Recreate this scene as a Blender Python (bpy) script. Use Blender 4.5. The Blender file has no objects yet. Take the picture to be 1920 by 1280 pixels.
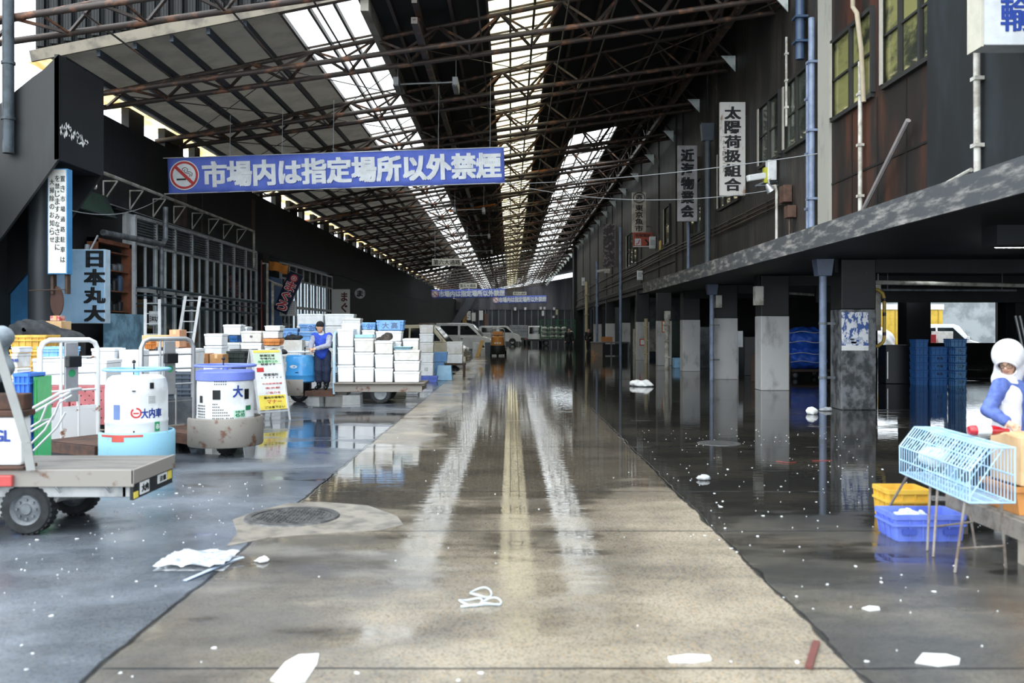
import bpy, bmesh, math, random
import numpy as np
from mathutils import Vector, Matrix
random.seed(7)
PI = math.pi
scene = bpy.context.scene
COL = scene.collection

# ---------------------------------------------------------------- camera
FPX, CX, CY, EYE = 1700.0, 957.0, 615.0, 1.65     # focal length, optical axis (pixels of 1920x1280), eye height
cam_d = bpy.data.cameras.new('camera')
cam_d.sensor_width = 36.0
cam_d.lens = FPX / 1920 * 36.0
cam_d.shift_x = (960 - CX) / 1920
cam_d.shift_y = -(640 - CY) / 1920
cam_d.clip_end = 600
cam_d.dof.use_dof = True
cam_d.dof.focus_distance = 24.0
cam_d.dof.aperture_fstop = 2.0
cam = bpy.data.objects.new('camera', cam_d)
cam.location = (0, 0, EYE)
cam.rotation_euler = (PI/2, 0, 0)
COL.objects.link(cam)
scene.camera = cam

# ---------------------------------------------------------------- sky and exposure
world = bpy.data.worlds.new('overcast_sky')
scene.world = world
world.use_nodes = True
_bg = world.node_tree.nodes['Background']
_bg.inputs[0].default_value = (0.86, 0.94, 1.0, 1)
_bg.inputs[1].default_value = 1.0
vs = scene.view_settings
vs.view_transform = 'Standard'
vs.look = 'None'
vs.exposure = 1.7
vs.gamma = 1.0
vs.use_curve_mapping = False
_sun = bpy.data.lights.new('sun', 'SUN')
_sun.energy = 0.55
_sun.angle = math.radians(60)
_sun.color = (1.0, 0.97, 0.92)
sun = bpy.data.objects.new('sun', _sun)
sun.rotation_euler = (math.radians(48), 0, math.radians(-28))
sun.location = (0, 0, 60)
COL.objects.link(sun)

# ---------------------------------------------------------------- materials
def lin(h):
    h = h.lstrip('#')
    out = []
    for k in (0, 2, 4):
        c = int(h[k:k+2], 16) / 255
        out.append(c / 12.92 if c <= 0.04045 else ((c + 0.055) / 1.055) ** 2.4)
    return (*out, 1.0)

class NT:
    """small helper around a node tree"""
    def __init__(s, name):
        s.m = bpy.data.materials.new(name)
        s.m.use_nodes = True
        s.t = s.m.node_tree
        s.b = s.t.nodes['Principled BSDF']
        s.out = s.t.nodes['Material Output']
    def n(s, ty, **kw):
        d = s.t.nodes.new(ty)
        for k, v in kw.items(): setattr(d, k, v)
        return d
    def set(s, sock, v):
        if hasattr(v, 'is_output') or isinstance(v, bpy.types.NodeSocket): s.t.links.new(v, sock)
        else: sock.default_value = v
    def math(s, op, a, b=0.0, c=None, clamp=False):
        d = s.n('ShaderNodeMath', operation=op, use_clamp=clamp)
        s.set(d.inputs[0], a); s.set(d.inputs[1], b)
        if c is not None: s.set(d.inputs[2], c)
        return d.outputs[0]
    def mix(s, f, a, b):
        d = s.n('ShaderNodeMix', data_type='RGBA')
        s.set(d.inputs[0], f); s.set(d.inputs[6], a); s.set(d.inputs[7], b)
        return d.outputs[2]
    def mixf(s, f, a, b):
        d = s.n('ShaderNodeMix', data_type='FLOAT')
        s.set(d.inputs[0], f); s.set(d.inputs[2], a); s.set(d.inputs[3], b)
        return d.outputs[0]
    def coords(s, scale=(1, 1, 1), kind='Object'):
        if kind == 'Position': src = s.n('ShaderNodeNewGeometry').outputs['Position']
        else: src = s.n('ShaderNodeTexCoord').outputs[kind]
        mp = s.n('ShaderNodeMapping')
        s.t.links.new(src, mp.inputs[0])
        mp.inputs['Scale'].default_value = scale
        return mp.outputs[0]
    def noise(s, vec, scale, detail=3.0, rough=0.55, dist=0.0):
        d = s.n('ShaderNodeTexNoise')
        s.t.links.new(vec, d.inputs['Vector'])
        d.inputs['Scale'].default_value = scale; d.inputs['Detail'].default_value = detail
        d.inputs['Roughness'].default_value = rough; d.inputs['Distortion'].default_value = dist
        return d.outputs[0]
    def step(s, v, lo, hi):
        d = s.n('ShaderNodeMapRange', interpolation_type='SMOOTHSTEP')
        s.set(d.inputs[0], v); s.set(d.inputs[1], lo); s.set(d.inputs[2], hi)
        d.inputs[3].default_value = 0; d.inputs[4].default_value = 1
        return d.outputs[0]
    def bump(s, h, strength=0.3, dist=0.02):
        d = s.n('ShaderNodeBump')
        s.set(d.inputs['Height'], h); d.inputs['Strength'].default_value = strength; d.inputs['Distance'].default_value = dist
        s.t.links.new(d.outputs[0], s.b.inputs['Normal'])

MATS = {}
def M(name, c1, rough=0.6, metal=0.0, c2=None, scale=4.0, thr=(0.42, 0.62), stretch=(1, 1, 1), bump=0.0, bscale=40.0, ribs=None, spec=0.5, coat=0.0, trans=0.0):
    """a worn surface: two colours mixed by a noise, optional grain or ribs"""
    if name in MATS: return MATS[name]
    t = NT(name)
    b = t.b
    b.inputs['Roughness'].default_value = rough
    b.inputs['Metallic'].default_value = metal
    b.inputs['Specular IOR Level'].default_value = spec
    b.inputs['Coat Weight'].default_value = coat
    b.inputs['Transmission Weight'].default_value = trans
    vec = t.coords(stretch)
    nz = t.noise(vec, scale, 5, 0.62)
    if c2 is None:
        l = lin(c1); d = tuple(x * 0.82 for x in l[:3]) + (1,)
        t.set(b.inputs['Base Color'], t.mix(t.step(nz, 0.35, 0.7), l, d))
    else:
        t.set(b.inputs['Base Color'], t.mix(t.step(nz, *thr), lin(c1), lin(c2)))
    if ribs:
        axis, freq, st = ribs
        w = t.n('ShaderNodeTexWave', bands_direction=axis)
        t.t.links.new(t.coords((1, 1, 1)), w.inputs[0])
        w.inputs['Scale'].default_value = freq
        t.bump(w.outputs[1], st, 0.03)
    elif bump:
        t.bump(t.noise(t.coords((1, 1, 1)), bscale, 3), bump, 0.01)
    MATS[name] = t.m
    return t.m

def glass_mat(name, tint, gloss=0.12, rough=0.03):
    t = NT(name)
    tr = t.n('ShaderNodeBsdfTransparent'); tr.inputs[0].default_value = tint
    gl = t.n('ShaderNodeBsdfGlossy'); gl.inputs['Roughness'].default_value = rough
    lw = t.n('ShaderNodeLayerWeight'); lw.inputs[0].default_value = 0.5
    fr = t.math('MULTIPLY', t.math('POWER', lw.outputs['Facing'], 4.0), 0.45)
    mx = t.n('ShaderNodeMixShader')
    t.t.links.new(t.math('ADD', fr, gloss, clamp=True), mx.inputs[0])
    t.t.links.new(tr.outputs[0], mx.inputs[1]); t.t.links.new(gl.outputs[0], mx.inputs[2])
    t.t.links.new(mx.outputs[0], t.out.inputs[0])
    return t.m

def sheet_mat(name, hexc, clear):
    """translucent roofing sheet"""
    t = NT(name)
    nz = t.step(t.noise(t.coords((1, 0.25, 1)), 2.2, 5, 0.65), 0.38, 0.72)
    c = lin(hexc); d = (c[0]*0.72, c[1]*0.62, c[2]*0.42, 1)
    tl = t.n('ShaderNodeBsdfTranslucent'); t.set(tl.inputs[0], t.mix(nz, c, d))
    tr = t.n('ShaderNodeBsdfTransparent'); t.set(tr.inputs[0], (0.97, 0.98, 1, 1))
    mx = t.n('ShaderNodeMixShader'); mx.inputs[0].default_value = clear
    t.t.links.new(tl.outputs[0], mx.inputs[1]); t.t.links.new(tr.outputs[0], mx.inputs[2])
    t.t.links.new(mx.outputs[0], t.out.inputs[0])
    return t.m

def glow_mat(name, col, strength):
    t = NT(name)
    t.b.inputs['Base Color'].default_value = (0.9, 0.9, 0.9, 1)
    t.b.inputs['Emission Color'].default_value = col
    t.b.inputs['Emission Strength'].default_value = strength
    return t.m

def floor_mat():
    t = NT('wet_market_floor')
    pos = t.n('ShaderNodeNewGeometry').outputs['Position']
    sep = t.n('ShaderNodeSeparateXYZ'); t.t.links.new(pos, sep.inputs[0])
    X, Y = sep.outputs[0], sep.outputs[1]
    p1 = t.coords((1, 1, 1), 'Position')
    pst = t.coords((0.55, 1.0, 1), 'Position')
    wob = t.math('MULTIPLY', t.math('SUBTRACT', t.noise(p1, 1.6, 4), 0.5), 0.10)
    Xw = t.math('ADD', X, wob)
    lane = t.math('MULTIPLY', t.step(Xw, -2.02, -1.98), t.math('SUBTRACT', 1.0, t.step(Xw, 1.65, 1.69)))
    right = t.step(Xw, 1.65, 1.69)
    # lane concrete with exposed aggregate
    vo = t.n('ShaderNodeTexVoronoi'); t.t.links.new(p1, vo.inputs[0]); vo.inputs['Scale'].default_value = 95
    vcol = t.n('ShaderNodeSeparateColor'); t.t.links.new(vo.outputs['Color'], vcol.inputs[0])
    stone = t.step(vcol.outputs[0], 0.72, 0.80)
    stone2 = t.step(vcol.outputs[1], 0.86, 0.92)
    big = t.step(t.noise(p1, 0.9, 5, 0.6), 0.38, 0.66)
    fine = t.noise(p1, 55, 4, 0.7)
    conc = t.mix(big, lin('#aba08e'), lin('#857e73'))
    conc = t.mix(t.math('MULTIPLY', stone, 0.45), conc, lin('#3b3733'))
    conc = t.mix(t.math('MULTIPLY', stone2, 0.5), conc, lin('#b3956c'))
    conc = t.mix(t.step(fine, 0.5, 0.75), conc, lin('#7d7466'))
    grime = t.math('MULTIPLY', t.math('SUBTRACT', 1.0, t.step(t.math('ADD', X, t.math('MULTIPLY', t.math('SUBTRACT', t.noise(pst, 0.9, 5, 0.65), 0.5), 4.0)), -1.5, -0.3)), t.mixf(t.step(Y, 7.5, 10.5), 0.75, 0.0))
    conc = t.mix(grime, conc, t.mix(big, lin('#75736f'), lin('#56565a')))
    asL = t.mix(t.step(t.noise(p1, 1.1, 6, 0.65), 0.35, 0.7), lin('#777e88'), lin('#535a64'))
    asL = t.mix(t.math('MULTIPLY', stone2, 0.5), asL, lin('#7d7b76'))
    asL = t.mix(t.math('MULTIPLY', stone, 0.45), asL, lin('#3a4048'))
    asL = t.mix(t.math('MULTIPLY', t.step(fine, 0.5, 0.7), 0.35), asL, lin('#474d55'))
    rust = t.step(t.noise(pst, 2.3, 5, 0.7), 0.68, 0.74)
    asL = t.mix(t.math('MULTIPLY', rust, 0.7), asL, lin('#8f7a58'))
    asR = t.mix(t.step(t.noise(pst, 0.8, 6, 0.65), 0.40, 0.7), lin('#504f4c'), lin('#7b7468'))
    asR = t.mix(t.math('MULTIPLY', stone, 0.35), asR, lin('#25272a'))
    base = t.mix(right, asL, asR)
    base = t.mix(lane, base, conc)
    # joints between the slabs and along both edges of the lane
    def line(v, at, w):
        return t.math('SUBTRACT', 1.0, t.step(t.math('ABSOLUTE', t.math('SUBTRACT', v, at)), t.math('MULTIPLY', w, 0.5), w))
    jw = t.math('ADD', 0.014, t.math('MULTIPLY', t.step(t.noise(p1, 3.0, 3), 0.4, 0.7), 0.022))
    joints = t.math('MAXIMUM', line(Xw, -2.0, 0.022), line(Xw, 1.67, jw))
    Yw = t.math('ADD', Y, t.math('MULTIPLY', wob, 0.25))
    for y in (4.40, 7.38, 9.17, 12.6, 16.2, 20.7, 25.0, 30.0, 36.0):
        joints = t.math('MAXIMUM', joints, t.math('MULTIPLY', line(Yw, y, 0.013 + 0.0006 * y), t.step(Xw, -2.0, -1.95)))
    joints = t.math('MULTIPLY', joints, 0.85)
    base = t.mix(joints, base, lin('#15181a'))
    # wetness: standing water, damp film, nearly dry
    n1 = t.noise(pst, 0.42, 6, 0.6, 0.4)
    n2 = t.noise(t.coords((0.35, 1.0, 1), 'Position'), 1.9, 5, 0.6)
    n = t.math('ADD', t.math('MULTIPLY', n1, 0.65), t.math('MULTIPLY', n2, 0.35))
    far = t.step(Y, 7.2, 11.5)
    nearB = t.mixf(t.step(t.math('ADD', X, t.math('MULTIPLY', wob, 2.0)), 0.55, 1.25), -0.02, -0.15)
    nearB = t.math('SUBTRACT', nearB, t.math('MULTIPLY', t.math('SUBTRACT', 1.0, t.step(Y, 4.4, 5.6)), 0.07))
    laneB = t.mixf(far, nearB, 0.22)
    dryedge = t.math('SUBTRACT', 1.0, t.step(t.math('ADD', X, t.math('MULTIPLY', wob, 3.0)), -1.6, -0.7))
    laneB = t.math('SUBTRACT', laneB, t.math('MULTIPLY', t.math('MULTIPLY', dryedge, t.step(Y, 10.0, 15.0)), 0.36))
    rightB = t.mixf(t.step(Y, 5.2, 9.5), -0.065, 0.15)
    rightB = t.math('ADD', rightB, t.math('MULTIPLY', t.step(X, 2.3, 3.1), t.math('MULTIPLY', t.math('SUBTRACT', 1.0, t.step(Y, 6.0, 7.0)), 0.085)))
    leftB = t.mixf(t.step(Y, 9, 14), -0.06, 0.05)
    bias = t.mixf(right, leftB, rightB)
    bias = t.mixf(lane, bias, laneB)
    wv = t.math('ADD', n, bias)
    wet = t.step(wv, 0.50, 0.56)
    damp = t.step(wv, 0.34, 0.50)
    darken = t.mixf(wet, t.mixf(damp, 1.0, 0.64), 0.30)
    hsv = t.n('ShaderNodeHueSaturation'); t.set(hsv.inputs['Color'], base); t.set(hsv.inputs['Value'], darken)
    t.set(t.b.inputs['Base Color'], hsv.outputs[0])
    rg = t.mixf(wet, t.mixf(damp, t.mixf(lane, 0.40, 0.24), t.mixf(lane, 0.22, 0.055)), 0.022)
    t.set(t.b.inputs['Roughness'], rg)
    t.b.inputs['IOR'].default_value = 1.5
    # relief: grain where it is dry, small ripples where water stands
    rip = t.noise(t.coords((0.55, 2.4, 1), 'Position'), 4.0, 3, 0.5)
    grain = t.math('ADD', t.math('MULTIPLY', fine, 0.5), t.math('MULTIPLY', vo.outputs['Distance'], 0.8))
    hgt = t.mixf(wet, t.math('MULTIPLY', grain, t.mixf(damp, 0.003, t.mixf(lane, 0.0005, 0.00014))), t.math('MULTIPLY', rip, 0.0013))
    hgt = t.math('SUBTRACT', hgt, t.math('MULTIPLY', joints, 0.006))
    hgt = t.math('ADD', hgt, t.math('MULTIPLY', wet, -0.001))
    t.bump(hgt, 0.8, 1.0)
    return t.m

# ---------------------------------------------------------------- geometry helpers
class MB:
    def __init__(s): s.v = []; s.f = []; s.m = []
    def add(s, vs_, fs_, m=0):
        o = len(s.v)
        s.v += [tuple(p) for p in vs_]
        for f in fs_: s.f.append(tuple(i + o for i in f)); s.m.append(m)
        return s
    def box(s, c, d, rot=None, m=0, taper=1.0):
        """centre, full size; taper narrows the bottom"""
        vs_ = []
        for z in (-.5, .5):
            k = taper if z < 0 else 1.0
            for x, y in ((-.5, -.5), (.5, -.5), (.5, .5), (-.5, .5)):
                p = Vector((x * d[0] * k, y * d[1] * k, z * d[2]))
                if rot is not None: p = rot @ p
                vs_.append(p + Vector(c))
        return s.add(vs_, [(0,3,2,1), (4,5,6,7), (0,1,5,4), (1,2,6,5), (2,3,7,6), (3,0,4,7)], m)
    def bb(s, x0, x1, y0, y1, z0, z1, m=0): return s.box(((x0+x1)/2, (y0+y1)/2, (z0+z1)/2), (abs(x1-x0), abs(y1-y0), abs(z1-z0)), None, m)
    def beam(s, p, q, w, h, m=0, up=(0, 0, 1)):
        p, q = Vector(p), Vector(q); d = q - p; L = d.length
        if L < 1e-6: return s
        d.normalize(); u = Vector(up)
        if abs(d.dot(u)) > 0.98: u = Vector((0, 1, 0))
        x = d.cross(u).normalized(); z = x.cross(d).normalized()
        R = Matrix((x, d, z)).transposed()
        return s.box((p + q) / 2, (w, L, h), R, m)
    def tube(s, pts, r, n=8, m=0, closed=False, cap=True):
        pts = [Vector(p) for p in pts]; N = len(pts)
        rs = r if isinstance(r, (list, tuple)) else [r] * N
        vs_, fs_ = [], []
        prev = None
        for i, p in enumerate(pts):
            a = pts[(i - 1) % N] if (closed or i > 0) else p
            b = pts[(i + 1) % N] if (closed or i < N - 1) else p
            t = (b - a)
            t = t.normalized() if t.length > 1e-9 else Vector((0, 0, 1))
            if prev is None:
                u = Vector((0, 0, 1)) if abs(t.z) < 0.9 else Vector((1, 0, 0))
                u = t.cross(u).normalized()
            else:
                u = (prev - t * prev.dot(t))
                u = u.normalized() if u.length > 1e-6 else t.orthogonal().normalized()
            prev = u; w = t.cross(u)
            for k in range(n):
                a_ = 2 * PI * k / n
                vs_.append(p + (u * math.cos(a_) + w * math.sin(a_)) * rs[i])
        for i in range(N if closed else N - 1):
            j = (i + 1) % N
            for k in range(n):
                l = (k + 1) % n
                fs_.append((i*n+k, i*n+l, j*n+l, j*n+k))
        if cap and not closed:
            fs_.append(tuple(range(n))[::-1]); fs_.append(tuple((N-1)*n + k for k in range(n)))
        return s.add(vs_, fs_, m)
    def lathe(s, prof, n=24, c=(0, 0, 0), m=0, a0=0.0, a1=2*PI, axis='Z'):
        full = abs(a1 - a0 - 2*PI) < 1e-6
        K = n if full else n + 1
        vs_, fs_ = [], []
        for r, z in prof:
            for k in range(K):
                a = a0 + (a1 - a0) * k / n
                x, y = r * math.cos(a), r * math.sin(a)
                p = (x, y, z) if axis == 'Z' else ((x, z, y) if axis == 'Y' else (z, x, y))
                vs_.append((p[0]+c[0], p[1]+c[1], p[2]+c[2]))
        for i in range(len(prof) - 1):
            for k in range(K if full else K - 1):
                l = (k + 1) % K
                fs_.append((i*K+k, i*K+l, (i+1)*K+l, (i+1)*K+k))
        return s.add(vs_, fs_, m)
    def prism(s, poly, a0, a1, axis='Y', m=0, inset=None):
        """polygon (2-D) drawn out along an axis; inset(i) moves a corner in from each end"""
        n = len(poly); vs_ = []
        for e, a in ((0, a0), (1, a1)):
            for i, (p, q) in enumerate(poly):
                d = inset[i] if inset else 0
                aa = a + d if e == 0 else a - d
                vs_.append((p, aa, q) if axis == 'Y' else ((aa, p, q) if axis == 'X' else (p, q, aa)))
        fs_ = [tuple(range(n)), tuple(range(2*n-1, n-1, -1))]
        for i in range(n):
            j = (i + 1) % n
            fs_.append((i, n+i, n+j, j))
        return s.add(vs_, fs_, m)
    def text(s, txt, c, u, v, w, h, m=0, thick=0.004, bold=0.02, vertical=False, stretch=True):
        """lettering centred on c, reading along u with letter tops towards v, fitted into w x h"""
        c, u, v = Vector(c), Vector(u).normalized(), Vector(v).normalized(); nrm = u.cross(v)
        if vertical:
            cell = h / len(txt)
            for i, ch in enumerate(txt):
                if ch == ' ': continue
                cc = c + v * (h / 2 - cell * (i + .5))
                s.text(ch, cc, u, v, w, cell * 0.86, m, thick, bold)
            return s
        V, F = glyphs(txt, 0.006)
        if not V: return s
        xs = [p[0] for p in V]; ys = [p[1] for p in V]
        x0, x1, y0, y1 = min(xs), max(xs), min(ys), max(ys)
        sx, sy = w / max(x1 - x0, 1e-6), h / max(y1 - y0, 1e-6)
        if not stretch: sx = sy = min(sx, sy)
        if len(txt) == 1:
            k = min(sx, sy); sx = min(sx, k * 1.25); sy = min(sy, k * 1.25)
        b = bold
        sh = [(0, 0)] if b < .012 else ([(-b, 0), (b, 0)] if b < .022 else [(-b, -b * .6), (b, -b * .6), (-b, b * .6), (b, b * .6)])
        for k, (dx, dy) in enumerate(sh):
            s.add([c + u * ((p[0] + dx - (x0+x1)/2) * sx) + v * ((p[1] + dy - (y0+y1)/2) * sy) + nrm * (thick * (0.15 + 0.85 * (p[2] > 0) * (1 + .12 * k)) - thick * .05 * k) for p in V], F, m)
        return s
    def build(s, name, mats, parent=None, smooth=None, bevel=0.0, loc=None):
        me = bpy.data.meshes.new(name)
        V = s.v
        o = bpy.data.objects.new(name, me)
        if parent is None:
            if loc is None:
                a = np.array(V); lo, hi = a.min(0), a.max(0)
                loc = ((lo[0]+hi[0])/2, (lo[1]+hi[1])/2, lo[2])
            V = [(p[0]-loc[0], p[1]-loc[1], p[2]-loc[2]) for p in V]
            o.location = loc
        else:
            o.parent = parent
        me.from_pydata(V, [], s.f)
        for mt in (mats if isinstance(mats, (list, tuple)) else [mats]): me.materials.append(mt)
        me.polygons.foreach_set('material_index', s.m)
        bm = bmesh.new(); bm.from_mesh(me)
        bmesh.ops.recalc_face_normals(bm, faces=bm.faces)
        bm.to_mesh(me); bm.free()
        if smooth is not None:
            me.polygons.foreach_set('use_smooth', [True] * len(me.polygons))
            me.set_sharp_from_angle(angle=math.radians(smooth))
        if bevel:
            b = o.modifiers.new('edge', 'BEVEL'); b.width = bevel; b.segments = 2; b.limit_method = 'ANGLE'
        me.update()
        COL.objects.link(o)
        return o

_G = {}
def glyphs(txt, bold):
    key = (txt, bold)
    if key not in _G:
        c = bpy.data.curves.new('lettering', 'FONT'); c.body = txt; c.extrude = 0.01; c.offset = bold; c.resolution_u = 3
        o = bpy.data.objects.new('lettering', c); COL.objects.link(o)
        dg = bpy.context.evaluated_depsgraph_get(); dg.update()
        me = bpy.data.meshes.new_from_object(o.evaluated_get(dg))
        _G[key] = ([v.co[:] for v in me.vertices], [tuple(p.vertices) for p in me.polygons])
        bpy.data.objects.remove(o); bpy.data.curves.remove(c); bpy.data.meshes.remove(me)
    return _G[key]

# implicit surfaces: rounded limbs and lumps melted into one continuous skin
class Blob:
    def __init__(s): s.p = []
    def cap(s, a, b, ra, rb=None, k=0.03): s.p.append(('c', np.array(a, float), np.array(b, float), ra, ra if rb is None else rb, k)); return s
    def ell(s, c, r, k=0.03, rot=None):
        R = np.eye(3) if rot is None else np.array(rot.to_3x3())
        s.p.append(('e', np.array(c, float), np.array(r, float), R, None, k)); return s
    def cut(s, c, r, k=0.01): s.p.append(('x', np.array(c, float), np.array(r, float), None, None, k)); return s
    def plane(s, c, n, k=0.005): s.p.append(('h', np.array(c, float), np.array(n, float) / np.linalg.norm(n), None, None, k)); return s
    def f(s, P, planes=1):
        D = None
        for ty, a, b, ra, rb, k in s.p:
            if ty == 'c':
                ab = b - a; L = max(ab @ ab, 1e-12)
                t = np.clip(((P - a) @ ab) / L, 0, 1)
                d = np.linalg.norm(P - a - t[:, None] * ab, axis=1) - (ra + (rb - ra) * t)
            elif ty in 'ex':
                q = P - a
                if ty == 'e': q = q @ ra
                q = q / b; l = np.linalg.norm(q, axis=1)
                d = (l - 1) * l * b.min() * 1.0 / np.maximum(l, 0.6)
            else:
                d = (P - a) @ b
            if D is None: D = d; continue
            if planes == 0 and ty == 'h': continue
            if ty in 'ce':
                h = np.clip(0.5 + 0.5 * (D - d) / k, 0, 1)
                D = D * (1 - h) + d * h - k * h * (1 - h)
            elif ty == 'x':
                D = np.maximum(D, -d)
            else:
                D = np.maximum(D, d)
        return D
    def mesh(s, res, pad=0.05, wob=0.0, wscale=6.0):
        lo = np.full(3, 1e9); hi = np.full(3, -1e9)
        for ty, a, b, ra, rb, k in s.p:
            if ty == 'c':
                r = max(ra, rb); lo = np.minimum(lo, np.minimum(a, b) - r); hi = np.maximum(hi, np.maximum(a, b) + r)
            elif ty == 'e':
                r = b.max() if not np.allclose(ra, np.eye(3)) else b
                lo = np.minimum(lo, a - r); hi = np.maximum(hi, a + r)
        lo = lo - pad; hi = hi + pad
        n = np.maximum(np.ceil((hi - lo) / res).astype(int) + 1, 3)
        g = np.stack(np.meshgrid(*[lo[i] + np.arange(n[i]) * res for i in range(3)], indexing='ij'), -1).reshape(-1, 3)
        F = s.f(g, 0)
        if wob:
            q = g * wscale
            F = F + wob * (np.sin(q[:, 0]*1.7 + 2.1*np.sin(q[:, 1]*.9)) * np.sin(q[:, 1]*2.3 + q[:, 2]) + .5*np.sin(q[:, 2]*3.1 + q[:, 0]*2.7))
        for ty, a, b, ra, rb, k in s.p:
            if ty == 'h': F = np.maximum(F, (g - a) @ b)
        return surfnet(F.reshape(n), lo, res)
    def into(s, mb, res, m=0, **kw):
        V, Fc = s.mesh(res, **kw); return mb.add(V, Fc, m)

def surfnet(F, lo, res):
    ins = F < 0
    nx, ny, nz = F.shape
    acc = np.zeros((nx-1, ny-1, nz-1, 3)); cnt = np.zeros((nx-1, ny-1, nz-1))
    for ax in range(3):
        o1, o2 = [a for a in range(3) if a != ax]
        for da in (0, 1):
            for db in (0, 1):
                sl0 = [slice(0, -1)] * 3; sl1 = [slice(0, -1)] * 3
                sl1[ax] = slice(1, None)
                for o, d in ((o1, da), (o2, db)):
                    sl0[o] = sl1[o] = slice(d, F.shape[o] - 1 + d)
                a, b = F[tuple(sl0)], F[tuple(sl1)]
                cr = (a < 0) != (b < 0)
                t = np.where(cr, a / np.where(np.abs(a - b) < 1e-12, 1e-12, a - b), 0)
                p = np.zeros(a.shape + (3,)); p[..., ax] = t; p[..., o1] = da; p[..., o2] = db
                acc += p * cr[..., None]; cnt += cr
    act = cnt > 0
    idx = -np.ones(act.shape, int); idx[act] = np.arange(act.sum())
    cell = np.argwhere(act)
    V = lo + (cell + acc[act] / cnt[act][:, None]) * res
    faces = []
    for ax in range(3):
        o1, o2 = (ax + 1) % 3, (ax + 2) % 3
        sl0 = [slice(None)] * 3; sl1 = [slice(None)] * 3
        sl0[ax] = slice(0, -1); sl1[ax] = slice(1, None)
        a, b = ins[tuple(sl0)], ins[tuple(sl1)]
        e = np.argwhere(a != b)
        for c in e:
            if c[o1] < 1 or c[o2] < 1 or c[o1] >= F.shape[o1]-1 or c[o2] >= F.shape[o2]-1: continue
            q = []
            for d1, d2 in ((-1, -1), (0, -1), (0, 0), (-1, 0)):
                k = c.copy(); k[o1] += d1; k[o2] += d2
                q.append(int(idx[tuple(k)]))
            if min(q) < 0: continue
            faces.append(tuple(q) if a[tuple(c)] else tuple(q[::-1]))
    return V, faces

# ---------------------------------------------------------------- naming helpers
def tag(o, label=None, cat=None, group=None, kind=None):
    if label: o['label'] = label
    if cat: o['category'] = cat
    if group: o['group'] = group
    if kind: o['kind'] = kind
    return o
def thing(name, label, cat, loc=(0, 0, 0), rotz=0.0, group=None):
    o = bpy.data.objects.new(name, None); COL.objects.link(o)
    o.empty_display_size = 0.1
    o.location = loc; o.rotation_euler = (0, 0, rotz)
    return tag(o, label, cat, group)
def struct(o, label=None, cat=None): return tag(o, label, cat, None, 'structure')
KIDS = {}
def copy_tree(o, loc=None, rotz=None, label=None, group=None):
    kids = {}
    for c in bpy.data.objects:
        if c.parent is not None: kids.setdefault(c.parent.name, []).append(c)
    def rec(src, par):
        c = src.copy(); COL.objects.link(c)
        if par is not None: c.parent = par
        for k in kids.get(src.name, []): rec(k, c)
        return c
    r = rec(o, None)
    if loc is not None: r.location = loc
    if rotz is not None: r.rotation_euler = (0, 0, rotz)
    if label: r['label'] = label
    if group: r['group'] = group
    return r
def gx(px, Y): return (px - CX) / FPX * Y        # metres across, for a point Y metres away
def gz(py, Y): return EYE - (py - CY) / FPX * Y  # metres up
def ORD(i, n):
    w = ['bottom one', 'second up', 'third up', 'fourth up', 'fifth up', 'sixth up', 'seventh up']
    return 'only one' if n == 1 else ('topmost' if i == n - 1 else w[i])
NTH = ['first', 'second', 'third', 'fourth', 'fifth', 'sixth', 'seventh', 'eighth', 'ninth', 'tenth', 'eleventh', 'twelfth', 'thirteenth', 'fourteenth', 'fifteenth', 'sixteenth', 'seventeenth', 'eighteenth', 'nineteenth', 'twentieth', 'twenty-first', 'twenty-second', 'twenty-third', 'twenty-fourth', 'twenty-fifth', 'twenty-sixth', 'twenty-seventh', 'twenty-eighth', 'twenty-ninth', 'thirtieth', 'thirty-first']

# ---------------------------------------------------------------- palette
black_wall = M('sooty_sheet_wall', '#101417', 0.62, 0, '#211f1f', 1.2, (0.45, 0.7), (1, 1, 0.25), ribs=('Y', 6.0, 0.5))
black_step = M('sooty_sheet_step', '#090c0e', 0.6, 0, '#12171a', 1.2, (0.45, 0.7), (1, 1, 0.25), ribs=('X', 5.0, 0.9))
dark_roof = M('dark_roof_sheet', '#080c0f', 0.7, 0, '#0f1417', 0.8, ribs=('Y', 8.0, 0.3))
grey_roof = M('grey_roof_sheet', '#b3ada2', 0.6, 0, '#8d877d', 0.9, ribs=('Y', 9.0, 0.5))
_t = grey_roof.node_tree                              # translucency added to lighten the sheet's dim underside
_tl = _t.nodes.new('ShaderNodeBsdfTranslucent'); _tl.inputs[0].default_value = (0.75, 0.72, 0.66, 1)
_mx = _t.nodes.new('ShaderNodeMixShader'); _mx.inputs[0].default_value = 0.20
_t.links.new(_t.nodes['Principled BSDF'].outputs[0], _mx.inputs[1]); _t.links.new(_tl.outputs[0], _mx.inputs[2]); _t.links.new(_mx.outputs[0], _t.nodes['Material Output'].inputs[0])
truss_m = M('rusty_truss_steel', '#3d342f', 0.5, 0.1, '#875c43', 2.2, (0.52, 0.68), (1, 1, 1))
truss_far = M('dark_truss_steel', '#3e3733', 0.5, 0.1, '#6b4d3a', 1.6, (0.52, 0.7))
purlin_m = M('purlin_steel', '#3c4650', 0.5, 0.2)
concrete_grey = M('grey_painted_concrete', '#b9babb', 0.62, 0, '#8a8a88', 2.4, (0.5, 0.75), (1, 1, 0.5), bump=0.15)
concrete_dirty = M('dirty_concrete', '#73767a', 0.6, 0, '#34383b', 5.5, (0.40, 0.62), (1, 1, 0.7), bump=0.25)
concrete_black = M('black_painted_concrete', '#0b0f12', 0.5, 0, '#4b5154', 3.5, (0.64, 0.72), (1, 1, 0.35), bump=0.15)
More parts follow.
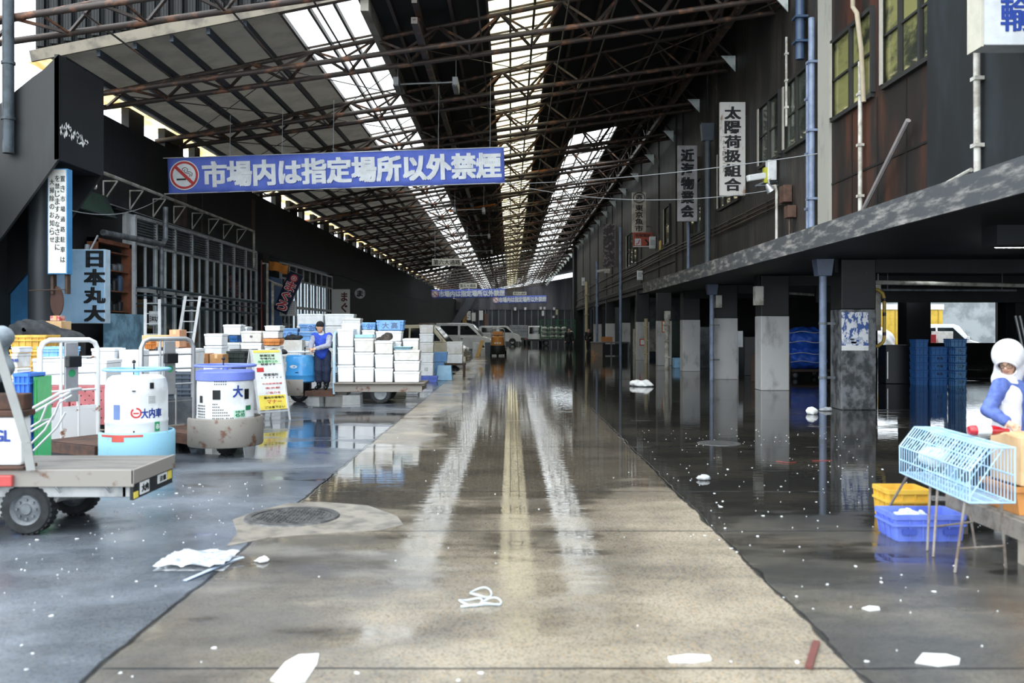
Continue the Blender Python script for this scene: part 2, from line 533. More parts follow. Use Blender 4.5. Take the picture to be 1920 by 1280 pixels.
fascia_m = M('weathered_slab_edge', '#484b4e', 0.75, 0, '#9d9a95', 3.2, (0.46, 0.72), (1, 0.5, 2.5), bump=0.4, bscale=14)
pilaster_m = M('pale_pilaster', '#a5a399', 0.7, 0, '#6f6e68', 1.4, (0.5, 0.7), (1, 1, 0.3))
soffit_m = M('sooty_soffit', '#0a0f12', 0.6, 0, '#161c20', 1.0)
rustwall_m = M('rusty_wall_sheet', '#191513', 0.6, 0, '#4c2a1c', 1.1, (0.42, 0.62), (1, 1, 0.22))
alu_frame = M('window_aluminium', '#c6cacd', 0.45, 0.1, '#aeb2b5', 3)
alu = M('aluminium', '#b4b7ba', 0.38, 0.6)
alu_bright = M('bright_aluminium', '#dfe3e6', 0.35, 0.35)
white_paint = M('white_paint', '#dfe2e4', 0.4, 0, '#c9cccd', 3)
white_rust = M('white_paint_with_rust', '#e0e2e3', 0.42, 0, '#8a5c3c', 4.5, (0.62, 0.68))
foam = M('white_foam', '#eceff1', 0.75, 0, '#dfe3e6', 5, bump=0.1, bscale=160)
foam_old = M('used_foam', '#e2e3e2', 0.75, 0, '#cfccc4', 4, bump=0.1, bscale=160)
blue_drum = M('blue_enamel', '#3f95d6', 0.3, 0, '#5aa9df', 2, coat=0.4)
lightblue = M('light_blue_plastic', '#8fc1e6', 0.4, 0, '#79aed8', 4)
crate_blue = M('blue_crate_plastic', '#2f74bd', 0.42, 0, '#25619f', 4)
crate_light = M('sky_blue_crate_plastic', '#79a9dc', 0.42, 0, '#6a99cd', 4)
tote_blue = M('periwinkle_plastic', '#6f86e0', 0.38, 0, '#5f74cc', 4)
yellow_pl = M('yellow_plastic', '#e0b650', 0.45, 0, '#c99d3e', 4)
orange_pl = M('orange_plastic', '#e0924a', 0.5, 0, '#c97d3b', 4)
red_pl = M('faded_red_plastic', '#b5666a', 0.55, 0, '#a3585c', 4)
green_pl = M('green_plastic', '#3f9a5a', 0.5)
card = M('cardboard', '#b58a5c', 0.8, 0, '#a57a4e', 3)
card_light = M('pale_cardboard', '#d9b78c', 0.8, 0, '#c7a377', 3)
wood_grey = M('grey_wood', '#8d867d', 0.75, 0, '#6c665e', 3, (0.4, 0.7), (0.3, 3, 3), bump=0.3)
wood_dark = M('dark_wood', '#4b3a30', 0.7, 0, '#35291f', 3, (0.4, 0.7), (0.3, 3, 3))
wood_pale = M('pale_wood', '#c59a68', 0.7, 0, '#ab8153', 3, (0.4, 0.7), (0.3, 3, 3))
steel_grey = M('grey_steel', '#6d7378', 0.45, 0.3, '#565b60', 4)
steel_dirty = M('scuffed_grey_steel', '#8c8780', 0.5, 0.15, '#6b4a3a', 4.5, (0.55, 0.68), bump=0.2)
rust_m = M('rust', '#54382b', 0.7, 0.1, '#3a2c26', 6)
tyre = M('tyre_rubber', '#14171a', 0.75, 0, '#24282b', 6, bump=0.3)
dark_pl = M('black_plastic', '#14181b', 0.4)
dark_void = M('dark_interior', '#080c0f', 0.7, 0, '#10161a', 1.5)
dark_cloth = M('dark_cloth', '#1d2024', 0.85, 0, '#2b2f33', 6, bump=0.3, bscale=20)
pvc = M('blue_grey_pvc', '#7e8ca6', 0.35, 0, '#6a7890', 3)
pipe_grey = M('grey_pipe', '#80868c', 0.45, 0.2, '#5c6166', 4)
pipe_white = M('off_white_pipe', '#c9c8c0', 0.5, 0, '#9a9488', 3)
pipe_dark = M('dark_pipe', '#3c464e', 0.45, 0.2, '#2b3338', 4)
conduit_m = M('brown_conduit', '#3a322d', 0.5, 0.2, '#54463c', 4)
rope_m = M('pale_rope', '#cfd2d2', 0.8)
wire_m = M('thin_wire', '#9da1a4', 0.6)
shop_glass = glass_mat('shop_glass', (0.60, 0.64, 0.66, 1), 0.06)
clear_glass = glass_mat('car_glass', (0.28, 0.32, 0.34, 1), 0.08)
ink_black = M('black_ink', '#101418', 0.6)
ink_blue = M('blue_ink', '#1f3f94', 0.55)
ink_red = M('red_ink', '#c5383a', 0.55)
ink_white = M('white_ink', '#e9eef2', 0.6)
ink_green = M('green_ink', '#2f9a64', 0.55)
paper = M('white_paper', '#e6e8e8', 0.75)
paper_yellow = M('yellow_paper', '#ead65a', 0.75)
skin_m = M('skin', '#d8ae94', 0.5, 0, '#cc9d82', 12)
hair_m = M('black_hair', '#16130f', 0.45)
# ================================================================ floor
XL, XR = -10.0, 6.6
def roofz(x): return EYE + 7.9 + 0.2 * x            # underside of the roof sheets
def chordz(x): return EYE + 6.916 + 0.1416 * x       # lower chord of the trusses
YS, YE = 19.8, 166.0                                 # the tall roof starts / ends

mb = MB(); mb.add([(-45, -14, 0), (45, -14, 0), (45, 200, 0), (-45, 200, 0)], [(0, 1, 2, 3)])
struct(mb.build('floor', floor_mat(), loc=(0, 0, 0)), 'wet concrete lane and asphalt floor of the market hall', 'floor')

# ================================================================ roof
ceil_grey = MB(); ceil_dark = MB()
def sheet(mb_, x0, x1, y0, y1, dz=0.0, th=0.06):
    a, b = roofz(x0) + dz, roofz(x1) + dz
    mb_.add([(x0,y0,a),(x1,y0,b),(x1,y1,b),(x0,y1,a),(x0,y0,a+th),(x1,y0,b+th),(x1,y1,b+th),(x0,y1,a+th)],
            [(0,1,2,3),(7,6,5,4),(0,4,5,1),(1,5,6,2),(2,6,7,3),(3,7,4,0)])
sheet(ceil_grey, -10.05, -5.06, YS, 92)
struct(ceil_grey.build('ceiling', grey_roof), 'grey corrugated roof sheeting along the lower eave', 'ceiling')
sheet(ceil_dark, -3.26, -0.58, YS, 92); sheet(ceil_dark, 1.12, 2.58, YS, 92); sheet(ceil_dark, 4.68, 7.2, YS, 92);
cross = MB()  # clear strips added in place of eave gaps, to brighten the far end
for k in range(15):
    y = 92 + 5 * k; y1 = min(y + 5, YE)
    for a, b in ((-10.05, -5.06), (-3.26, -0.58), (1.12, 2.58), (4.68, 7.2)):
        sheet(ceil_dark, a, b, y, y + 3.1)
        if y1 > y + 3.1: sheet(cross, a, b, y + 3.1, y1, .02, .01)
sheet(ceil_dark, 2.58, 4.68, YS, 39.5); sheet(ceil_dark, 7.2, 18, 90, YE)
cd = struct(ceil_dark.build('ceiling', dark_roof), 'sooty dark roof sheeting between the skylights', 'ceiling')
cream_sheet = sheet_mat('cream_roof_sheet', '#e9dfc6', 0.0)
sk_clear = sheet_mat('clear_skylight_sheet', '#f4f4ee', 0.55)
sk_mid = sheet_mat('yellowed_skylight_sheet', '#f0e4bd', 0.10)
mb = MB(); sheet(mb, -10.52, -10.05, YS, YE, 0, 0.01)
struct(mb.build('skylight_1', cream_sheet), 'cream translucent sheets along the low eave', 'skylight')
struct(cross.build('skylight_5', sk_clear), 'crosswise clear sheets added to brighten the far end of the hall', 'skylight')
def skylight(n, x0, x1, y0, y1, mat, label, bars_x, dy):
    mb = MB(); a, b = roofz(x0), roofz(x1)
    mb.add([(x0,y0,a+.03),(x1,y0,b+.03),(x1,y1,b+.03),(x0,y1,a+.03)], [(0,1,2,3)])
    s = struct(mb.build('skylight_%d' % n, mat), label, 'skylight')
    fr = MB()
    for x in bars_x: fr.beam((x, y0, roofz(x)-.03), (x, y1, roofz(x)-.03), .06, .10)
    y = y0
    while y < min(y1, 120):
        fr.beam((x0, y, a-.02), (x1, y, b-.02), .035, .05); y += dy
    o = fr.build('glazing_bar', truss_far, parent=s); o.location = (-s.location[0], -s.location[1], -s.location[2])
    return s
skylight(2, -5.06, -3.26, YS, YE, sk_clear, 'bright skylight strip over the box carts', (-5.0, -4.4, -3.85, -3.3), 2.5)
skylight(3, -0.58, 1.12, YS, YE, sk_mid, 'yellowed ribbed skylight strip over the wet lane', (-0.56, 0.0, 0.6, 1.1), 0.85)
skylight(4, 2.58, 4.68, 39.5, YE, sk_clear, 'bright skylight strip nearest the signboard wall', (2.6, 3.3, 4.0, 4.66), 2.5)
# kerb faces that stand up beside the first skylight
mb = MB(); mb.bb(-3.28, -3.1, YS, YE, roofz(-3.26)-.32, roofz(-3.26)+.02)
struct(mb.build('trim_1', M('pale_kerb', '#8e8a80', 0.7, 0, '#4b4944', 1.3, (0.45, 0.7), (1, 0.6, 1))), 'upstand along the skylight edge', 'trim')
# purlins carrying the grey sheets
pm = MB()
for x in (-9.75, -9.0, -8.2, -7.4, -6.6, -5.8): pm.beam((x, YS, roofz(x)-.09), (x, YE, roofz(x)-.09), .08, .14)
struct(pm.build('ceiling_purlin', purlin_m), 'steel purlins under the grey roof sheeting', 'purlin')
pm = MB()
for x in (-2.7, -1.4, 1.7, 2.3, 5.2, 5.8, 6.3): pm.beam((x, YS, roofz(x)-.08), (x, YE, roofz(x)-.08), .08, .15)
struct(pm.build('ceiling_purlin', truss_far), 'dark purlins under the sooty roof sheeting', 'purlin')
# stepped gable that closes the hall towards the camera
mb = MB()
for i in range(62):
    x = -10.3 + i * .3
    if x > 7.1: break
    mb.bb(x, x + .17, YS-.12, YS-.02, roofz(x)+.28, roofz(x)+3.6)
mb.add([(-10.35,YS-.03,roofz(-10.35)+.22),(7.2,YS-.03,roofz(7.2)+.22),(7.2,YS-.03,roofz(7.2)+3.7),(-10.35,YS-.03,roofz(-10.35)+3.7)], [(0,1,2,3)])
gb = struct(mb.build('wall_gable', black_step), 'black ribbed gable sheeting above the roof edge', 'wall')
mb = MB(); mb.beam((-10.4, YS-.14, roofz(-10.4)+.07), (7.2, YS-.14, roofz(7.2)+.07), .06, .24)
struct(mb.build('trim_2', M('cream_flashing', '#7d7566', 0.6, 0, '#59534a', 2)), 'cream flashing along the roof edge', 'trim')

# ================================================================ roof trusses
def truss(y, detail, idx):
    lab = '%s roof truss, %s back from the entrance end, spanning the lane' % ('rusty steel lattice' if y < 60 else 'dark steel lattice', NTH[idx])
    t = thing('roof_truss', lab, 'roof truss', (XL, y, chordz(XL)), 0, 'lattice roof trusses')
    mt = truss_m if y < 75 else truss_far
    X0, X1 = XL - .35, XR + .25
    half = 0.55
    r = 0.068 if detail else 0.055
    def P(x, z, dy=0.0): return (x - XL, dy, z - chordz(XL))
    n = 8 if detail else 5
    for dy in (-half, half):
        MB().tube([P(X0, chordz(X0), dy), P(X1, chordz(X1), dy)], r, n).build('bottom_chord', mt, t, 60)
    top = lambda x: roofz(x) - .24
    MB().tube([P(X0, top(X0)), P(X1, top(X1))], r * .9, n).build('top_chord', mt, t, 60)
    nb = 11
    xs = [X0 + .3 + (X1 - X0 - .6) * i / nb for i in range(nb + 1)]
    w = MB()
    for dy in (-half, half):
        for i in range(nb):
            a, b = xs[i], xs[i+1]; m = (a + b) / 2
            for q0, q1 in (((a, chordz(a), dy), (m, top(m), 0)), ((m, top(m), 0), (b, chordz(b), dy))):
                if detail:
                    MB().beam(P(*q0), P(*q1), .055, .055).build('web_brace', mt, t)
                else:
                    w.beam(P(*q0), P(*q1), .05, .05)
    for i in range(nb + 1):
        (MB() if detail else w).beam(P(xs[i], chordz(xs[i]), -half), P(xs[i], chordz(xs[i]), half), .04, .04).build('cross_tie', mt, t) if detail else w.beam(P(xs[i], chordz(xs[i]), -half), P(xs[i], chordz(xs[i]), half), .04, .04)
    if not detail: w.build('web_lattice', mt, t)
    # pale gusset at the wall end
    g = MB(); gxx = XR - .05
    g.prism([(gxx - .42 - XL, chordz(gxx) + .08 - chordz(XL)), (gxx - XL, chordz(gxx) + .08 - chordz(XL)), (gxx - XL, chordz(gxx) - .38 - chordz(XL))], -.62, -.58)
    g.build('gusset_plate', M('pale_gusset', '#dfe6e4', 0.6, 0, '#b9c4c2', 3), t)
    return t
base_y = [17.0] + [22.0 + 5 * i for i in range(29)]
for i, y in enumerate(base_y):
    truss(y, y < 50, i)
# long girders tying the trusses together
for k, (x, lab) in enumerate(((-2.1, 'dark lattice girder running above the lane beside the bright skylight'), (5.6, 'dark lattice girder running high along the signboard wall'))):
    t = thing('roof_girder', lab, 'girder', (x, YS, chordz(x)))
    z0, z1 = .1, roofz(x) - chordz(x) - .3
    MB().beam((0, 0, z1), (0, YE - YS, z1), .12, .16).build('top_flange', truss_far, t)
    MB().beam((0, 0, z0), (0, YE - YS, z0), .14, .14).build('bottom_flange', truss_m, t)
    w = MB(); y = 0
    while y < 100:
        w.beam((0, y, z0), (0, y + 1.25, z1), .07, .07); w.beam((0, y + 1.25, z1), (0, y + 2.5, z0), .07, .07); y += 2.5
    w.build('web_lattice', truss_far, t)
# wind rods lying between the trusses near the signboard wall
mb = MB()
for i in range(9):
    y = 22 + 5 * i
    mb.tube([(6.5, y, chordz(6.5)+.1), (2.4, y + 5, chordz(2.4)+.1)], .018, 5); mb.tube([(2.4, y, chordz(2.4)+.1), (6.5, y + 5, chordz(6.5)+.1)], .018, 5)
for i in range(9):
    y = 22 + 5 * i
    for xa, xb in ((-9.6, -5.6), (-5.4, -2.2), (-2.0, 2.2)):
        mb.tube([(xa, y, chordz(xa)+.1), (xb, y + 5, chordz(xb)+.1)], .014, 4); mb.tube([(xb, y, chordz(xb)+.1), (xa, y + 5, chordz(xa)+.1)], .014, 4)
for x in (-8.0, -5.5, -3.9, -.7, 1.3, 2.4, 3.9):
    mb.tube([(x, 17, chordz(x)+.12), (x, 120, chordz(x)+.12)], .022, 5)
struct(mb.build('trim_3', truss_far), 'thin crossed bracing rods between the trusses', 'trim')

# ================================================================ left side
mb = MB(); mb.bb(-10.35, -10.0, 20.4, YE, 4.72, 6.9)
wl = struct(mb.build('wall_left', black_wall), 'sooty black sheet wall above the shop windows', 'wall')
mb = MB()
for y, w, h in ((26.9, 1.1, 1.6), (35.0, .5, 1.9), (29.3, .18, 2.0)): mb.bb(-10.0, -9.985, y, y + w, 4.75, 4.75 + h)
mb.build('rusty_sheet', M('brown_wall_sheet', '#3b302a', 0.6, 0, '#54453c', 3, (0.4, 0.6), (1, 1, .2)), parent=wl).location = tuple(-a for a in wl.location)
mb = MB(); mb.bb(-10.35, -10.02, 50.9, YE, 0, 4.75); struct(mb.build('wall_left', black_wall), 'sooty black lower wall beyond the far shop windows', 'wall')
mb = MB(); mb.bb(-10.4, -10.1, 13.5, 24.2, 0, 4.72); struct(mb.build('wall_left', dark_void), 'dark wall behind the round pillar and blue board', 'wall')
mb = MB(); mb.bb(-14, -12.5, 23, 52, 0, 4.7); struct(mb.build('wall_left', M('shop_back', '#3a3d3d', 0.8, 0, '#6a675c', 1.1, (0.5, 0.62), (1, 1, 1.6))), 'dim back wall inside the glazed shops', 'wall')
mb = MB(); mb.bb(-12.5, -10.0, 23, 52, 4.66, 4.72); struct(mb.build('ceiling_shop', dark_void), 'dark ceiling of the glazed shops', 'ceiling')

def shop_front(n, ys, ztop, zlou, ztr, label, lou_mat, x=-9.98):
    y0, y1 = ys[0], ys[-1]
    fr = MB()
    for y in ys: fr.bb(x - .05, x + .05, y - .05, y + .05, .1, ztop)
    for i in range(len(ys) - 1):
        m = (ys[i] + ys[i+1]) / 2
        fr.bb(x - .03, x + .03, m - .035, m + .035, .1, zlou)
    for z, h in ((ztop, .09), (zlou, .06), (ztr, .12), (.45, .1)): fr.bb(x - .05, x + .05, y0, y1, z - h/2, z + h/2)
    w = struct(fr.build('window_%d' % n, alu_frame), label, 'window')
    off = tuple(-a for a in w.location)
    MB().bb(x - .006, x + .006, y0, y1, .1, zlou).build('pane', shop_glass, parent=w).location = off
    lv = MB(); z = zlou + .06
    while z < ztop - .04:
        lv.beam((x + .02, y0, z), (x + .02, y1, z), .05, .018, up=(1, 0, 1)); z += .075
    lv.bb(x - .04, x - .03, y0, y1, zlou, ztop)
    lv.build('louver', lou_mat, parent=w).location = off
    return w
shop_front(1, [24.05 + 1.44 * i for i in range(9)], 4.62, 3.9, 2.68, 'aluminium shop window wall with louvers behind the ladders', M('louver_grey', '#70757a', 0.5, 0.2, '#565b60', 3))
shop_front(2, [39.4 + 1.4 * i for i in range(9)], 4.5, 3.85, 2.6, 'farther shop window wall behind the dark blue flag', M('louver_dark', '#23292e', 0.5))
mb = MB(); mb.bb(-10.1, -10.0, 23.6, 24.0, 0, 4.7); struct(mb.build('trim_4', alu_bright), 'pale metal corner post of the shop window wall', 'trim')
# things seen through the panes
rs = random.Random(3)
for i in range(8):
    y = 25.0 + i * 1.35; h = rs.uniform(.5, 1.5); z0 = 0
    mb = MB(); mb.bb(-11.9, -11.1, y, y + 1.0, 0, 1.4 + h)
    tag(mb.build('storage_cabinet', rs.choice([card, steel_grey, wood_pale, foam_old])), 'storage cabinet standing inside the glazed shop, %s from its near end' % NTH[i], 'cabinet', 'cabinets inside the glazed shop')
mb = MB()
for i in range(40):
    y = 21.5 + i * 2.5
    mb.bb(-10.3, -10.1, y, y + .5 + .5 * ((i * 7) % 3), 6.9, roofz(-10.3))
struct(mb.build('wall_left_upstand', black_wall), 'dark stub panels between the gaps under the low eave', 'wall')
# green awning beam
t = thing('awning', 'dark green awning board hung under the black wall before the shop corner', 'awning', (-9.9, 19.6, 4.3))
MB().prism([(0, 0), (.35, 0), (.1, .55), (0, .55)], 0, 2.4).build('awning_board', M('dark_green_board', '#1c3a2c', 0.6, 0, '#16241f', 2), t)
MB().tube([(.34, 0, .02), (.34, 2.4, .02)], .02, 6).build('edge_rail', pipe_dark, t)

# covered outside stair at the upper left
SX, SY0, SY1 = -8.2, 16.46, 18.2
stair_m = M('black_stair_sheet', '#0d1114', 0.5, 0, '#181d21', 2.5, (0.5, 0.7), (1, 1, .2))
mb = MB()
top, bot = EYE + 4.97, EYE + 3.06
# flight: parallelogram face seen from the lane, thick in depth
poly = [(SX, bot + .02), (SX, top), (SX - .28, top - .28), (SX - .48, top - .42), (SX - 4.2, top - 3.45), (SX - 4.2, bot - 5.0), (SX - 1.03, bot - 1.40)]
mb.prism(poly, SY0, SY0 + .08)
stair = struct(mb.build('wall_stair', stair_m), 'black sheet parapet of the outside stair', 'wall')
off = tuple(-a for a in stair.location)
mb = MB(); mb.bb(SX - .08, SX, SY0, SY1, bot, top)
mb.build('landing_parapet', stair_m, parent=stair).location = off
mb = MB(); mb.bb(SX - 1.2, SX - .08, SY0 + .08, SY1, bot - .02, bot + .12)
for i in range(14):
    x = SX - 1.0 - i * .25; z = bot - .02 - i * .25
    mb.bb(x - .3, x, SY0 + .08, SY1, z - .06, z)
mb.build('stair_tread', stair_m, parent=stair).location = off
mb = MB(); mb.prism(poly, SY1, SY1 + .08)
mb.build('far_parapet', stair_m, parent=stair).location = off
# peeled patches of old paint on the landing
mb = MB(); rs = random.Random(5)
for i in range(38):
    y = SY0 + rs.uniform(.06, 1.1); z = bot + .40 + (.45 - abs(y - SY0 - .35) * .3) * rs.random() ** .5 * .6
    w, h = rs.uniform(.02, .07), rs.uniform(.02, .10)
    mb.add([(SX + .004, y - w, z), (SX + .004, y, z - h * .6), (SX + .004, y + w * .8, z + h * .2), (SX + .004, y + w * .1, z + h)], [(0, 1, 2, 3)])
mb.build('peeled_paint', paper, parent=stair).location = off
mb = MB(); mb.tube([(SX - .85, SY0 - .12, EYE + 3.15), (SX - .85, SY0 - .12, 8.9)], .1, 10)
for z in (5.4, 6.4): mb.lathe([(.12, 0), (.12, .05)], 10, (SX - .85, SY0 - .12, z))
tag(mb.build('roof_post', pipe_dark, smooth=40), 'thick dark post standing against the outside stair parapet', 'post')
mb = MB(); mb.tube([(SX - 1.03, SY0 - .2, EYE + 3.4), (SX - 1.03, SY0 - .2, 8.9)], .03, 8)
tag(mb.build('drain_pipe', conduit_m, smooth=40), 'slim brown drain pipe beside the thick stair post', 'pipe')

# round pillar under the stair
mb = MB(); mb.lathe([(.225, 0), (.225, 4.9)], 28, (-8.98, 17.35, 0))
struct(mb.build('pillar', M('dark_round_pillar', '#2a2f33', 0.5, 0, '#3a4045', 2, (0.4, .7), (1, 1, .3)), smooth=40), 'thick dark round pillar under the outside stair', 'pillar')

# ================================================================ right side
mb = MB(); mb.bb(XR, XR + .3, 19.3, 91, 3.4, 10.95)
wr = struct(mb.build('wall_right', M('sooty_brown_wall', '#242221', 0.55, 0, '#443d38', 1.0, (0.45, 0.68), (1, 1, .25), ribs=('Y', 3.2, .45))), 'tall sooty wall carrying the vertical signboards', 'wall')
offr = tuple(-a for a in wr.location)
mb = MB(); mb.bb(XR, XR + .3, 13.6, 18.62, 3.4, 10.95)
wr2 = struct(mb.build('wall_right', rustwall_m), 'rust-stained sheet wall beneath the lit windows', 'wall')
mb = MB(); mb.bb(XR - .35, XR + .3, 2.0, 13.6, 3.4, 10.95)
wr3 = struct(mb.build('wall_right', M('near_dark_wall', '#11161a', 0.6, 0, '#22292e', 1.6, (0.4, .7), (1, 1, .3))), 'dark blue-grey wall under the lightbox sign', 'wall')
mb = MB(); mb.bb(XR - .06, XR + .32, 18.62, 19.3, 3.4, 10.95)
struct(mb.build('pillar', pilaster_m), 'pale concrete pilaster beside the twin pipes', 'pillar')
# rust sheets and fixings on the near wall
mb = MB()
for y in (13.9, 15.1, 16.3, 17.5): mb.bb(XR - .012, XR, y - .02, y + .02, 3.45, 5.8)
for z in (4.6,): mb.bb(XR - .014, XR, 13.6, 18.6, z - .02, z + .02)
mb.build('sheet_joint', M('joint_dark', '#100d0c', .6), parent=wr2).location = tuple(-a for a in wr2.location)

win_lit = glass_mat('office_glass', (0.93, 0.93, 0.88, 1), 0.03)
def wall_window(n, y0, y1, z0, z1, bays, label, blind):
    fr = MB(); x = XR - .03
    fr.bb(x - .05, x + .06, y0, y1, z0 - .08, z0); fr.bb(x - .05, x + .06, y0, y1, z1, z1 + .08)
    for i in range(bays + 1):
        y = y0 + (y1 - y0) * i / bays
        fr.bb(x - .05, x + .06, y - .04, y + .04, z0, z1)
    fr.bb(x - .02, x + .03, y0, y1, (z0+z1)/2 - .02, (z0+z1)/2 + .02)
    w = struct(fr.build('window_%d' % n, M('window_timber', '#2b2c2b', .6)), label, 'window')
    off = tuple(-a for a in w.location)
    MB().bb(x - .004, x + .004, y0, y1, z0, z1).build('pane', win_lit, parent=w).location = off
    MB().bb(x + .0255, x + .029, y0, y1, z0, z1).build('blind', blind, parent=w).location = off
    ja = MB()
    ja.bb(x - .075, x - .052, y1 - .12, y1, z0, z1)
    ja.build('jamb_post', M('pale_jamb', '#b3aea3', .6), parent=w).location = off
    return w
blind_lit = M('room_lit_blind', '#a19f70', 0.7, 0, '#363d3a', 1.6, (0.45, 0.62), (1, .5, 1))  # room light behind the panes is put into this olive tone
blind_b = M('grey_blind', '#5d666a', 0.7, 0, '#23292c', 1.0, (0.42, 0.6), (1, .6, .6))
wall_window(3, 16.42, 18.5, 5.92, 7.42, 2, 'two-bay office window above the rust-stained sheets', blind_lit)
wall_window(4, 13.75, 15.98, 5.92, 7.62, 3, 'three-bay office window with blinds coloured as lit from inside', blind_lit)
wall_window(5, 19.75, 21.7, 5.9, 7.4, 2, 'dim window beyond the pale pilaster', blind_b)
wall_window(6, 22.1, 23.9, 5.9, 7.4, 2, 'dim window beside the rusted signboard', blind_b)
wall_window(7, 26.0, 28.6, 5.4, 7.1, 3, 'dim window behind the rusted signboard', blind_b)
wall_window(8, 31.0, 33.4, 5.0, 6.8, 2, 'dark window behind the tall grey signboard', blind_b)
wall_window(9, 37.3, 38.6, 5.2, 6.7, 1, 'narrow window with a pale leaning frame', M('pale_blind', '#9d9a90', .7, 0, '#3a3b3a', 2.0))
wall_window(10, 47.0, 51.0, 5.0, 6.8, 3, 'sooty window past the phone sign', blind_b)
mb = MB()
for y in (29.0, 30.3, 34.6, 36.0, 40.2, 45.6, 53.5, 58.5, 62, 68, 75, 82): mb.bb(XR - .05, XR, y - .07, y + .07, 3.8, 10.8)
mb.build('wall_batten', M('timber_batten', '#2a2725', .7, 0, '#6d675d', 3, (.55, .7), (1, 1, .3)), parent=wr).location = offr
mb = MB()
for z in (3.85, 4.35, 5.05): mb.bb(XR - .06, XR, 36, 91, z - .03, z + .03)
mb.build('wall_rail', conduit_m, parent=wr).location = offr
# lower edge of the far wall and end post
mb = MB(); mb.bb(XR - .1, XR + .5, 36, 91, 3.62, 3.8); struct(mb.build('beam_right', black_wall), 'dark beam along the foot of the far signboard wall', 'beam')
mb = MB(); mb.bb(XR - .3, XR + .6, 90, 92, 0, 10.6); struct(mb.build('pillar', dark_void), 'black post at the far end of the signboard wall', 'pillar')

# canopy slab
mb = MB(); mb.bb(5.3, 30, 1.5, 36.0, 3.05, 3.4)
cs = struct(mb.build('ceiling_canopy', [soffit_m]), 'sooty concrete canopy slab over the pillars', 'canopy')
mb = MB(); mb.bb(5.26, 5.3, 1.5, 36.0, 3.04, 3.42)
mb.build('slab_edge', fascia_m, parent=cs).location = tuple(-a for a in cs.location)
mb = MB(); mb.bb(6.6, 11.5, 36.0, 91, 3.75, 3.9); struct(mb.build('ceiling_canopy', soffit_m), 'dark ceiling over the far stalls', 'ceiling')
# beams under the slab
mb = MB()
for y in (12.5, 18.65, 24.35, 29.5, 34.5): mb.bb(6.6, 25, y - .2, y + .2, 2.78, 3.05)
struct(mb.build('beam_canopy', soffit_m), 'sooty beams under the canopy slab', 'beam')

# pillars
PIL = [(18.3, 6.68, .70, .62), (24.0, 6.64, .74, .6), (29.2, 6.6, .72, .6), (34.6, 6.58, .66, .55), (40.0, 6.5, .62, .5), (46.7, 6.52, .64, .5), (54.0, 6.55, .6, .5), (62.0, 6.55, .6, .5), (71.0, 6.55, .6, .5)]
for i, (y, x, w, d) in enumerate(PIL):
    ztop = 3.05 if y < 36 else 3.75
    zs = 2.03 if i == 0 else 1.97
    mb = MB(); mb.bb(x, x + w, y, y + d, zs, ztop)
    lab = ['dirty concrete pillar with a harbour photograph poster', 'pale-footed pillar beside the blue tarpaulin cart', 'pale-footed pillar beside the slim grey drain pipe', 'pale-footed pillar beside the off-white standpipe', 'short pillar with an orange-framed notice', 'pillar with a red-framed notice', 'sooty pillar just past the red-framed notice', 'sooty pillar near the standing men, first', 'sooty pillar near the standing men, second'][i]
    p = struct(mb.build('pillar', concrete_black, bevel=.02), lab, 'pillar')
    off = tuple(-a for a in p.location)
    MB().bb(x - .005, x + w + .005, y - .005, y + d + .005, 0, zs).build('pillar_foot', concrete_dirty if i == 0 else concrete_grey, parent=p, bevel=.02).location = off

# dim interior behind the pillars
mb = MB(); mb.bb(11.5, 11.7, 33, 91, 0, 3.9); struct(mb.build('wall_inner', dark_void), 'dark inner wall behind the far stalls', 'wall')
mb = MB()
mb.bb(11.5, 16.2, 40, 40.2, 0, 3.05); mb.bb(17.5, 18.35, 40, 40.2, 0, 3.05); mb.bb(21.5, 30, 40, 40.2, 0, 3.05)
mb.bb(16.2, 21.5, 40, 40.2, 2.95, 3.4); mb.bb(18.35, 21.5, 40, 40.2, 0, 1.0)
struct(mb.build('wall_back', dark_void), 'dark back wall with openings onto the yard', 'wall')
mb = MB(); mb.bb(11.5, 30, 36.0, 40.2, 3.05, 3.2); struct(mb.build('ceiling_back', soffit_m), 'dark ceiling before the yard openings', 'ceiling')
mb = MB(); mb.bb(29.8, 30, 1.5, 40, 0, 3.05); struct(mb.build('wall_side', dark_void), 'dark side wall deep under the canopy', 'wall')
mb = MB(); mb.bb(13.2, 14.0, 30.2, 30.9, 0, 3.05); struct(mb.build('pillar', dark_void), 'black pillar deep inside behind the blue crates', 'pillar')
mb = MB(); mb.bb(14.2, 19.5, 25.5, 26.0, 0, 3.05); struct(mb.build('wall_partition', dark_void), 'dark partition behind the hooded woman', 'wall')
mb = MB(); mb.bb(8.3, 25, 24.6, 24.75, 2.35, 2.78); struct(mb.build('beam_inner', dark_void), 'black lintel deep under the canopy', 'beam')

# ================================================================ far end
far_m = M('far_ribbed_wall', '#2b3038', 0.55, 0, '#474b54', .5, (.4, .7), (1, 1, .2), ribs=('X', 1.6, .8))
mb = MB(); mb.prism([(-14, 5.0), (22, 5.0), (22, roofz(22) - 1.1), (-14, roofz(-10) - 1.1)], 165.0, 165.6); fw = struct(mb.build('wall_back', M('far_upper_wall', '#4a4a54', .5, 0, '#6e6c74', .5, (.4, .65), (1, 1, .1), ribs=('X', 1.4, .8))), 'ribbed grey upper wall at the far end', 'wall')
mb = MB(); mb.bb(-14, 22, 165.2, 165.6, 0, 5.0); struct(mb.build('wall_back', far_m), 'dark lower wall at the far end of the hall', 'wall')
mb = MB()
for i in range(24): mb.bb(-13 + i * 1.2, -12.85 + i * 1.2, 165.05, 165.2, 0, 5.0)
struct(mb.build('trim_5', M('far_post', '#7d8288', .5, .2)), 'thin posts along the far end wall', 'trim')
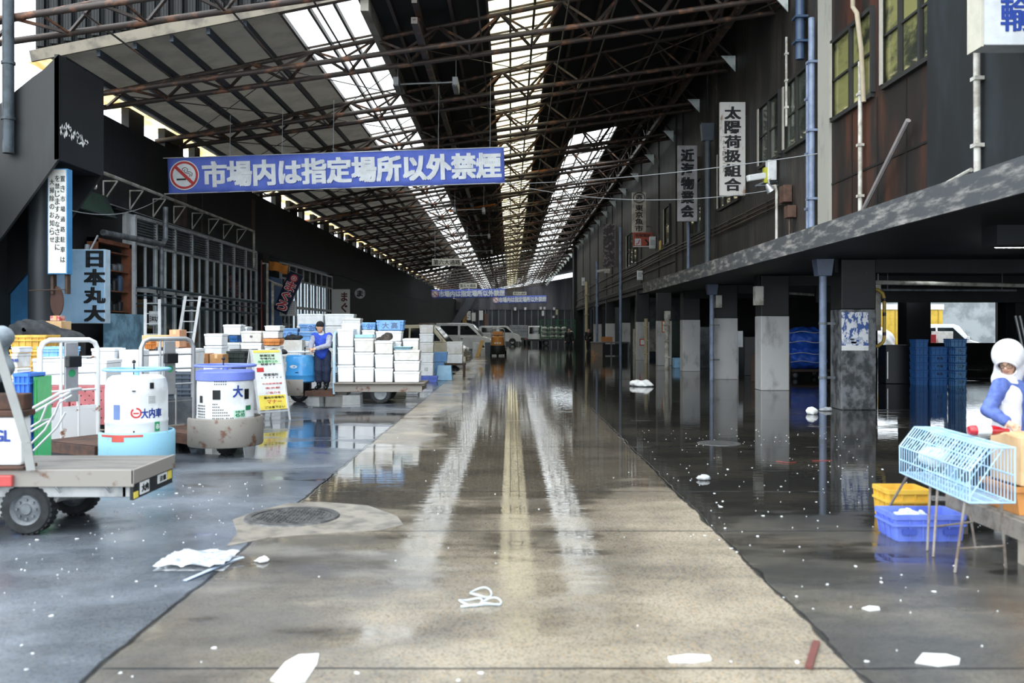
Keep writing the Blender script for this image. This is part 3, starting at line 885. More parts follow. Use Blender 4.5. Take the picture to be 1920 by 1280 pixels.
mb = MB(); mb.bb(17.5, 18, 92, 165, 0, 12.5); struct(mb.build('wall_right', far_m), 'dark wall beyond the end post', 'wall')
# far staircase
mb = MB()
ya = 118
for i in range(16): mb.bb(-7.3 + i*.2, -7.1 + i*.2 + .06, ya, ya + 1.4, .6 + i*.3, .66 + i*.3)
mb.prism([(-8.0, 0.2), (-4.2, 5.9), (-4.2, 6.9), (-5.2, 6.2), (-6.9, 3.6), (-7.9, 1.9)], ya - .1, ya)
mb.prism([(-8.0, 0.2), (-4.2, 5.9), (-4.2, 6.9), (-6.0, 4.4), (-7.4, 2.3)], ya + 1.4, ya + 1.5)
mb.bb(-5.0, -2.6, ya - .1, ya + 1.6, 5.6, 5.8); mb.bb(-3.0, -2.8, ya, ya + .2, 0, 5.6)
tag(mb.build('staircase', M('far_stair', '#4b4d55', .5)), 'grey steel staircase climbing at the far end behind the white van', 'staircase')
# ================================================================ boxes, crates, cartons
BOXES = 'white foam fish boxes stacked on the market side'
PLACED = []
def fit(x0, x1, y0, d, z0, z1):
    """keeps neighbours from touching: trims the width where two boxes would meet"""
    x0, x1 = min(x0, x1), max(x0, x1)
    for a0, a1, b0, b1, c0, c1 in PLACED:
        if y0 < b1 + .006 and y0 + d > b0 - .006 and z0 < c1 - .003 and z1 > c0 + .003:
            if a0 - .010 < x1 <= a0 + .22 and x0 < a0: x1 = a0 - .010
            elif a1 - .22 <= x0 < a1 + .010 and x1 > a1: x0 = a1 + .010
    PLACED.append((x0, x1, y0, y0 + d, z0, z1))
    return x0, x1
def foam_box(x0, x1, y0, d, z0, z1, label, mat=None, lid=True, rot=0.0, group=BOXES, mark=None):
    x0, x1 = fit(x0, x1, y0, d, z0, z1)
    mat = mat or foam
    cx, cy = (x0 + x1) / 2, y0 + d / 2
    w, h = abs(x1 - x0), z1 - z0
    lh = min(.055, h * .22) if lid else 0
    mb = MB()
    mb.box((0, 0, (h - lh) / 2), (w - .012, d - .012, h - lh), taper=.955)
    o = mb.build('foam_box', mat, loc=(0, 0, 0), bevel=.012)
    o.location = (cx, cy, z0); o.rotation_euler = (0, 0, rot)
    tag(o, label, 'foam box', group)
    if lid:
        l = MB(); l.box((0, 0, h - lh / 2 - .004), (w, d, lh - .008))
        l.box((0, 0, h - .007), (w * .82, d * .78, .012))
        l.build('lid', mat, parent=o, bevel=.010)
    if mark:
        txt, m_, tw, th, tz = mark
        MB().text(txt, (0, -d / 2 * .965 - .004, h * tz), (1, 0, 0), (0, 0, 1), tw, th).build('lettering', m_, parent=o)
    return o
def carton(x0, x1, y0, d, z0, z1, label, mat=None, rot=0.0, open_=False, group=None):
    x0, x1 = fit(x0, x1, y0, d, z0, z1)
    mat = mat or card
    w, h = abs(x1 - x0), z1 - z0
    mb = MB(); mb.box((0, 0, h / 2), (w, d, h))
    o = mb.build('carton', mat, loc=(0, 0, 0), bevel=.006)
    o.location = ((x0 + x1) / 2, y0 + d / 2, z0); o.rotation_euler = (0, 0, rot)
    tag(o, label, 'carton', group)
    t = MB(); t.box((0, 0, h + .002), (w * 1.002, .05, .004)); t.box((0, -d / 2 - .001, h - .04), (.05, .003, .08))
    t.build('tape', card_light, parent=o)
    if open_:
        f = MB()
        f.beam((w/2, 0, h), (w/2 + .12, 0, h + .06), d, .006)
        f.build('flap', mat, parent=o)
    return o
def crate(x0, x1, y0, d, z0, z1, label, mat, rot=0.0, group=None, name='crate', mark=None, fill=None, upside=False, cells=True, rim=None):
    x0, x1 = fit(x0, x1, y0, d, z0, z1)
    w, h = abs(x1 - x0), z1 - z0; t = .012
    o = thing(name, label, 'crate', ((x0 + x1) / 2, y0 + d / 2, z0), rot, group)
    k = .92
    def wallpts(s):  # s = inset
        return [(-w/2 + s, -d/2 + s), (w/2 - s, -d/2 + s), (w/2 - s, d/2 - s), (-w/2 + s, d/2 - s)]
    mb = MB()
    a, b, c = wallpts(.02), wallpts(.02 + t), None
    V = [(x * k, y * k, 0) for x, y in a] + [(x, y, h) for x, y in a] + [(x * k, y * k, t) for x, y in b] + [(x, y, h) for x, y in b]
    F = [(3, 2, 1, 0)] + [(i, (i+1) % 4, 4 + (i+1) % 4, 4 + i) for i in range(4)] + [(8, 9, 10, 11)] + [(8 + (i+1) % 4, 8 + i, 12 + i, 12 + (i+1) % 4) for i in range(4)] + [(4 + i, 4 + (i+1) % 4, 12 + (i+1) % 4, 12 + i) for i in range(4)]
    mb.add(V, F)
    ox = mb.build('crate_body', mat, parent=o)
    r = MB()
    for z, hh in ((h - .018, .036), (h * .62, .018)):
        if cells or z > h * .8:
            for (p, q) in zip(wallpts(.012), wallpts(.012)[1:] + wallpts(.012)[:1]): r.beam((*p, z), (*q, z), .022, hh)
    if cells:
        nx = max(3, int(w / .11)); ny = max(3, int(d / .11))
        for i in range(nx + 1):
            x = -w/2 + .02 + (w - .04) * i / nx
            for y in (-d/2 + .014, d/2 - .014): r.beam((x * k, y * k, .01), (x, y, h), .014, .016)
        for i in range(ny + 1):
            y = -d/2 + .02 + (d - .04) * i / ny
            for x in (-w/2 + .014, w/2 - .014): r.beam((x * k, y * k, .01), (x, y, h), .016, .014)
    r.build('rim_rib', rim or mat, parent=o)
    if mark:
        txt, m_, tw, th, tz = mark
        MB().bb(-tw * .7, tw * .7, -d/2 - .004, -d/2 + .02, h * tz - th * .7, h * tz + th * .7).build('label_plate', mat, parent=o)
        MB().text(txt, (0, -d/2 - .006, h * tz), (1, 0, 0), (0, 0, 1), tw, th).build('lettering', m_, parent=o)
    if upside:
        for c in o.children: pass
        o.rotation_euler = (PI, 0, rot); o.location.z = z1
    return o

def column(px0, px1, Y, tops, where, depth=.42, base=0.0, mats=None, jit=.012, lidless=(), marks={}, yaw=0.0):
    """one stack of foam boxes standing at Y; tops are picture heights turned into metres"""
    z = base; n = len(tops); x0, x1 = gx(px0, Y) + .004, gx(px1, Y) - .004
    for i, ty in enumerate(tops):
        z1 = gz(ty, Y)
        j = random.uniform(-jit, jit)
        foam_box(x0 + j * .3, x1 + j * .3, Y + j, depth, z + .001, z1 - .001, 'foam box, %s in the stack %s' % (ORD(i, n), where),
                 (mats or {}).get(i, foam if random.random() < .7 else foam_old), i not in lidless, random.uniform(-.012, .012) + yaw, mark=marks.get(i))
        z = z1 + .006
    return z

# ================================================================ turret trucks
def wheel(parent, c, r, w, axis, name='wheel', hubm=None):
    t = MB(); prof = [(r * .62, -w/2), (r * .93, -w/2), (r, -w * .36), (r, w * .36), (r * .93, w/2), (r * .62, w/2)]
    t.lathe(prof, 32, c, axis=axis)
    o = t.build(name, tyre, parent, smooth=35)
    tr = MB()
    for i in range(28):
        a = 2 * PI * i / 28
        ca, sa = math.cos(a) * r, math.sin(a) * r
        p = (c[0] + ca, c[1], c[2] + sa) if axis == 'Y' else (c[0], c[1] + ca, c[2] + sa)
        R = Matrix.Rotation(-a, 3, 'Y') if axis == 'Y' else Matrix.Rotation(a, 3, 'X')
        tr.box(p, (.014, w * .8, r * .12) if axis == 'Y' else (w * .8, .014, r * .12), R)
    tr.build('tread', tyre, o)
    h = MB(); h.lathe([(0.0, -w * .46), (r * .2, -w * .46), (r * .24, -w * .36), (r * .5, -w * .30), (r * .62, -w * .45), (r * .65, -w * .48), (r * .65, w * .48), (r * .3, w * .36), (0, w * .4)], 28, c, axis=axis)
    for i in range(8):
        a = 2 * PI * i / 8
        p = (c[0] + math.cos(a) * r * .38, c[1] - w * .36, c[2] + math.sin(a) * r * .38) if axis == 'Y' else (c[0] - w * .36, c[1] + math.cos(a) * r * .38, c[2] + math.sin(a) * r * .38)
        h.box(p, (r * .09,) * 3)
    h.build('hub', hubm or steel_grey, o, smooth=35)
    return o
def bent_text(mb, txt, r, ang, z, w, h, m=0, bold=.03):
    t = MB().text(txt, (0, 0, 0), (1, 0, 0), (0, 1, 0), w, h, 0, .004, bold)
    mb.add([((r + p[2]) * math.cos(ang + p[0] / r), (r + p[2]) * math.sin(ang + p[0] / r), z + p[1]) for p in t.v], t.f, m)
def bent_rect(mb, r, ang, z, w, h, m=0, n=6, th=.003):
    V = []
    for i in range(n + 1):
        a = ang + (i / n - .5) * w / r
        V += [((r + th) * math.cos(a), (r + th) * math.sin(a), z - h/2), ((r + th) * math.cos(a), (r + th) * math.sin(a), z + h/2)]
    mb.add(V, [(2*i, 2*i+2, 2*i+3, 2*i+1) for i in range(n)], m)
def turret(label, loc, rz, drum, ring, bumper, lo=.46, hi=1.10, r=.35, bump=(.10, .46, .41), xb=-1.2, bed=(1.9, 1.05, .44), rungs=True, cap=None, gate=(.78, 1.5), deck=wood_grey, wheel_at=.6, gate_m=None, plate=True):
    t = thing('turret_truck', label, 'turret truck', loc, rz, 'turret trucks of the market')
    b = MB(); b.lathe([(0, hi), (r * .78, hi), (r * .92, hi - .035), (r * .985, hi - .11), (r, hi - .2), (r, lo + .16), (r * 1.012, lo + .15), (r * 1.012, lo + .12), (r, lo + .11), (r, lo), (r * .9, lo - .03), (0, lo - .03)], 40)
    body = b.build('drum_body', drum, t, smooth=35)
    if cap:
        c = MB(); c.lathe([(0, hi + .012), (r * .95, hi + .012), (r * 1.04, hi - .01), (r * 1.04, hi - .11), (r * 1.0, hi - .12)], 40); c.build('drum_cap', cap, body, smooth=35)
    s = MB(); s.tube([(r * 1.06 * math.cos(2*PI*i/40), r * 1.06 * math.sin(2*PI*i/40), hi + .07) for i in range(40)], .017, 8, closed=True)
    for a in (.4, 2.5, 4.6): s.tube([(0, 0, hi + .05), (r * 1.06 * math.cos(a), r * 1.06 * math.sin(a), hi + .07)], .010, 6)
    s.tube([(0, 0, hi - .02), (0, 0, hi + .06)], .03, 8)
    s.build('steering_ring', ring, t, smooth=40)
    l = MB(); l.tube([(-.12, .05, hi), (-.12, .05, hi + .13)], .01, 6); l.lathe([(0, -.02), (.02, -.01), (.024, .01), (.012, .028), (0, .03)], 10, (-.12, .05, hi + .15)); l.build('lever', dark_pl, t, smooth=40)
    z0, z1, rb = bump
    q = MB(); q.lathe([(rb - .02, z0), (rb, z0), (rb + .012, z0 + .02), (rb + .012, z1 - .02), (rb, z1), (rb - .02, z1), (rb - .02, z0)], 36, a0=-PI * .62, a1=PI * .62); q.build('bumper', bumper, t, smooth=35)
    wheel(t, (.02, 0, .2), .2, .13, 'Y', 'wheel')
    u = MB(); u.lathe([(.16, .2), (.24, .36), (.24, lo)], 20); u.build('wheel_fork', dark_pl, t, smooth=35)
    p = MB(); p.bb(-.2, xb - .02, -.4, .4, .215, .27); p.bb(-.2, xb, -.42, -.36, .15, .27); p.bb(-.2, xb, .36, .42, .15, .27); p.bb(-.3, -.2, -.3, .3, .17, .27)
    p.build('platform', rust_m if plate else steel_dirty, t)
    gw, gh = gate
    g = MB(); gm = gate_m or alu
    ys = gw / 2
    pts = [(xb, -ys, .2), (xb, -ys, gh - .12), (xb, -ys + .04, gh - .035), (xb, -ys + .12, gh), (xb, ys - .12, gh), (xb, ys - .04, gh - .035), (xb, ys, gh - .12), (xb, ys, .2)]
    g.tube(pts, .032, 10)
    for z in (.62, .86, 1.08, 1.28):
        if z < gh - .1: g.tube([(xb, -ys, z), (xb, ys, z)], .014, 8)
    g.tube([(xb, -ys * .3, .2), (xb, -ys * .3, gh)], .02, 8); g.tube([(xb, ys * .3, .2), (xb, ys * .3, .8)], .02, 8)
    gate_o = g.build('backrest_gate', gm, t, smooth=50)
    gp = MB(); gp.bb(xb - .012, xb + .012, -ys + .03, ys - .03, .2, .66); gp.build('gate_panel', white_rust if gm is white_rust else steel_grey, gate_o)
    gc = MB(); gc.bb(xb + .015, xb + .05, -.09, .09, .72, gh - .03); gc.build('control_column', alu, gate_o, bevel=.008)
    gb = MB(); gb.bb(xb + .05, xb + .14, -.10, .08, gh - .34, gh - .20); gb.build('control_box', dark_pl, gate_o, bevel=.012)
    gs = MB(); gs.lathe([(0, .054), (.048, .054), (.048, .051)], 16, (xb, 0, gh - .42), axis='X'); gs.build('round_sticker', ink_green, gate_o)
    L, W, z = bed
    k = MB(); k.bb(xb - .03, xb - L, -W/2, W/2, z - .05, z)
    for i in range(5): k.bb(xb - .03, xb - L, -W/2 + .02 + i * (W - .06) / 4.2, -W/2 + .02 + i * (W - .06) / 4.2 + .16, z, z + .012)
    k.build('bed_deck', deck, t)
    k = MB()
    for y in (-W/2 + .05, W/2 - .05): k.bb(xb - .03, xb - L + .05, y - .035, y + .035, z - .18, z - .05)
    for x in (xb - .2, xb - L * .5, xb - L + .1): k.bb(x - .03, x + .03, -W/2 + .05, W/2 - .05, z - .17, z - .06)
    k.bb(xb + .05, xb - .25, -.25, .25, .16, z - .05)
    k.build('bed_frame', steel_dirty, t)
    for y in (-W/2 + .09, W/2 - .09): wheel(t, (xb - L * wheel_at, y, .225), .22, .13, 'Y', 'wheel', steel_grey)
    return t, body

# --- truck with the white drum and light blue bumper
a2 = -math.radians(31)
lb_worn = M('worn_light_blue', '#8fc4dc', 0.5, 0, '#6d8798', 7, (0.58, 0.66))
t2, d2 = turret('white-drum turret truck with a worn light blue bumper band', (-4.45, 10.8, 0), a2, white_paint, lightblue, lb_worn, lo=.42, hi=1.09, xb=-1.32, gate_m=white_rust, bed=(.5, .95, .30), bump=(.09, .44, .42))
fa = -PI/2 - a2 + math.radians(20)   # where the drum faces the camera
mb = MB()
bent_text(mb, '大内', .35, fa + .40, .66, .16, .11, 0, .03)
bent_text(mb, '車', .35, fa + .78, .66, .08, .11, 0, .03)
mb.build('lettering', ink_blue, d2)
mb = MB(); 
for i in range(20):
    if i in (4, 5): continue
    a = 2*PI*i/20 + .3; b = a + 2*PI/20
    rr = .35 + .004
    pts = []
    for (aa, rad) in ((a, .062), (b, .062), (b, .042), (a, .042)): pts.append((rr * math.cos(fa + .02 + rad * math.cos(aa) / rr), rr * math.sin(fa + .02 + rad * math.cos(aa) / rr), .67 + rad * math.sin(aa)))
    mb.add(pts, [(0, 1, 2, 3)])
bent_rect(mb, .35, fa + .02, .665, .06, .018)
mb.build('red_emblem', ink_red, d2)
mb = MB(); bent_rect(mb, .352, fa - .62, .68, .085, .17, 0); mb.build('blue_plate', M('blue_plate', '#6f86b8', .4), d2)
mb = MB(); bent_rect(mb, .352, fa + .72, .50, .07, .11, 0); bent_text(mb, '市', .356, fa + .72, .5, .05, .07, 1, .02); mb.build('green_permit', [ink_green, paper], d2)
mb = MB()
bent_rect(mb, .351, fa + .52, .98, .05, .07, 0)
mb.lathe([(0, .01), (.02, .01), (.02, 0)], 12, (.352 * math.cos(fa - .05), .352 * math.sin(fa - .05), .92)); 
for i in range(7):
    for j in range(5): bent_rect(mb, .351, fa + .42 + i * .035, .78 + j * .018, .007, .008, 0, 1)
bent_rect(mb, .351, fa - .05, .455, .016, .02, 0)
mb.build('vent_slot', dark_pl, d2)
mb = MB()
mb.lathe([(.424, .425), (.434, .425), (.434, .40), (.424, .39)], 30, a0=-PI*.25 - .9, a1=-PI*.25 + .3); mb.lathe([(.424, .40), (.434, .40), (.434, .345), (.424, .345)], 8, a0=fa - .62, a1=fa - .28)
mb.build('red_scuff', M('red_worn', '#cf5a52', .6), [c for c in t2.children if c.name.startswith('bumper')][0])

# --- truck with the blue cap and scuffed grey bumper
a3 = -math.radians(38)
t3, d3 = turret('white perforated turret truck with a violet-blue cap and scuffed grey bumper', (-3.74, 11.9, 0), a3, white_paint, M('violet_blue_paint', '#6f80d2', .35), steel_dirty, lo=.36, hi=1.09, r=.36, bump=(.13, .50, .47), xb=-1.36, gate=(.8, 1.5), cap=M('violet_blue_paint', '#6f80d2', .35), bed=(.5, .9, .34))
fb = -PI/2 - a3 + math.radians(17)
mb = MB(); bent_text(mb, '大', .36, fb + .45, .84, .13, .15, 0, .03); mb.build('lettering', ink_blue, d3)
mb = MB()
for i in range(11):
    for j in range(6):
        if i * .9 + j * .4 > 9.2 - j: continue
        bent_rect(mb, .361, fb - .42 + i * .068, .50 + j * .036, .013, .018, 0, 1)
for i in range(6):
    for j in range(2): bent_rect(mb, .361, fb - .36 + i * .075, .935 + j * .034, .013, .016, 0, 1)
for i in range(6):
    for j in range(7): bent_rect(mb, .361, fb - 1.15 + i * .075, .44 + j * .036, .015, .02, 0, 1)
mb.build('vent_hole', dark_pl, d3)
for da, zz, ww, hh in ((-.3, .80, .10, .12), (.82, .80, .08, .13), (-.95, .74, .06, .09)):
    mb = MB(); bent_rect(mb, .361, fb + da, zz, ww, hh, 0); mb.build('hatch', dark_pl, d3)
mb = MB(); bent_rect(mb, .362, fb + .52, .55, .17, .10, 0); bent_text(mb, '45-93', .366, fb + .52, .535, .13, .045, 1, .02); bent_text(mb, '市場小型', .366, fb + .52, .578, .13, .026, 1, .01)
bent_rect(mb, .362, fb + .90, .62, .10, .06, 1); mb.build('licence_plate', [M('mint_plate', '#bfe3cf', .5), M('plate_green', '#1f7a52', .5)], d3)

# --- truck with the bright blue drum, loaded with boxes (it faces the shops)
t4, d4 = turret('bright blue-drum turret truck loaded with tall stacks of foam boxes', (-4.72, 20.35, 0), PI, blue_drum, white_paint, steel_dirty, lo=.47, hi=1.05, r=.345, bump=(.16, .52, .44), xb=-.84, bed=(2.0, 1.15, .44), gate=(.8, 1.55), gate_m=M('pale_blue_tube', '#9fc6df', .4, 0, '#c9cfd3', 5), wheel_at=.52)
fc = -PI/2 - PI + math.radians(-13)
mb = MB()
V = []
for i in range(24):
    a = 2*PI*i/24; ang = fc + .02 + .085 * math.cos(a) / .345
    V.append((.349 * math.cos(ang), .349 * math.sin(ang), .80 + .035 * math.sin(a)))
mb.add(V, [tuple(range(24))]); mb.build('oval_badge', paper, d4)
mb = MB(); bent_rect(mb, .346, fc - .88, .80, .22, .20, 0); bent_text(mb, '届出', .352, fc - .85, .84, .14, .05, 1, .01); mb.build('notice_plate', [paper, ink_black], d4)
mb = MB(); bent_rect(mb, .346, fc + .25, .67, .07, .02, 0); mb.build('slot', ink_black, d4)

# ================================================================ flatbed with the big wheel, closest to the camera
t1 = thing('flatbed_cart', 'long flatbed cart with a weathered grey plank deck and a lugged tyre', 'cart', (-3.0, 7.2, 0))
mb = MB(); mb.bb(-3.6, 0, 0, .87, .455, .52); mb.build('plank_deck', M('worn_deck', '#77736f', .7, 0, '#5a5652', 2.2, (.4, .7), (1, 5, 1), bump=.25), t1, bevel=.012)
mb = MB(); mb.bb(-3.6, .012, -.012, .008, .39, .527); mb.bb(-.01, .014, -.012, .88, .41, .527); mb.build('deck_edge', M('worn_edge', '#8c8781', .6, 0, '#6d5546', 5, (.58, .68)), t1, bevel=.006)
mb = MB(); mb.bb(-3.6, -.06, .03, .08, .30, .455); mb.bb(-3.6, -.06, .79, .84, .30, .455); mb.bb(-.10, -.03, .03, .84, .30, .455)
mb.prism([(-3.6, .30), (-.62, .30), (-.72, .16), (-1.05, .13), (-3.6, .13)], .09, .14); mb.prism([(-3.6, .30), (-.62, .30), (-.72, .16), (-1.05, .13), (-3.6, .13)], .72, .77)
for x in (-.8, -1.6, -2.6): mb.bb(x - .04, x + .04, .1, .8, .2, .3)
mb.build('chassis', M('galvanised', '#a8aaaa', .5, .2, '#84888a', 3), t1, bevel=.008)
mb = MB(); mb.bb(-.03, -.005, .02, .86, .28, .45); mb.build('end_plate', dark_pl, t1)
mb = MB(); mb.bb(-.005, .001, .03, .11, .29, .34, 0); mb.bb(-.005, .001, .15, .33, .30, .40, 1)
mb.text('大内', (.002, .24, .35), (0, 1, 0), (0, 0, 1), .13, .06, 2, bold=.03); mb.build('end_sticker', [paper_yellow, paper, ink_black], t1); mb = MB(); mb.bb(-.005, .001, .52, .72, .325, .40, 1); mb.bb(-.005, .001, .74, .83, .325, .40, 0); mb.text('注意', (.002, .62, .362), (0, 1, 0), (0, 0, 1), .14, .045, 2, bold=.02)
mb.build('end_sticker', [paper_yellow, paper, ink_black], t1)
for y in (.02, .80): wheel(t1, (-.86, y + .06, .205), .2, .14, 'Y', 'wheel')
mb = MB()
for x in (-.22, -.62, -1.2): mb.tube([(x, -.004, .40), (x + .05, -.004, .345)], .008, 6)
mb.build('rope_hook', steel_grey, t1)
# white machine block riding at the left end of the flatbed
mk = thing('engine_cover', 'white rust-edged engine cover lettered GL riding on the flatbed cart', 'engine cover', (-3.99, 7.16, .529))
mb = MB(); mb.bb(-.8, .12, .02, .18, .03, .42); mb.build('cover_shell', white_rust, mk, bevel=.03)
mb = MB(); mb.bb(-.8, .14, 0, .20, .42, .47); mb.bb(-.8, .15, -.01, .21, 0, .03); mb.bb(-.8, .13, .03, .17, .47, .60); mb.build('cover_frame', rust_m, mk, bevel=.01)
mb = MB().text('GL', (-.03, .014, .27), (1, 0, 0), (0, 0, 1), .12, .09, bold=.03); mb.build('lettering', ink_blue, mk)
mb = MB(); mb.bb(-1.25, -.93, -.06, -.014, .40, .49); mb.build('tail_lamp', M('tail_red', '#c2504e', .3), t1, bevel=.01)
bl = Blob(); bl.cap((-.5, .1, .72), (-.06, .1, .78), .13, .09, .08).cap((-.3, .1, .72), (-.04, .1, 1.06), .12, .075, .1).cap((-.6, .1, .7), (-.3, .1, 1.2), .16, .12, .1).plane((0, 0, .605), (0, 0, -1))
mb = MB(); bl.into(mb, .025, wob=.015, wscale=9); o = mb.build('tarpaulin', M('grey_tarpaulin', '#7d8890', .6, 0, '#5a646c', 3), loc=None, smooth=60); o.location = Vector(o.location) + Vector((-4.02, 7.16, .529))
tag(o, 'crumpled grey tarpaulin heaped on the rusty engine cover', 'tarpaulin')
mb = MB(); mb.beam((-4.02, 7.05, 1.60), (-3.80, 7.12, .75), .07, .012, up=(0, 1, 0)); mb.beam((-3.80, 7.12, .75), (-3.78, 7.15, .53), .07, .012, up=(0, 1, 0))
tag(mb.build('webbing_strap', M('grey_webbing', '#9a9c9a', .7)), 'flat grey webbing strap hanging down over the engine cover', 'strap')
# folding hand cart handle
mb = MB()
for dy in (0, .22):
    mb.tube([(-4.55, 8.3 + dy, .82), (-4.12, 8.3 + dy, 1.06), (-4.04, 8.3 + dy, 1.08)], .013, 8)
    mb.tube([(-4.5, 8.3 + dy, .68), (-4.3, 8.3 + dy, .80), (-4.24, 8.3 + dy, .95), (-4.12, 8.3 + dy, 1.02)], .010, 8)
    mb.tube([(-4.48, 8.3 + dy, .5), (-4.26, 8.3 + dy, .72), (-4.18, 8.3 + dy, .86)], .010, 8)
    mb.tube([(-4.55, 8.3 + dy, .0), (-4.55, 8.3 + dy, .82)], .013, 8)
mb.tube([(-4.04, 8.3, 1.08), (-4.04, 8.52, 1.08)], .016, 8); mb.tube([(-4.3, 8.3, .8), (-4.3, 8.52, .8)], .01, 8)
tag(mb.build('cart_handle', alu_bright, smooth=40), 'chrome tube handle of a folding hand cart by the engine cover', 'handle')

# ================================================================ goods behind the nearer trucks
def perf(x0, x1, y0, d, z0, z1, label):
    o = thing('perforated_bin', label, 'bin', ((x0+x1)/2, y0 + d/2, z0), 0, 'faded red perforated bins')
    w, h = x1 - x0, z1 - z0
    MB().box((0, 0, h/2), (w, d, h)).build('bin_body', red_pl, o, bevel=.01)
    hs = MB(); rs_ = random.Random(int(x0 * 100))
    for i in range(int(w / .055)):
        for j in range(int(h / .06)):
            if (i + j) % 2 == 0: hs.box((-w/2 + .04 + i * .055, -d/2 - .001, .04 + j * .06), (.014, .004, .016))
    hs.build('drain_hole', ink_black, o)
    return o
perf(gx(62, 12.3), gx(128, 12.3), 12.3, .55, gz(797, 12.3), gz(723, 12.3), 'faded red perforated bin just behind the white gate')
perf(gx(130, 12.3), gx(197, 12.3), 12.32, .55, gz(797, 12.3), gz(723, 12.3), 'faded red perforated bin close to the white drum')
MB_ = MB(); MB_.bb(gx(57, 12.3), gx(195, 12.3), 12.38, 12.95, .0, gz(798, 12.3) - .005)
tag(MB_.build('pallet', dark_pl), 'black pallet under the faded red bins', 'pallet')
foam_box(gx(57, 12.3), gx(128, 12.3), 12.33, .5, gz(722.5, 12.3), gz(671, 12.3), 'wide white foam box on the red bin behind the white gate')
foam_box(gx(129, 12.3), gx(197, 12.3), 12.35, .5, gz(722.5, 12.3), gz(674, 12.3), 'wide white foam box on the red bin close to the white drum')
crate(gx(68, 12.4), gx(126, 12.4), 12.4, .4, gz(670.5, 12.4), gz(650, 12.4), 'pale blue crate on the wide foam box behind the white gate', lightblue)
# yellow crates at the edge of view
z = 0
for i, (ty, w) in enumerate(((775, 0), (745, 0), (712, 1), (683, 1), (655, 1), (628, 1))):
    z1 = gz(ty, 13.4)
    crate(gx(16, 13.4), gx(86, 13.4), 13.4, .45, z, z1, 'amber plastic crate, %s of the stack before the round pillar' % ORD(i, 6), yellow_pl, group='amber crates before the round pillar'); z = z1 + .004
z = 0
for i in range(4):
    z1 = z + .29
    crate(gx(22, 9.6), gx(55, 9.6) , 9.6, .35, z, z1, 'bright blue crate, %s of the stack beside the green crate' % ORD(i, 4), M('vivid_blue', '#3f7de0', .4), group='bright blue crates beside the flatbed'); z = z1 + .004
crate(gx(56, 9.65), gx(67, 9.65), 9.65, .35, 0, 1.13, 'tall narrow green crate beside the bright blue stack', M('vivid_green', '#45b568', .4))
column(20, 38, 12.0, [770, 733, 712, 690, 662, 650], 'next to the bright blue crates', .35, marks={4: ('築地', ink_blue, .12, .05, .5)})
# heap of dark tarpaulin
bl = Blob(); bl.ell((0, 0, .1), (.42, .3, .2), .1).ell((.4, .05, .02), (.35, .3, .16), .1).ell((-.12, 0, .2), (.25, .25, .14), .1).plane((0, 0, 0), (0, 0, -1))
mb = MB(); bl.into(mb, .03, wob=.025, wscale=8); o = mb.build('tarpaulin', dark_cloth, smooth=60); o.location = (gx(72, 14.6), 14.86, gz(640, 14.4) + .003)
tag(o, 'dark grey tarpaulin heaped over crates before the round pillar', 'tarpaulin')
mb = MB(); mb.bb(gx(40, 14.4), gx(118, 14.4), 14.45, 15.2, 0, gz(640, 14.4)); tag(mb.build('covered_crate', dark_cloth, bevel=.03), 'dark cloth-covered crate under the heaped tarpaulin', 'crate')
carton(gx(66, 15.3), gx(115, 15.3), 15.3, .35, gz(618, 15.3), gz(602, 15.3), 'flat pale carton on the covered crate beside the blue board', card_light)
mb = MB(); mb.bb(gx(62, 15.3), gx(118, 15.3), 15.28, 15.7, 0, gz(618.5, 15.3)); tag(mb.build('trestle', wood_dark), 'dark timber trestle holding the flat pale carton', 'trestle')
carton(gx(96, 15.4), gx(114, 15.4), 15.36, .2, gz(601, 15.4), gz(592, 15.4), 'small red-printed carton on the flat pale carton', M('pinkish_print', '#c99a95', .7, 0, '#b04a48', 14, (.5, .56)))

column(169, 215, 14.4, [770, 724, 688, 652], 'just behind the white drum')
column(216, 262, 14.5, [770, 724, 690, 656], 'behind the white drum on its lane side', lidless=(3,))
column(264, 306, 15.6, [756, 722, 690, 658], 'behind the white drum, farther row')
column(307, 350, 15.7, [756, 722, 692, 662], 'behind the grey gate')
z = gz(649, 16.0)
carton(gx(278, 16.2), gx(330, 16.2), 15.9, .4, gz(650, 16.2), gz(628, 16.2), 'long pale carton lying on the foam boxes behind the grey gate', card_light, rot=.05)
carton(gx(331, 16.2), gx(350, 16.2), 15.85, .35, gz(650, 16.2), gz(618, 16.2), 'upright salmon carton beside the long pale carton', M('salmon_card', '#d8a07c', .8))
crate(gx(262, 15.4), gx(276, 15.4), 15.56, .26, gz(655, 15.4), gz(638, 15.4), 'small amber crate on the foam boxes near the blue board', orange_pl)
z = 0
for i in range(4):
    z1 = z + .24; crate(gx(305, 13.9), gx(368, 13.9), 13.95, .45, z, z1, 'slate grey crate, %s of the stack behind the grey gate' % ORD(i, 4), M('slate_plastic', '#4d5866', .5), group='slate grey crates behind the grey gate'); z = z1 + .004
foam_box(gx(330, 14.0), gx(368, 14.0), 13.98, .42, z, z + .36, 'tall white foam box on the slate grey crates')
column(369, 398, 15.0, [752, 718, 690], 'right behind the violet-blue cap')
column(352, 390, 16.6, [748, 718, 690], 'behind the violet-blue cap, middle row')
carton(gx(352, 16.7), gx(372, 16.7), 16.65, .35, gz(690, 16.6) + .004, gz(657, 16.6), 'tan carton with dark print near the ladder feet', M('tan_card', '#b98d57', .8))
carton(gx(373, 16.7), gx(391, 16.7), 16.67, .35, gz(690, 16.6) + .004, gz(663, 16.6), 'brown carton between the tan carton and the wide carton', M('brown_card', '#9a6c46', .8))
column(391, 421, 16.7, [746, 716, 688], 'between the violet-blue cap and A-frame board')
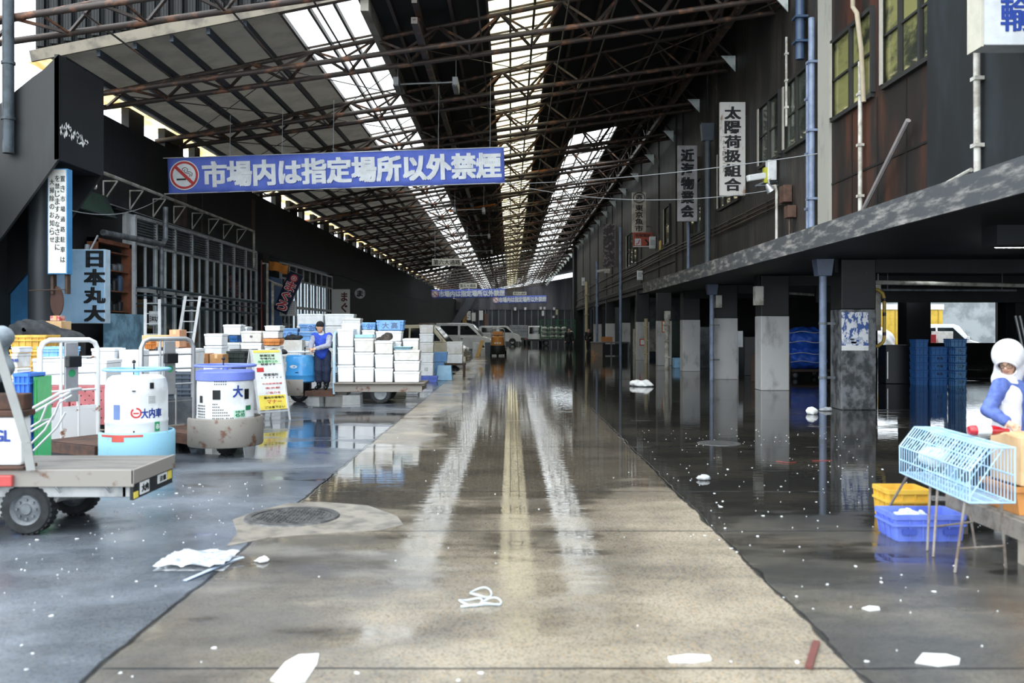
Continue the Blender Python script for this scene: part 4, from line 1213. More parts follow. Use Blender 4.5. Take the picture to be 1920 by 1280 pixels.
carton(gx(392, 16.8), gx(420, 16.8), 16.72, .35, gz(688, 16.7) + .004, gz(664, 16.7), 'wide brown carton before the A-frame board', card)
carton(gx(337, 16.3), gx(351, 16.3), 16.25, .3, gz(660, 16.3), gz(642, 16.3), 'small reddish wooden carton by the ladders', M('red_brown_card', '#a66b48', .8))
mb = MB(); mb.bb(gx(336, 16.3), gx(351.4, 16.3), 16.22, 16.58, 0, gz(660, 16.3) - .003); tag(mb.build('foam_box', foam_old, bevel=.01), 'tall used foam box under the reddish carton', 'foam box')
column(382, 417, 18.4, [742, 714, 690, 670, 648, 625], 'below the ladders')
column(418, 450, 19.2, [735, 712, 690, 668, 642], 'beside the ladder stack')
crate(gx(427, 19.2), gx(444, 19.2), 19.25, .35, gz(641, 19.2), gz(629, 19.2), 'small blue crate wedged under the tilted foam box', crate_blue)
foam_box(gx(417, 19.2), gx(450, 19.2), 19.2, .45, gz(628, 19.2), gz(608, 19.2), 'white foam box topmost over the small blue crate', rot=.06)
foam_box(gx(451, 19.6), gx(466, 19.6), 19.5, .4, gz(635, 19.6), gz(612, 19.6), 'narrow white foam box beside the topmost tilted one')
column(451, 491, 18.6, [742, 716, 690, 668, 642, 620], 'behind the top of the A-frame board', marks={5: ('印', ink_black, .05, .05, .5)})
z = 0
for i in range(4):
    z1 = z + (gz(658, 17.2) / 4); crate(gx(422, 17.2), gx(457, 17.2), 17.25, .4, z, z1 - .004, 'black-green crate, %s of the stack beside the A-frame board' % ORD(i, 4), M('black_green', '#1f2a28', .5), group='black-green crates beside the A-frame board'); z = z1
mb = MB(); mb.bb(gx(430, 17.2), gx(470, 17.2), 17.22, 17.7, gz(657, 17.2), gz(655, 17.2)); tag(mb.build('board', dark_pl), 'thin dark board laid across the black-green crates', 'board')
z = column(495, 527, 18.3, [744, 716, 690, 666], 'between A-frame board and blue drum')
crate(gx(495, 18.5), gx(527, 18.5), 18.4, .4, gz(647, 18.4), gz(635, 18.4), 'orange crate under the upper foam boxes by the blue drum', orange_pl)
foam_box(gx(496, 18.5), gx(526, 18.5), 18.48, .3, z, gz(648, 18.4), 'used foam box directly under the orange crate', foam_old)
foam_box(gx(494, 18.5), gx(524, 18.5), 18.42, .42, gz(634, 18.4), gz(621, 18.4), 'white foam box directly on the orange crate')
foam_box(gx(497, 18.5), gx(527, 18.5), 18.44, .4, gz(620, 18.4), gz(610, 18.4), 'shallow white foam box topmost over the orange crate')
bl = Blob(); bl.ell((0, 0, .05), (.17, .12, .06), .05).ell((.12, 0, .03), (.12, .1, .05), .05).plane((0, 0, 0), (0, 0, -1))
mb = MB(); bl.into(mb, .02, wob=.012, wscale=14); o = mb.build('plastic_bag', dark_cloth, smooth=60); o.location = (gx(512, 18), 18.33, gz(664, 18.35)); tag(o, 'black plastic bag squeezed between foam boxes by the blue drum', 'bag')
# row behind the blue drum
column(523, 560, 22.4, [735, 712, 690, 668, 650, 640], 'behind the blue drum', marks={4: ('■■▪■■■', ink_black, .42, .05, .5)})
column(561, 600, 22.5, [735, 712, 690, 668, 650, 640], 'behind the man in the blue vest', marks={4: ('■▪■■', ink_black, .3, .05, .5)})
crate(gx(530, 22.6), gx(558, 22.6), 22.55, .4, gz(639, 22.5), gz(615, 22.5), 'sky blue crate with a round mark behind the blue drum', crate_light, mark=('②', ink_blue, .12, .12, .5), rot=.05)
crate(gx(560, 22.6), gx(600, 22.6), 22.6, .4, gz(639, 22.5), gz(622, 22.5), 'sky blue crate lower of the pair behind the man', crate_light)
crate(gx(560, 22.6), gx(604, 22.6), 22.62, .4, gz(621, 22.5), gz(607, 22.5), 'sky blue crate with a round mark above its twin behind the man', crate_light, mark=('②', ink_blue, .1, .1, .5))
bl = Blob(); bl.ell((0, 0, .06), (.19, .13, .07), .05).ell((-.12, 0, .03), (.13, .1, .05), .05).plane((0, 0, 0), (0, 0, -1))
mb = MB(); bl.into(mb, .02, wob=.012, wscale=14); o = mb.build('plastic_bag', dark_cloth, smooth=60); o.location = (gx(554, 22.4), 22.15, gz(637, 22.4) + .002); tag(o, 'black plastic bag lying on the boxes behind the blue drum', 'bag')
mb = MB(); mb.bb(gx(536, 22.3), gx(572, 22.3), 21.98, 22.33, 0, gz(637, 22.4)); tag(mb.build('foam_box', foam_old), 'tall used foam box propping the black bag behind the blue drum', 'foam box')
column(556, 606, 24.0, [720, 690, 660, 632, 610, 588], 'behind the vested man, tall one, shop side')
column(607, 664, 24.1, [720, 690, 660, 632, 611, 588], 'behind the vested man, tall one, lane side')
column(640, 676, 22.9, [735, 710, 690, 668, 648, 628, 596], 'rising behind the pale blue gate')

# ================================================================ load of the blue-drum truck
zb = .458
column(632, 663, 20.02, [684, 650, 616], 'on the loaded bed beside the gate', .48, zb, jit=.004)
z = column(664, 701, 20.0, [688, 660, 633.5], 'on the loaded bed under the pale tray', .48, zb, jit=.004)
mb = MB(); mb.bb(gx(665, 20.0), gx(699, 20.0), 20.02, 20.42, z, z + .07); tag(mb.build('tray', M('aqua_plastic', '#a3cfe0', .4), bevel=.01), 'long pale blue tray lying on the second box stack of the loaded truck', 'tray')
z2 = column(702, 737, 20.0, [690, 664, 639], 'on the loaded bed under the dark rag', .48, zb, jit=.004)
z3 = column(738, 787, 19.96, [696, 676, 656], 'on the loaded bed at its tail', .48, zb, jit=.004)
crate(gx(731, 20), gx(771, 20), 20.0, .4, z3 + .001, z3 + .065, 'shallow aqua crate on the end stack of the loaded truck', M('aqua_plastic', '#a3cfe0', .4))
bl = Blob(); bl.cap((-.14, 0, .03), (.02, 0, .05), .03, .05, .05).ell((.10, 0, .09), (.11, .1, .09), .06); bl.plane((0, 0, 0), (0, 0, -1))
mb = MB(); bl.into(mb, .015, wob=.008, wscale=16); o = mb.build('rag', M('dark_rag', '#3a3530', .9, 0, '#5b534a', 9), smooth=60); o.location = (gx(719, 20.0), 20.15, z2 + .004); tag(o, 'dark twisted rag on the box stack of the loaded truck', 'rag')
column(640, 676, 20.54, [690, 660, 630, 606], 'of the loaded bed, rear row beside the gate', .42, zb, jit=.004)
zc = column(678, 703, 20.54, [690, 660, 636, 618], 'of the loaded bed under the round-marked crate', .42, zb, jit=.004)
crate(gx(678, 20.55), gx(704, 20.55), 20.55, .4, zc, zc + .16, 'sky blue crate with a round mark on the rear row of the loaded truck', crate_light, mark=('②', ink_blue, .09, .09, .5))
zc = column(704, 753, 20.54, [690, 664, 640, 620], 'of the loaded bed under the lettered crate', .42, zb, jit=.004)
crate(gx(705, 20.55), gx(757, 20.55), 20.56, .4, zc, zc + .235, 'long sky blue crate lettered in black on the loaded truck', crate_light, mark=('大 高', M('dim_ink', '#5d6a88', .6), .34, .14, .5))
column(754, 785, 20.54, [690, 662, 634], 'of the loaded bed, rear row at the tail', .42, zb, jit=.004)
# farther along the lane edge
crate(gx(785, 27.8), gx(820, 27.8), 27.8, .4, 0, .18, 'shallow violet crate under the tall free-standing box stack', tote_blue)
column(786, 813, 27.85, [680, 661, 642, 625, 609], 'free-standing on the violet crate', .36, .185, marks={0: ('印', M('pale_ink', '#aab0b4', .6), .1, .12, .5)})
mb = MB(); mb.bb(gx(785, 27.8), gx(816, 27.8), 27.84, 28.24, gz(609, 27.85) + .02, gz(607, 27.85) + .02); tag(mb.build('board', wood_dark), 'thin brown board on top of the free-standing box stack', 'board')
crate(gx(813, 29.0), gx(832, 29.0), 29.1, .4, 0, gz(679, 29.1), 'pale blue crate standing below the sky blue one by the cream van', crate_light)
crate(gx(811, 29.0), gx(838, 29.0), 29.1, .42, gz(678, 29.1), gz(660, 29.1), 'sky blue crate above the pale blue one by the cream van', crate_light)
mb = MB(); w_ = gx(846, 28.6) - gx(820, 28.6)
mb.box((0, 0, .235), (w_, .36, .47), taper=1.18); o = mb.build('tub', M('pale_blue_tub', '#9cc7e4', .45, 0, '#86b3d3', 3), loc=(0, 0, 0), bevel=.02); o.location = (gx(833, 28.6), 28.75, 0); tag(o, 'upturned pale blue tub at the lane edge', 'tub')
tb = thing('trolley', 'low dark trolley under the foam boxes beside the cream van', 'trolley', (gx(852, 30.5), 30.6, 0))
MB().bb(-.32, .36, -.1, .5, .40, .46).build('deck', wood_dark, tb)
for x in (-.27, .31):
    for y in (-.05, .45): MB().bb(x - .03, x + .03, y - .03, y + .03, 0, .40).build('leg', wood_dark, tb)
column(837, 868, 30.55, [664, 640], 'on the low trolley beside the cream van', .4, .465)
column(760, 784, 22.6, [735, 705, 676, 646], 'on the floor beyond the loaded truck', .4)
# ================================================================ blue banners and hanging signs
banner_m = M('blue_banner_cloth', '#6379d6', 0.7, 0, '#5468c6', 1.6, (.35, .7), (1, 1, .35))
def banner(label, c, w, h, tilt, wires=(), fine=True, yaw=0.0, sag=.0):
    t = thing('banner', label, 'banner', c, yaw)
    R = Matrix.Rotation(-tilt, 3, 'Y')
    mb = MB(); nx, nz = 60, 6; V = []; F = []
    for k in range(nz + 1):
        for i in range(nx + 1):
            x = (i / nx - .5) * w; z = (k / nz - .5) * h
            y = .018 * math.sin(i * 1.15) * (1 - k / nz * .6) + .012 * math.sin(i * .37 + k)
            V.append(R @ Vector((x, y, z)))
    for k in range(nz):
        for i in range(nx): a = k * (nx + 1) + i; F.append((a, a + 1, a + nx + 2, a + nx + 1))
    mb.add(V, F); o = mb.build('cloth', banner_m, t, smooth=60)
    md = o.modifiers.new('thick', 'SOLIDIFY'); md.thickness = .004
    u, v = R @ Vector((1, 0, 0)), R @ Vector((0, 0, 1)); n = R @ Vector((0, -1, 0))
    at = lambda x, z, d=.035: u * x + v * z + n * d
    mb = MB(); mb.text('市場内は指定場所以外禁煙', at(w * .0465, 0), u, v, w * .882, h * .70, 0, .006, .042); mb.build('lettering', ink_white, t)
    # no-smoking roundel
    cx = -w * .4505; r = h * .415; g = MB()
    def disc(rad, d, m, n_=32): g.add([at(cx + rad * math.cos(2*PI*i/n_), rad * math.sin(2*PI*i/n_), d) for i in range(n_)], [tuple(range(n_))], m)
    disc(r, .036, 0); disc(r * .93, .039, 1); disc(r * .78, .042, 0)
    g.add([at(cx + px * r, pz * r, .045) for px, pz in ((-.52, -.22), (.12, -.22), (.12, -.34), (-.52, -.34))], [(0, 1, 2, 3)], 2)
    g.add([at(cx + px * r, pz * r, .045) for px, pz in ((.30, -.22), (.42, -.22), (.42, -.34), (.30, -.34))], [(0, 1, 2, 3)], 1)
    if fine:
        pts = [at(cx + px * r, pz * r, .045) for px, pz in ((.35, -.12), (.42, .02), (.30, .12), (.06, .16), (-.02, .30), (.10, .38))]
        g.tube(pts, .009, 6, 2); pts = [at(cx + px * r, pz * r, .045) for px, pz in ((.50, -.10), (.55, .12), (.36, .22), (.2, .24), (.24, .42), (.08, .52), (-.1, .44), (-.12, .30))]
        g.tube(pts, .009, 6, 2)
    s_ = r * .86; a = math.radians(45); dx, dz = math.cos(a) * s_, math.sin(a) * s_; q = r * .075
    g.add([at(cx - dx - q, dz - q, .048), at(cx + dx - q, -dz - q, .048), at(cx + dx + q, -dz + q, .048), at(cx - dx + q, dz + q, .048)], [(0, 1, 2, 3)], 1)
    g.build('no_smoking_roundel', [ink_white, ink_red, ink_black], t)
    if not fine:
        q = MB()
        for x in (-w*.35, w*.35): q.tube([at(x, h/2, 0), Vector((x, 0, chordz(c[0] + x) - c[2]))], .012, 5)
        q.build('hanging_wire', wire_m, t)
    if fine:
        p = MB(); p.tube([at(-w/2 - .12, -h/2, 0), at(w/2 + .12, -h/2, 0)], .014, 6); p.tube([at(-w/2 - .12, h/2, 0), at(w/2 + .02, h/2, 0)], .012, 6); p.build('hem_pole', alu_bright, t)
        q = MB()
        for x, up in wires: q.tube([at(x, h/2, 0), Vector((x, 0, up))], .008, 5)
        q.build('hanging_wire', wire_m, t)
    return t
Yb = 25.0
cz = (gz(329.5, Yb) + gz(309.5, Yb)) / 2
wires = []
for px in (432, 530, 626, 823, 920):
    x = gx(px, Yb) - gx(630.5, Yb); wires.append((x, chordz(gx(px, Yb)) + .05 - cz))
banner('large blue no-smoking banner hung across the hall with white characters', (gx(630.5, Yb), Yb, cz), gx(946, Yb) - gx(315, Yb), .985, .0325, wires)
banner('small blue no-smoking banner far down the hall before the staircase', (gx(878.5, 107), 106.45, gz(551, 108)), gx(947, 108) - gx(810, 108), 1.0, .018, fine=False)
banner('smallest blue no-smoking banner lowest and farthest down the hall', (gx(975, 137), 136.45, gz(561.5, 137)), gx(1025, 137) - gx(925, 137), 1.1, .02, fine=False)
def hang_sign(txt, px0, px1, py0, py1, Y, label, up):
    t = thing('hanging_sign', label, 'sign', (gx((px0+px1)/2, Y), Y, gz(py1, Y)))
    w, h = gx(px1, Y) - gx(px0, Y), gz(py0, Y) - gz(py1, Y)
    MB().bb(-w/2, w/2, -.03, .03, 0, h).build('board', M('cream_sign', '#f4f1e4', .6), t)
    MB().text(txt, (0, -.034, h/2), (1, 0, 0), (0, 0, 1), w * .9, h * .72, bold=.02).build('lettering', ink_black, t)
    mb = MB(); mb.tube([(-w*.4, 0, h), (-w*.4, 0, up)], .015, 5); mb.tube([(w*.4, 0, h), (w*.4, 0, up)], .015, 5); mb.build('hanging_rod', wire_m, t)
hang_sign('第六大通路', 810, 866, 485, 498, 60, 'cream aisle sign hanging over the lane, the largest and highest of three', 3.0)
hang_sign('第五大通路', 861, 894, 531, 540, 104, 'cream aisle sign just over the small blue banner', 3.0)
hang_sign('第四大通路', 962, 987, 547, 553, 139, 'cream aisle sign just over the smallest blue banner', 3.0)

# ================================================================ left signs, pipes and ladders
def box_sign(name, label, x0, x1, y0, d, z0, z1, face, edge, txt, ink, tw, th, cx=.5, cz=.5, bold=.04):
    t = thing(name, label, 'sign', ((x0+x1)/2, y0 + d/2, z0)); w, h = x1 - x0, z1 - z0
    MB().bb(-w/2, w/2, -d/2, d/2, 0, h).build('sign_box', edge, t, bevel=.006)
    MB().bb(-w/2 + .02, w/2 - .02, -d/2 - .006, -d/2, .02, h - .02).build('face_panel', face, t)
    if txt: MB().text(txt, ((cx - .5) * w, -d/2 - .008, h * cz), (1, 0, 0), (0, 0, 1), tw, th, bold=bold, vertical=True).build('lettering', ink, t)
    return t
bs = M('pale_blue_sign', '#9dc0dd', .5, 0, '#8db2d2', 1.5)
b = box_sign('shop_sign', 'large pale blue shop board with four bold black characters', gx(100, 19), gx(197, 19), 19, .26, gz(606, 19), gz(467, 19), bs, M('pale_edge', '#b9d0e2', .5), '日本丸大', ink_black, .44, 1.52, .80, .5, .05)
mb = MB(); w_ = gx(197, 19) - gx(100, 19)
mb.add([(-w_/2 - .02, -.142, .42), (-w_/2 + .2, -.142, .52), (-w_/2 + .02, -.142, .66)], [(0, 1, 2)]); mb.build('black_mark', ink_black, b)
mb = MB(); mb.tube([(-.4, .13, 1.2), (-.4, .5, 1.2), (-1.02, .5, 1.2)], .025, 6); mb.build('side_bracket', pipe_grey, b); MB().tube([(.1, .12, 1.52), (.1, .5, 1.9)], .02, 6).build('hanging_bracket', pipe_grey, b); MB().tube([(.1, 0, 1.54), (.1, .02, 1.66)], .05, 8).build('top_clip', pipe_grey, b)
mb = MB(); mb.bb(-10.09, gx(54, 18.3), 18.3, 18.4, 0, gz(470, 18.3)); tag(mb.build('panel', M('deep_blue_panel', '#2f6b98', .45, 0, '#275a82', 1)), 'plain deep blue panel behind the round pillar', 'panel')
vs_ = box_sign('pillar_sign', 'tall narrow white sign of handwritten columns fixed to the round pillar', gx(90, 16.8), gx(127, 16.8), 16.78, .2, gz(514, 16.8), gz(316, 16.8), M('cream_face', '#e3e2da', .5), M('blue_sign_edge', '#4b8fc4', .45), None, None, 0, 0)
mb = MB()
H = gz(316, 16.8) - gz(514, 16.8)
mb.text('置き市場通路駐車は', (.105, -.108, H * .52), (1, 0, 0), (0, 0, 1), .085, H * .86, 0, .004, .015, True)
mb.text('を禁じますみなさまに', (.005, -.108, H * .58), (1, 0, 0), (0, 0, 1), .085, H * .72, 0, .004, .015, True)
mb.text('大掃除のお知らせ', (-.095, -.108, H * .60), (1, 0, 0), (0, 0, 1), .085, H * .62, 0, .004, .015, True)
mb.build('lettering', M('faded_ink', '#3f4448', .7), vs_)
mb = MB(); mb.bb(-.16, -.11, -.03, .1, -.36, 0); mb.bb(.1, .15, -.03, .1, -.36, 0); mb.tube([(-.55, -.05, -.3), (.13, -.05, -.28)], .01, 6); mb.build('sign_leg', wood_dark, vs_)
mb = MB(); V = []
mb.lathe([(0, -.015), (.12, -.015), (.13, 0), (.12, .015), (0, .015)], 24, (0, 0, 0), axis='Y'); mb.v = [(p[0], p[1], p[2] * 2.2) for p in mb.v]
o = mb.build('oval_plaque', M('rusty_plaque', '#4a2f26', .6), loc=(0, 0, 0)); o.location = (gx(106, 16.9), 16.92, gz(565, 16.9)); tag(o, 'rusty oval plaque hanging below the handwritten pillar sign', 'plaque')
# wooden shelf opening beside the board
t = thing('shelf_unit', 'brown timber shelf frame with dim goods between the board and shop windows', 'shelf', (-9.9, 21.4, 2.0))
mb = MB()
for y in (0, 1.9): mb.bb(-.1, .12, y, y + .12, 0, 1.8)
mb.bb(-.1, .12, 0, 2.02, 1.7, 1.8); mb.build('shelf_frame', M('red_brown_timber', '#7a4a33', .7, 0, '#5c3526', 3), t)
for z in (.05, .55, 1.05, 1.5): MB().bb(-.1, .1, .12, 1.9, z, z + .03).build('shelf_board', M('red_brown_timber', '#7a4a33'), t)
rs = random.Random(11)
for z in (.08, .58, 1.08):
    for i in range(5):
        h = rs.uniform(.15, .4); y = 21.66 + i * .32
        mb = MB(); mb.lathe([(0, 0), (.09, 0), (.1, h * .8), (.05, h), (0, h)], 12)
        o = mb.build('storage_jar', rs.choice([steel_grey, M('navy_plastic', '#26405e', .5), dark_pl]), loc=(0, 0, 0), smooth=40); o.location = (-9.9, y, 2.0 + z + .002)
        tag(o, 'dim storage jar standing on the brown timber wall shelf', 'jar', 'jars on the timber wall shelf')
mb = MB(); mb.bb(-9.7, -9.5, 21.6, 23.5, 0, 2.0); tag(mb.build('cupboard', M('pale_blue_cupboard', '#87b3cc', .5, 0, '#5c7f95', 2.5)), 'pale blue cupboard below the timber wall shelf', 'cupboard')
# pipe run with brackets over the shop windows
mb = MB(); xq = -9.62
z1 = gz(315, 21.0) ; 
mb.tube([(-9.45, 19.5, 4.92), (xq, 21.0, 4.90), (xq, 21.0, 5.32), (xq, 34.0, 5.28), (xq, 34.0, 3.9)], .045, 8)
for k in range(8):
    y = 22.2 + k * 1.55
    mb.beam((-9.975, y, 5.25), (xq, y, 5.25), .035, .035); mb.beam((-9.965, y, 4.75), (xq, y, 5.25), .03, .03); mb.beam((-9.965, y, 4.75), (-9.965, y, 5.25), .03, .03)
tag(mb.build('water_pipe', pipe_white, smooth=40), 'long off-white pipe run on triangular wall brackets above the shop windows', 'pipe')
mb = MB(); mb.tube([(-9.9, 22.3, 4.72), (-9.8, 26, 4.66), (-9.8, 33.5, 4.62)], .012, 6); tag(mb.build('slung_cable', wire_m), 'thin pale cable slung under the off-white pipe run', 'cable')
mb = MB(); mb.tube([(-9.8, 21.8, 3.95), (-9.55, 24.9, 3.95), (-9.55, 25.1, 4.12), (-9.55, 25.1, 5.0)], .075, 10); mb.tube([(-9.62, 25.0, 3.92), (-9.62, 25.0, 0)], .055, 10)
tag(mb.build('exhaust_duct', pipe_grey, smooth=40), 'fat grey elbow duct before the first shop louver', 'duct')
mb = MB()
mb.tube([(-9.8, 35.8, 4.2), (-9.6, 35.8, 4.2), (-9.6, 35.8, 0)], .05, 8); mb.tube([(-9.75, 36.2, 3.6), (-9.5, 36.2, 3.5), (-9.5, 36.2, 0)], .06, 8); mb.tube([(-9.5, 36.2, 3.45), (-9.5, 37.6, 3.4)], .07, 8)
tag(mb.build('water_pipe', pipe_white, smooth=40), 'pair of off-white pipes dropping between the two shop fronts', 'pipe')
mb = MB(); mb.tube([(-9.72, 35.4, 4.3), (-9.72, 35.4, 0)], .03, 8); tag(mb.build('water_pipe', M('red_pipe', '#8b4440', .5)), 'slim red pipe at the end of the nearer shop front', 'pipe')
mb = MB(); mb.bb(-10.0, -9.75, 36.9, 38.7, 0, 3.75); tag(mb.build('blue_cabinet', M('blue_cabinet', '#2c5a94', .45, 0, '#244c80', 1.5)), 'tall blue metal cabinet behind the dark blue flag', 'cabinet')
mb = MB(); mb.bb(-9.98, -9.8, 35.95, 36.85, 0, 4.6); struct(mb.build('wall_left', dark_void), 'dark gap between the two shop fronts', 'wall')
# rails in front of the windows
for k, z in enumerate((2.72, 2.52, 2.30)):
    mb = MB(); mb.tube([(-9.5, 23.9, z), (-9.5, 35.2 - k * .6, z - .12)], .04 if k != 1 else .022, 8)
    for y in (24.0, 28.0, 32.0): mb.tube([(-9.9, y, z - (y - 24) * .01), (-9.5, y, z - (y - 24) * .01)], .02, 6)
    tag(mb.build('guard_pipe', M('teal_dark_pipe', '#2f4652', .45)), ['topmost dark pipe rail along the shop windows', 'thin middle pipe rail along the shop windows', 'lowest dark pipe rail along the shop windows'][k], 'rail')
ns = box_sign('name_plate', 'small white name plate with black characters on the pipe rails', gx(279, 23.6), gx(300, 23.6), 23.6, .05, gz(610, 23.6), gz(583, 23.6), paper, alu_bright, None, None, 0, 0)
MB().text('日本丸大', (0, -.032, .18), (1, 0, 0), (0, 0, 1), .24, .15, bold=.03).build('lettering', ink_black, ns)
mb = MB(); mb.tube([(0, .02, .05), (0, .02, -1.65)], .02, 6); mb.build('post', pipe_grey, ns)
# ladders
def ladder(label, p0, p1, w, wdir, n=9):
    t = thing('ladder', label, 'ladder', p0)
    p0, p1, wd = Vector(p0), Vector(p1), Vector(wdir).normalized() * w
    d = p1 - p0
    for s in (-.5, .5): MB().beam(wd * s, d + wd * s, .075, .03).build('stile', alu_bright, t)
    for i in range(n):
        q = d * ((i + .6) / n); MB().tube([q - wd * .5, q + wd * .5], .016, 6).build('rung', alu_bright, t)
    return t
ladder('aluminium ladder leaning on the pipe rails, closer to the blue board', (-8.85, 22.4, 0), (-9.30, 23.55, gz(562, 24)), .34, (.8, .35, 0))
ladder('aluminium ladder leaning on the pipe rails, nearer the A-frame board', (-8.3, 22.6, 0), (-8.30, 23.7, gz(556, 24)), .36, (.85, .3, 0))
# orange cloth, flag, calendar, maguro boards
mb = MB(); V = []; F = []
for k in range(7):
    for i in range(13):
        V.append((gx(501 + 39 * i / 12, 37.0), 37.0 + .04 * math.sin(i * 1.1) - .02 * k, gz(487 + 17 * k / 6 + i * .9 + 1.2 * math.sin(i * .8), 37.0)))
for k in range(6):
    for i in range(12): a = k * 13 + i; F.append((a, a + 1, a + 14, a + 13))
mb.add(V, F); o = mb.build('cloth', M('orange_cloth', '#d58a3c', .8, 0, '#c97a30', 4), smooth=60); o.modifiers.new('thick', 'SOLIDIFY').thickness = .006
tag(o, 'orange cloth hanging beside the second shop front', 'cloth')
mb = MB(); mb.tube([(-9.98, 36.9, gz(487, 37) + .06), (gx(541, 37), 36.9, gz(497, 37) + .09)], .02, 6); tag(mb.build('curtain_pole', pipe_dark), 'thin pole carrying the orange cloth', 'pole')
fl = thing('flag', 'dark blue upright flag slanting on its pole with red white-edged characters', 'flag', (gx(538, 36.5), 36.5, gz(590, 36.5)))
Rf = Matrix.Rotation(math.radians(24), 3, 'Y')
mb = MB(); V = []; F = []
for k in range(9):
    for i in range(5): V.append(Rf @ Vector(((i/4 - .5) * .58, .03 * math.sin(k * .9 + i * .6), k / 8 * 1.7)) + Vector((-.3, 0, .12)))
for k in range(8):
    for i in range(4): a = k * 5 + i; F.append((a, a+1, a+6, a+5))
mb.add(V, F); o = mb.build('flag_cloth', M('navy_cloth', '#1c2340', .75), fl, smooth=60); o.modifiers.new('thick', 'SOLIDIFY').thickness = .004
uf, vf = Rf @ Vector((1, 0, 0)), Rf @ Vector((0, 0, 1))
mb = MB(); mb.text('まぐろ', vf * .70 + Vector((-.3, -.05, .12)), uf, vf, .46, 1.25, 0, .005, .075, True)
mb.text('まぐろ', vf * .70 + Vector((-.3, -.055, .12)), uf, vf, .44, 1.25, 1, .006, .025, True)
cc = vf * 1.47 + Vector((-.3, -.05, .12)); mb.add([cc + uf * (.16 * math.cos(2*PI*i/18)) + vf * (.16 * math.sin(2*PI*i/18)) for i in range(18)], [tuple(range(18))], 1)
mb.text('④', cc + Vector((0, -.004, 0)), uf, vf, .2, .2, 0, .004, .02); mb.build('lettering', [ink_white, ink_red], fl)
mb = MB(); mb.tube([vf * -.3 + uf * .3 + Vector((-.3, .03, .12)), vf * 1.75 + uf * .3 + Vector((-.3, .03, .12))], .016, 6); mb.tube([vf * 1.7 + uf * -.3 + Vector((-.3, .03, .12)), vf * 1.7 + uf * .32 + Vector((-.3, .03, .12))], .012, 6); mb.build('flag_pole', alu, fl)
cal = thing('calendar', 'white wall calendar sheet beside the dark blue flag', 'calendar', (gx(540, 37.4), 37.4, gz(592, 37.4)))
MB().bb(-.35, .35, -.01, .01, 0, .62).build('page', paper, cal)
mb = MB()
for r_ in range(5):
    for c_ in range(7): mb.bb(-.28 + c_ * .085, -.25 + c_ * .085, -.014, -.011, .08 + r_ * .08, .12 + r_ * .08)
mb.build('date_mark', M('date_grey', '#8d9296', .7), cal)
mg = thing('signboard', 'white upright board with brush-red characters and grey fish sketch behind the boxes', 'sign', (gx(639, 49), 49, .0))
w_ = gx(656, 49) - gx(622, 49); hz_ = gz(542, 49)
MB().bb(-w_/2, w_/2, -.03, .03, .6, hz_).build('board', M('white_board', '#dcdcda', .6, 0, '#b9babb', 2.0, (.6, .75)), mg, bevel=.01)
MB().text('まぐろ', (w_ * .2, -.034, hz_ - 1.0), (1, 0, 0), (0, 0, 1), w_ * .32, 1.75, bold=.03, vertical=True).build('lettering', M('brush_red', '#5f2f2e', .6), mg)
MB().bb(-w_/2 + .1, w_/2 - .1, -.02, .02, 0, .6).build('board_leg', wood_dark, mg)
mb = MB(); mb.lathe([(0, -.04), (.3, -.04), (.3, .04), (0, .04)], 24, (0, 0, 0), axis='Y'); o = mb.build('lantern', M('lantern_white', '#c4c6c6', .6, 0, '#8d9092', 5), loc=(0, 0, 0)); o.location = (gx(675, 52), 52, gz(550, 52)); tag(o, 'round pale lantern disc on the dark wall past the red-lettered board', 'lantern')
MB().text('ま', (0, -.045, 0), (1, 0, 0), (0, 0, 1), .3, .34, bold=.04).build('lettering', ink_black, o)
mb = MB(); mb.tube([(gx(675, 52), 52.1, gz(550, 52)), (-10.0, 52.1, gz(550, 52))], .02, 6); tag(mb.build('lantern_bracket', pipe_dark), 'thin bracket holding the lantern disc', 'bracket')

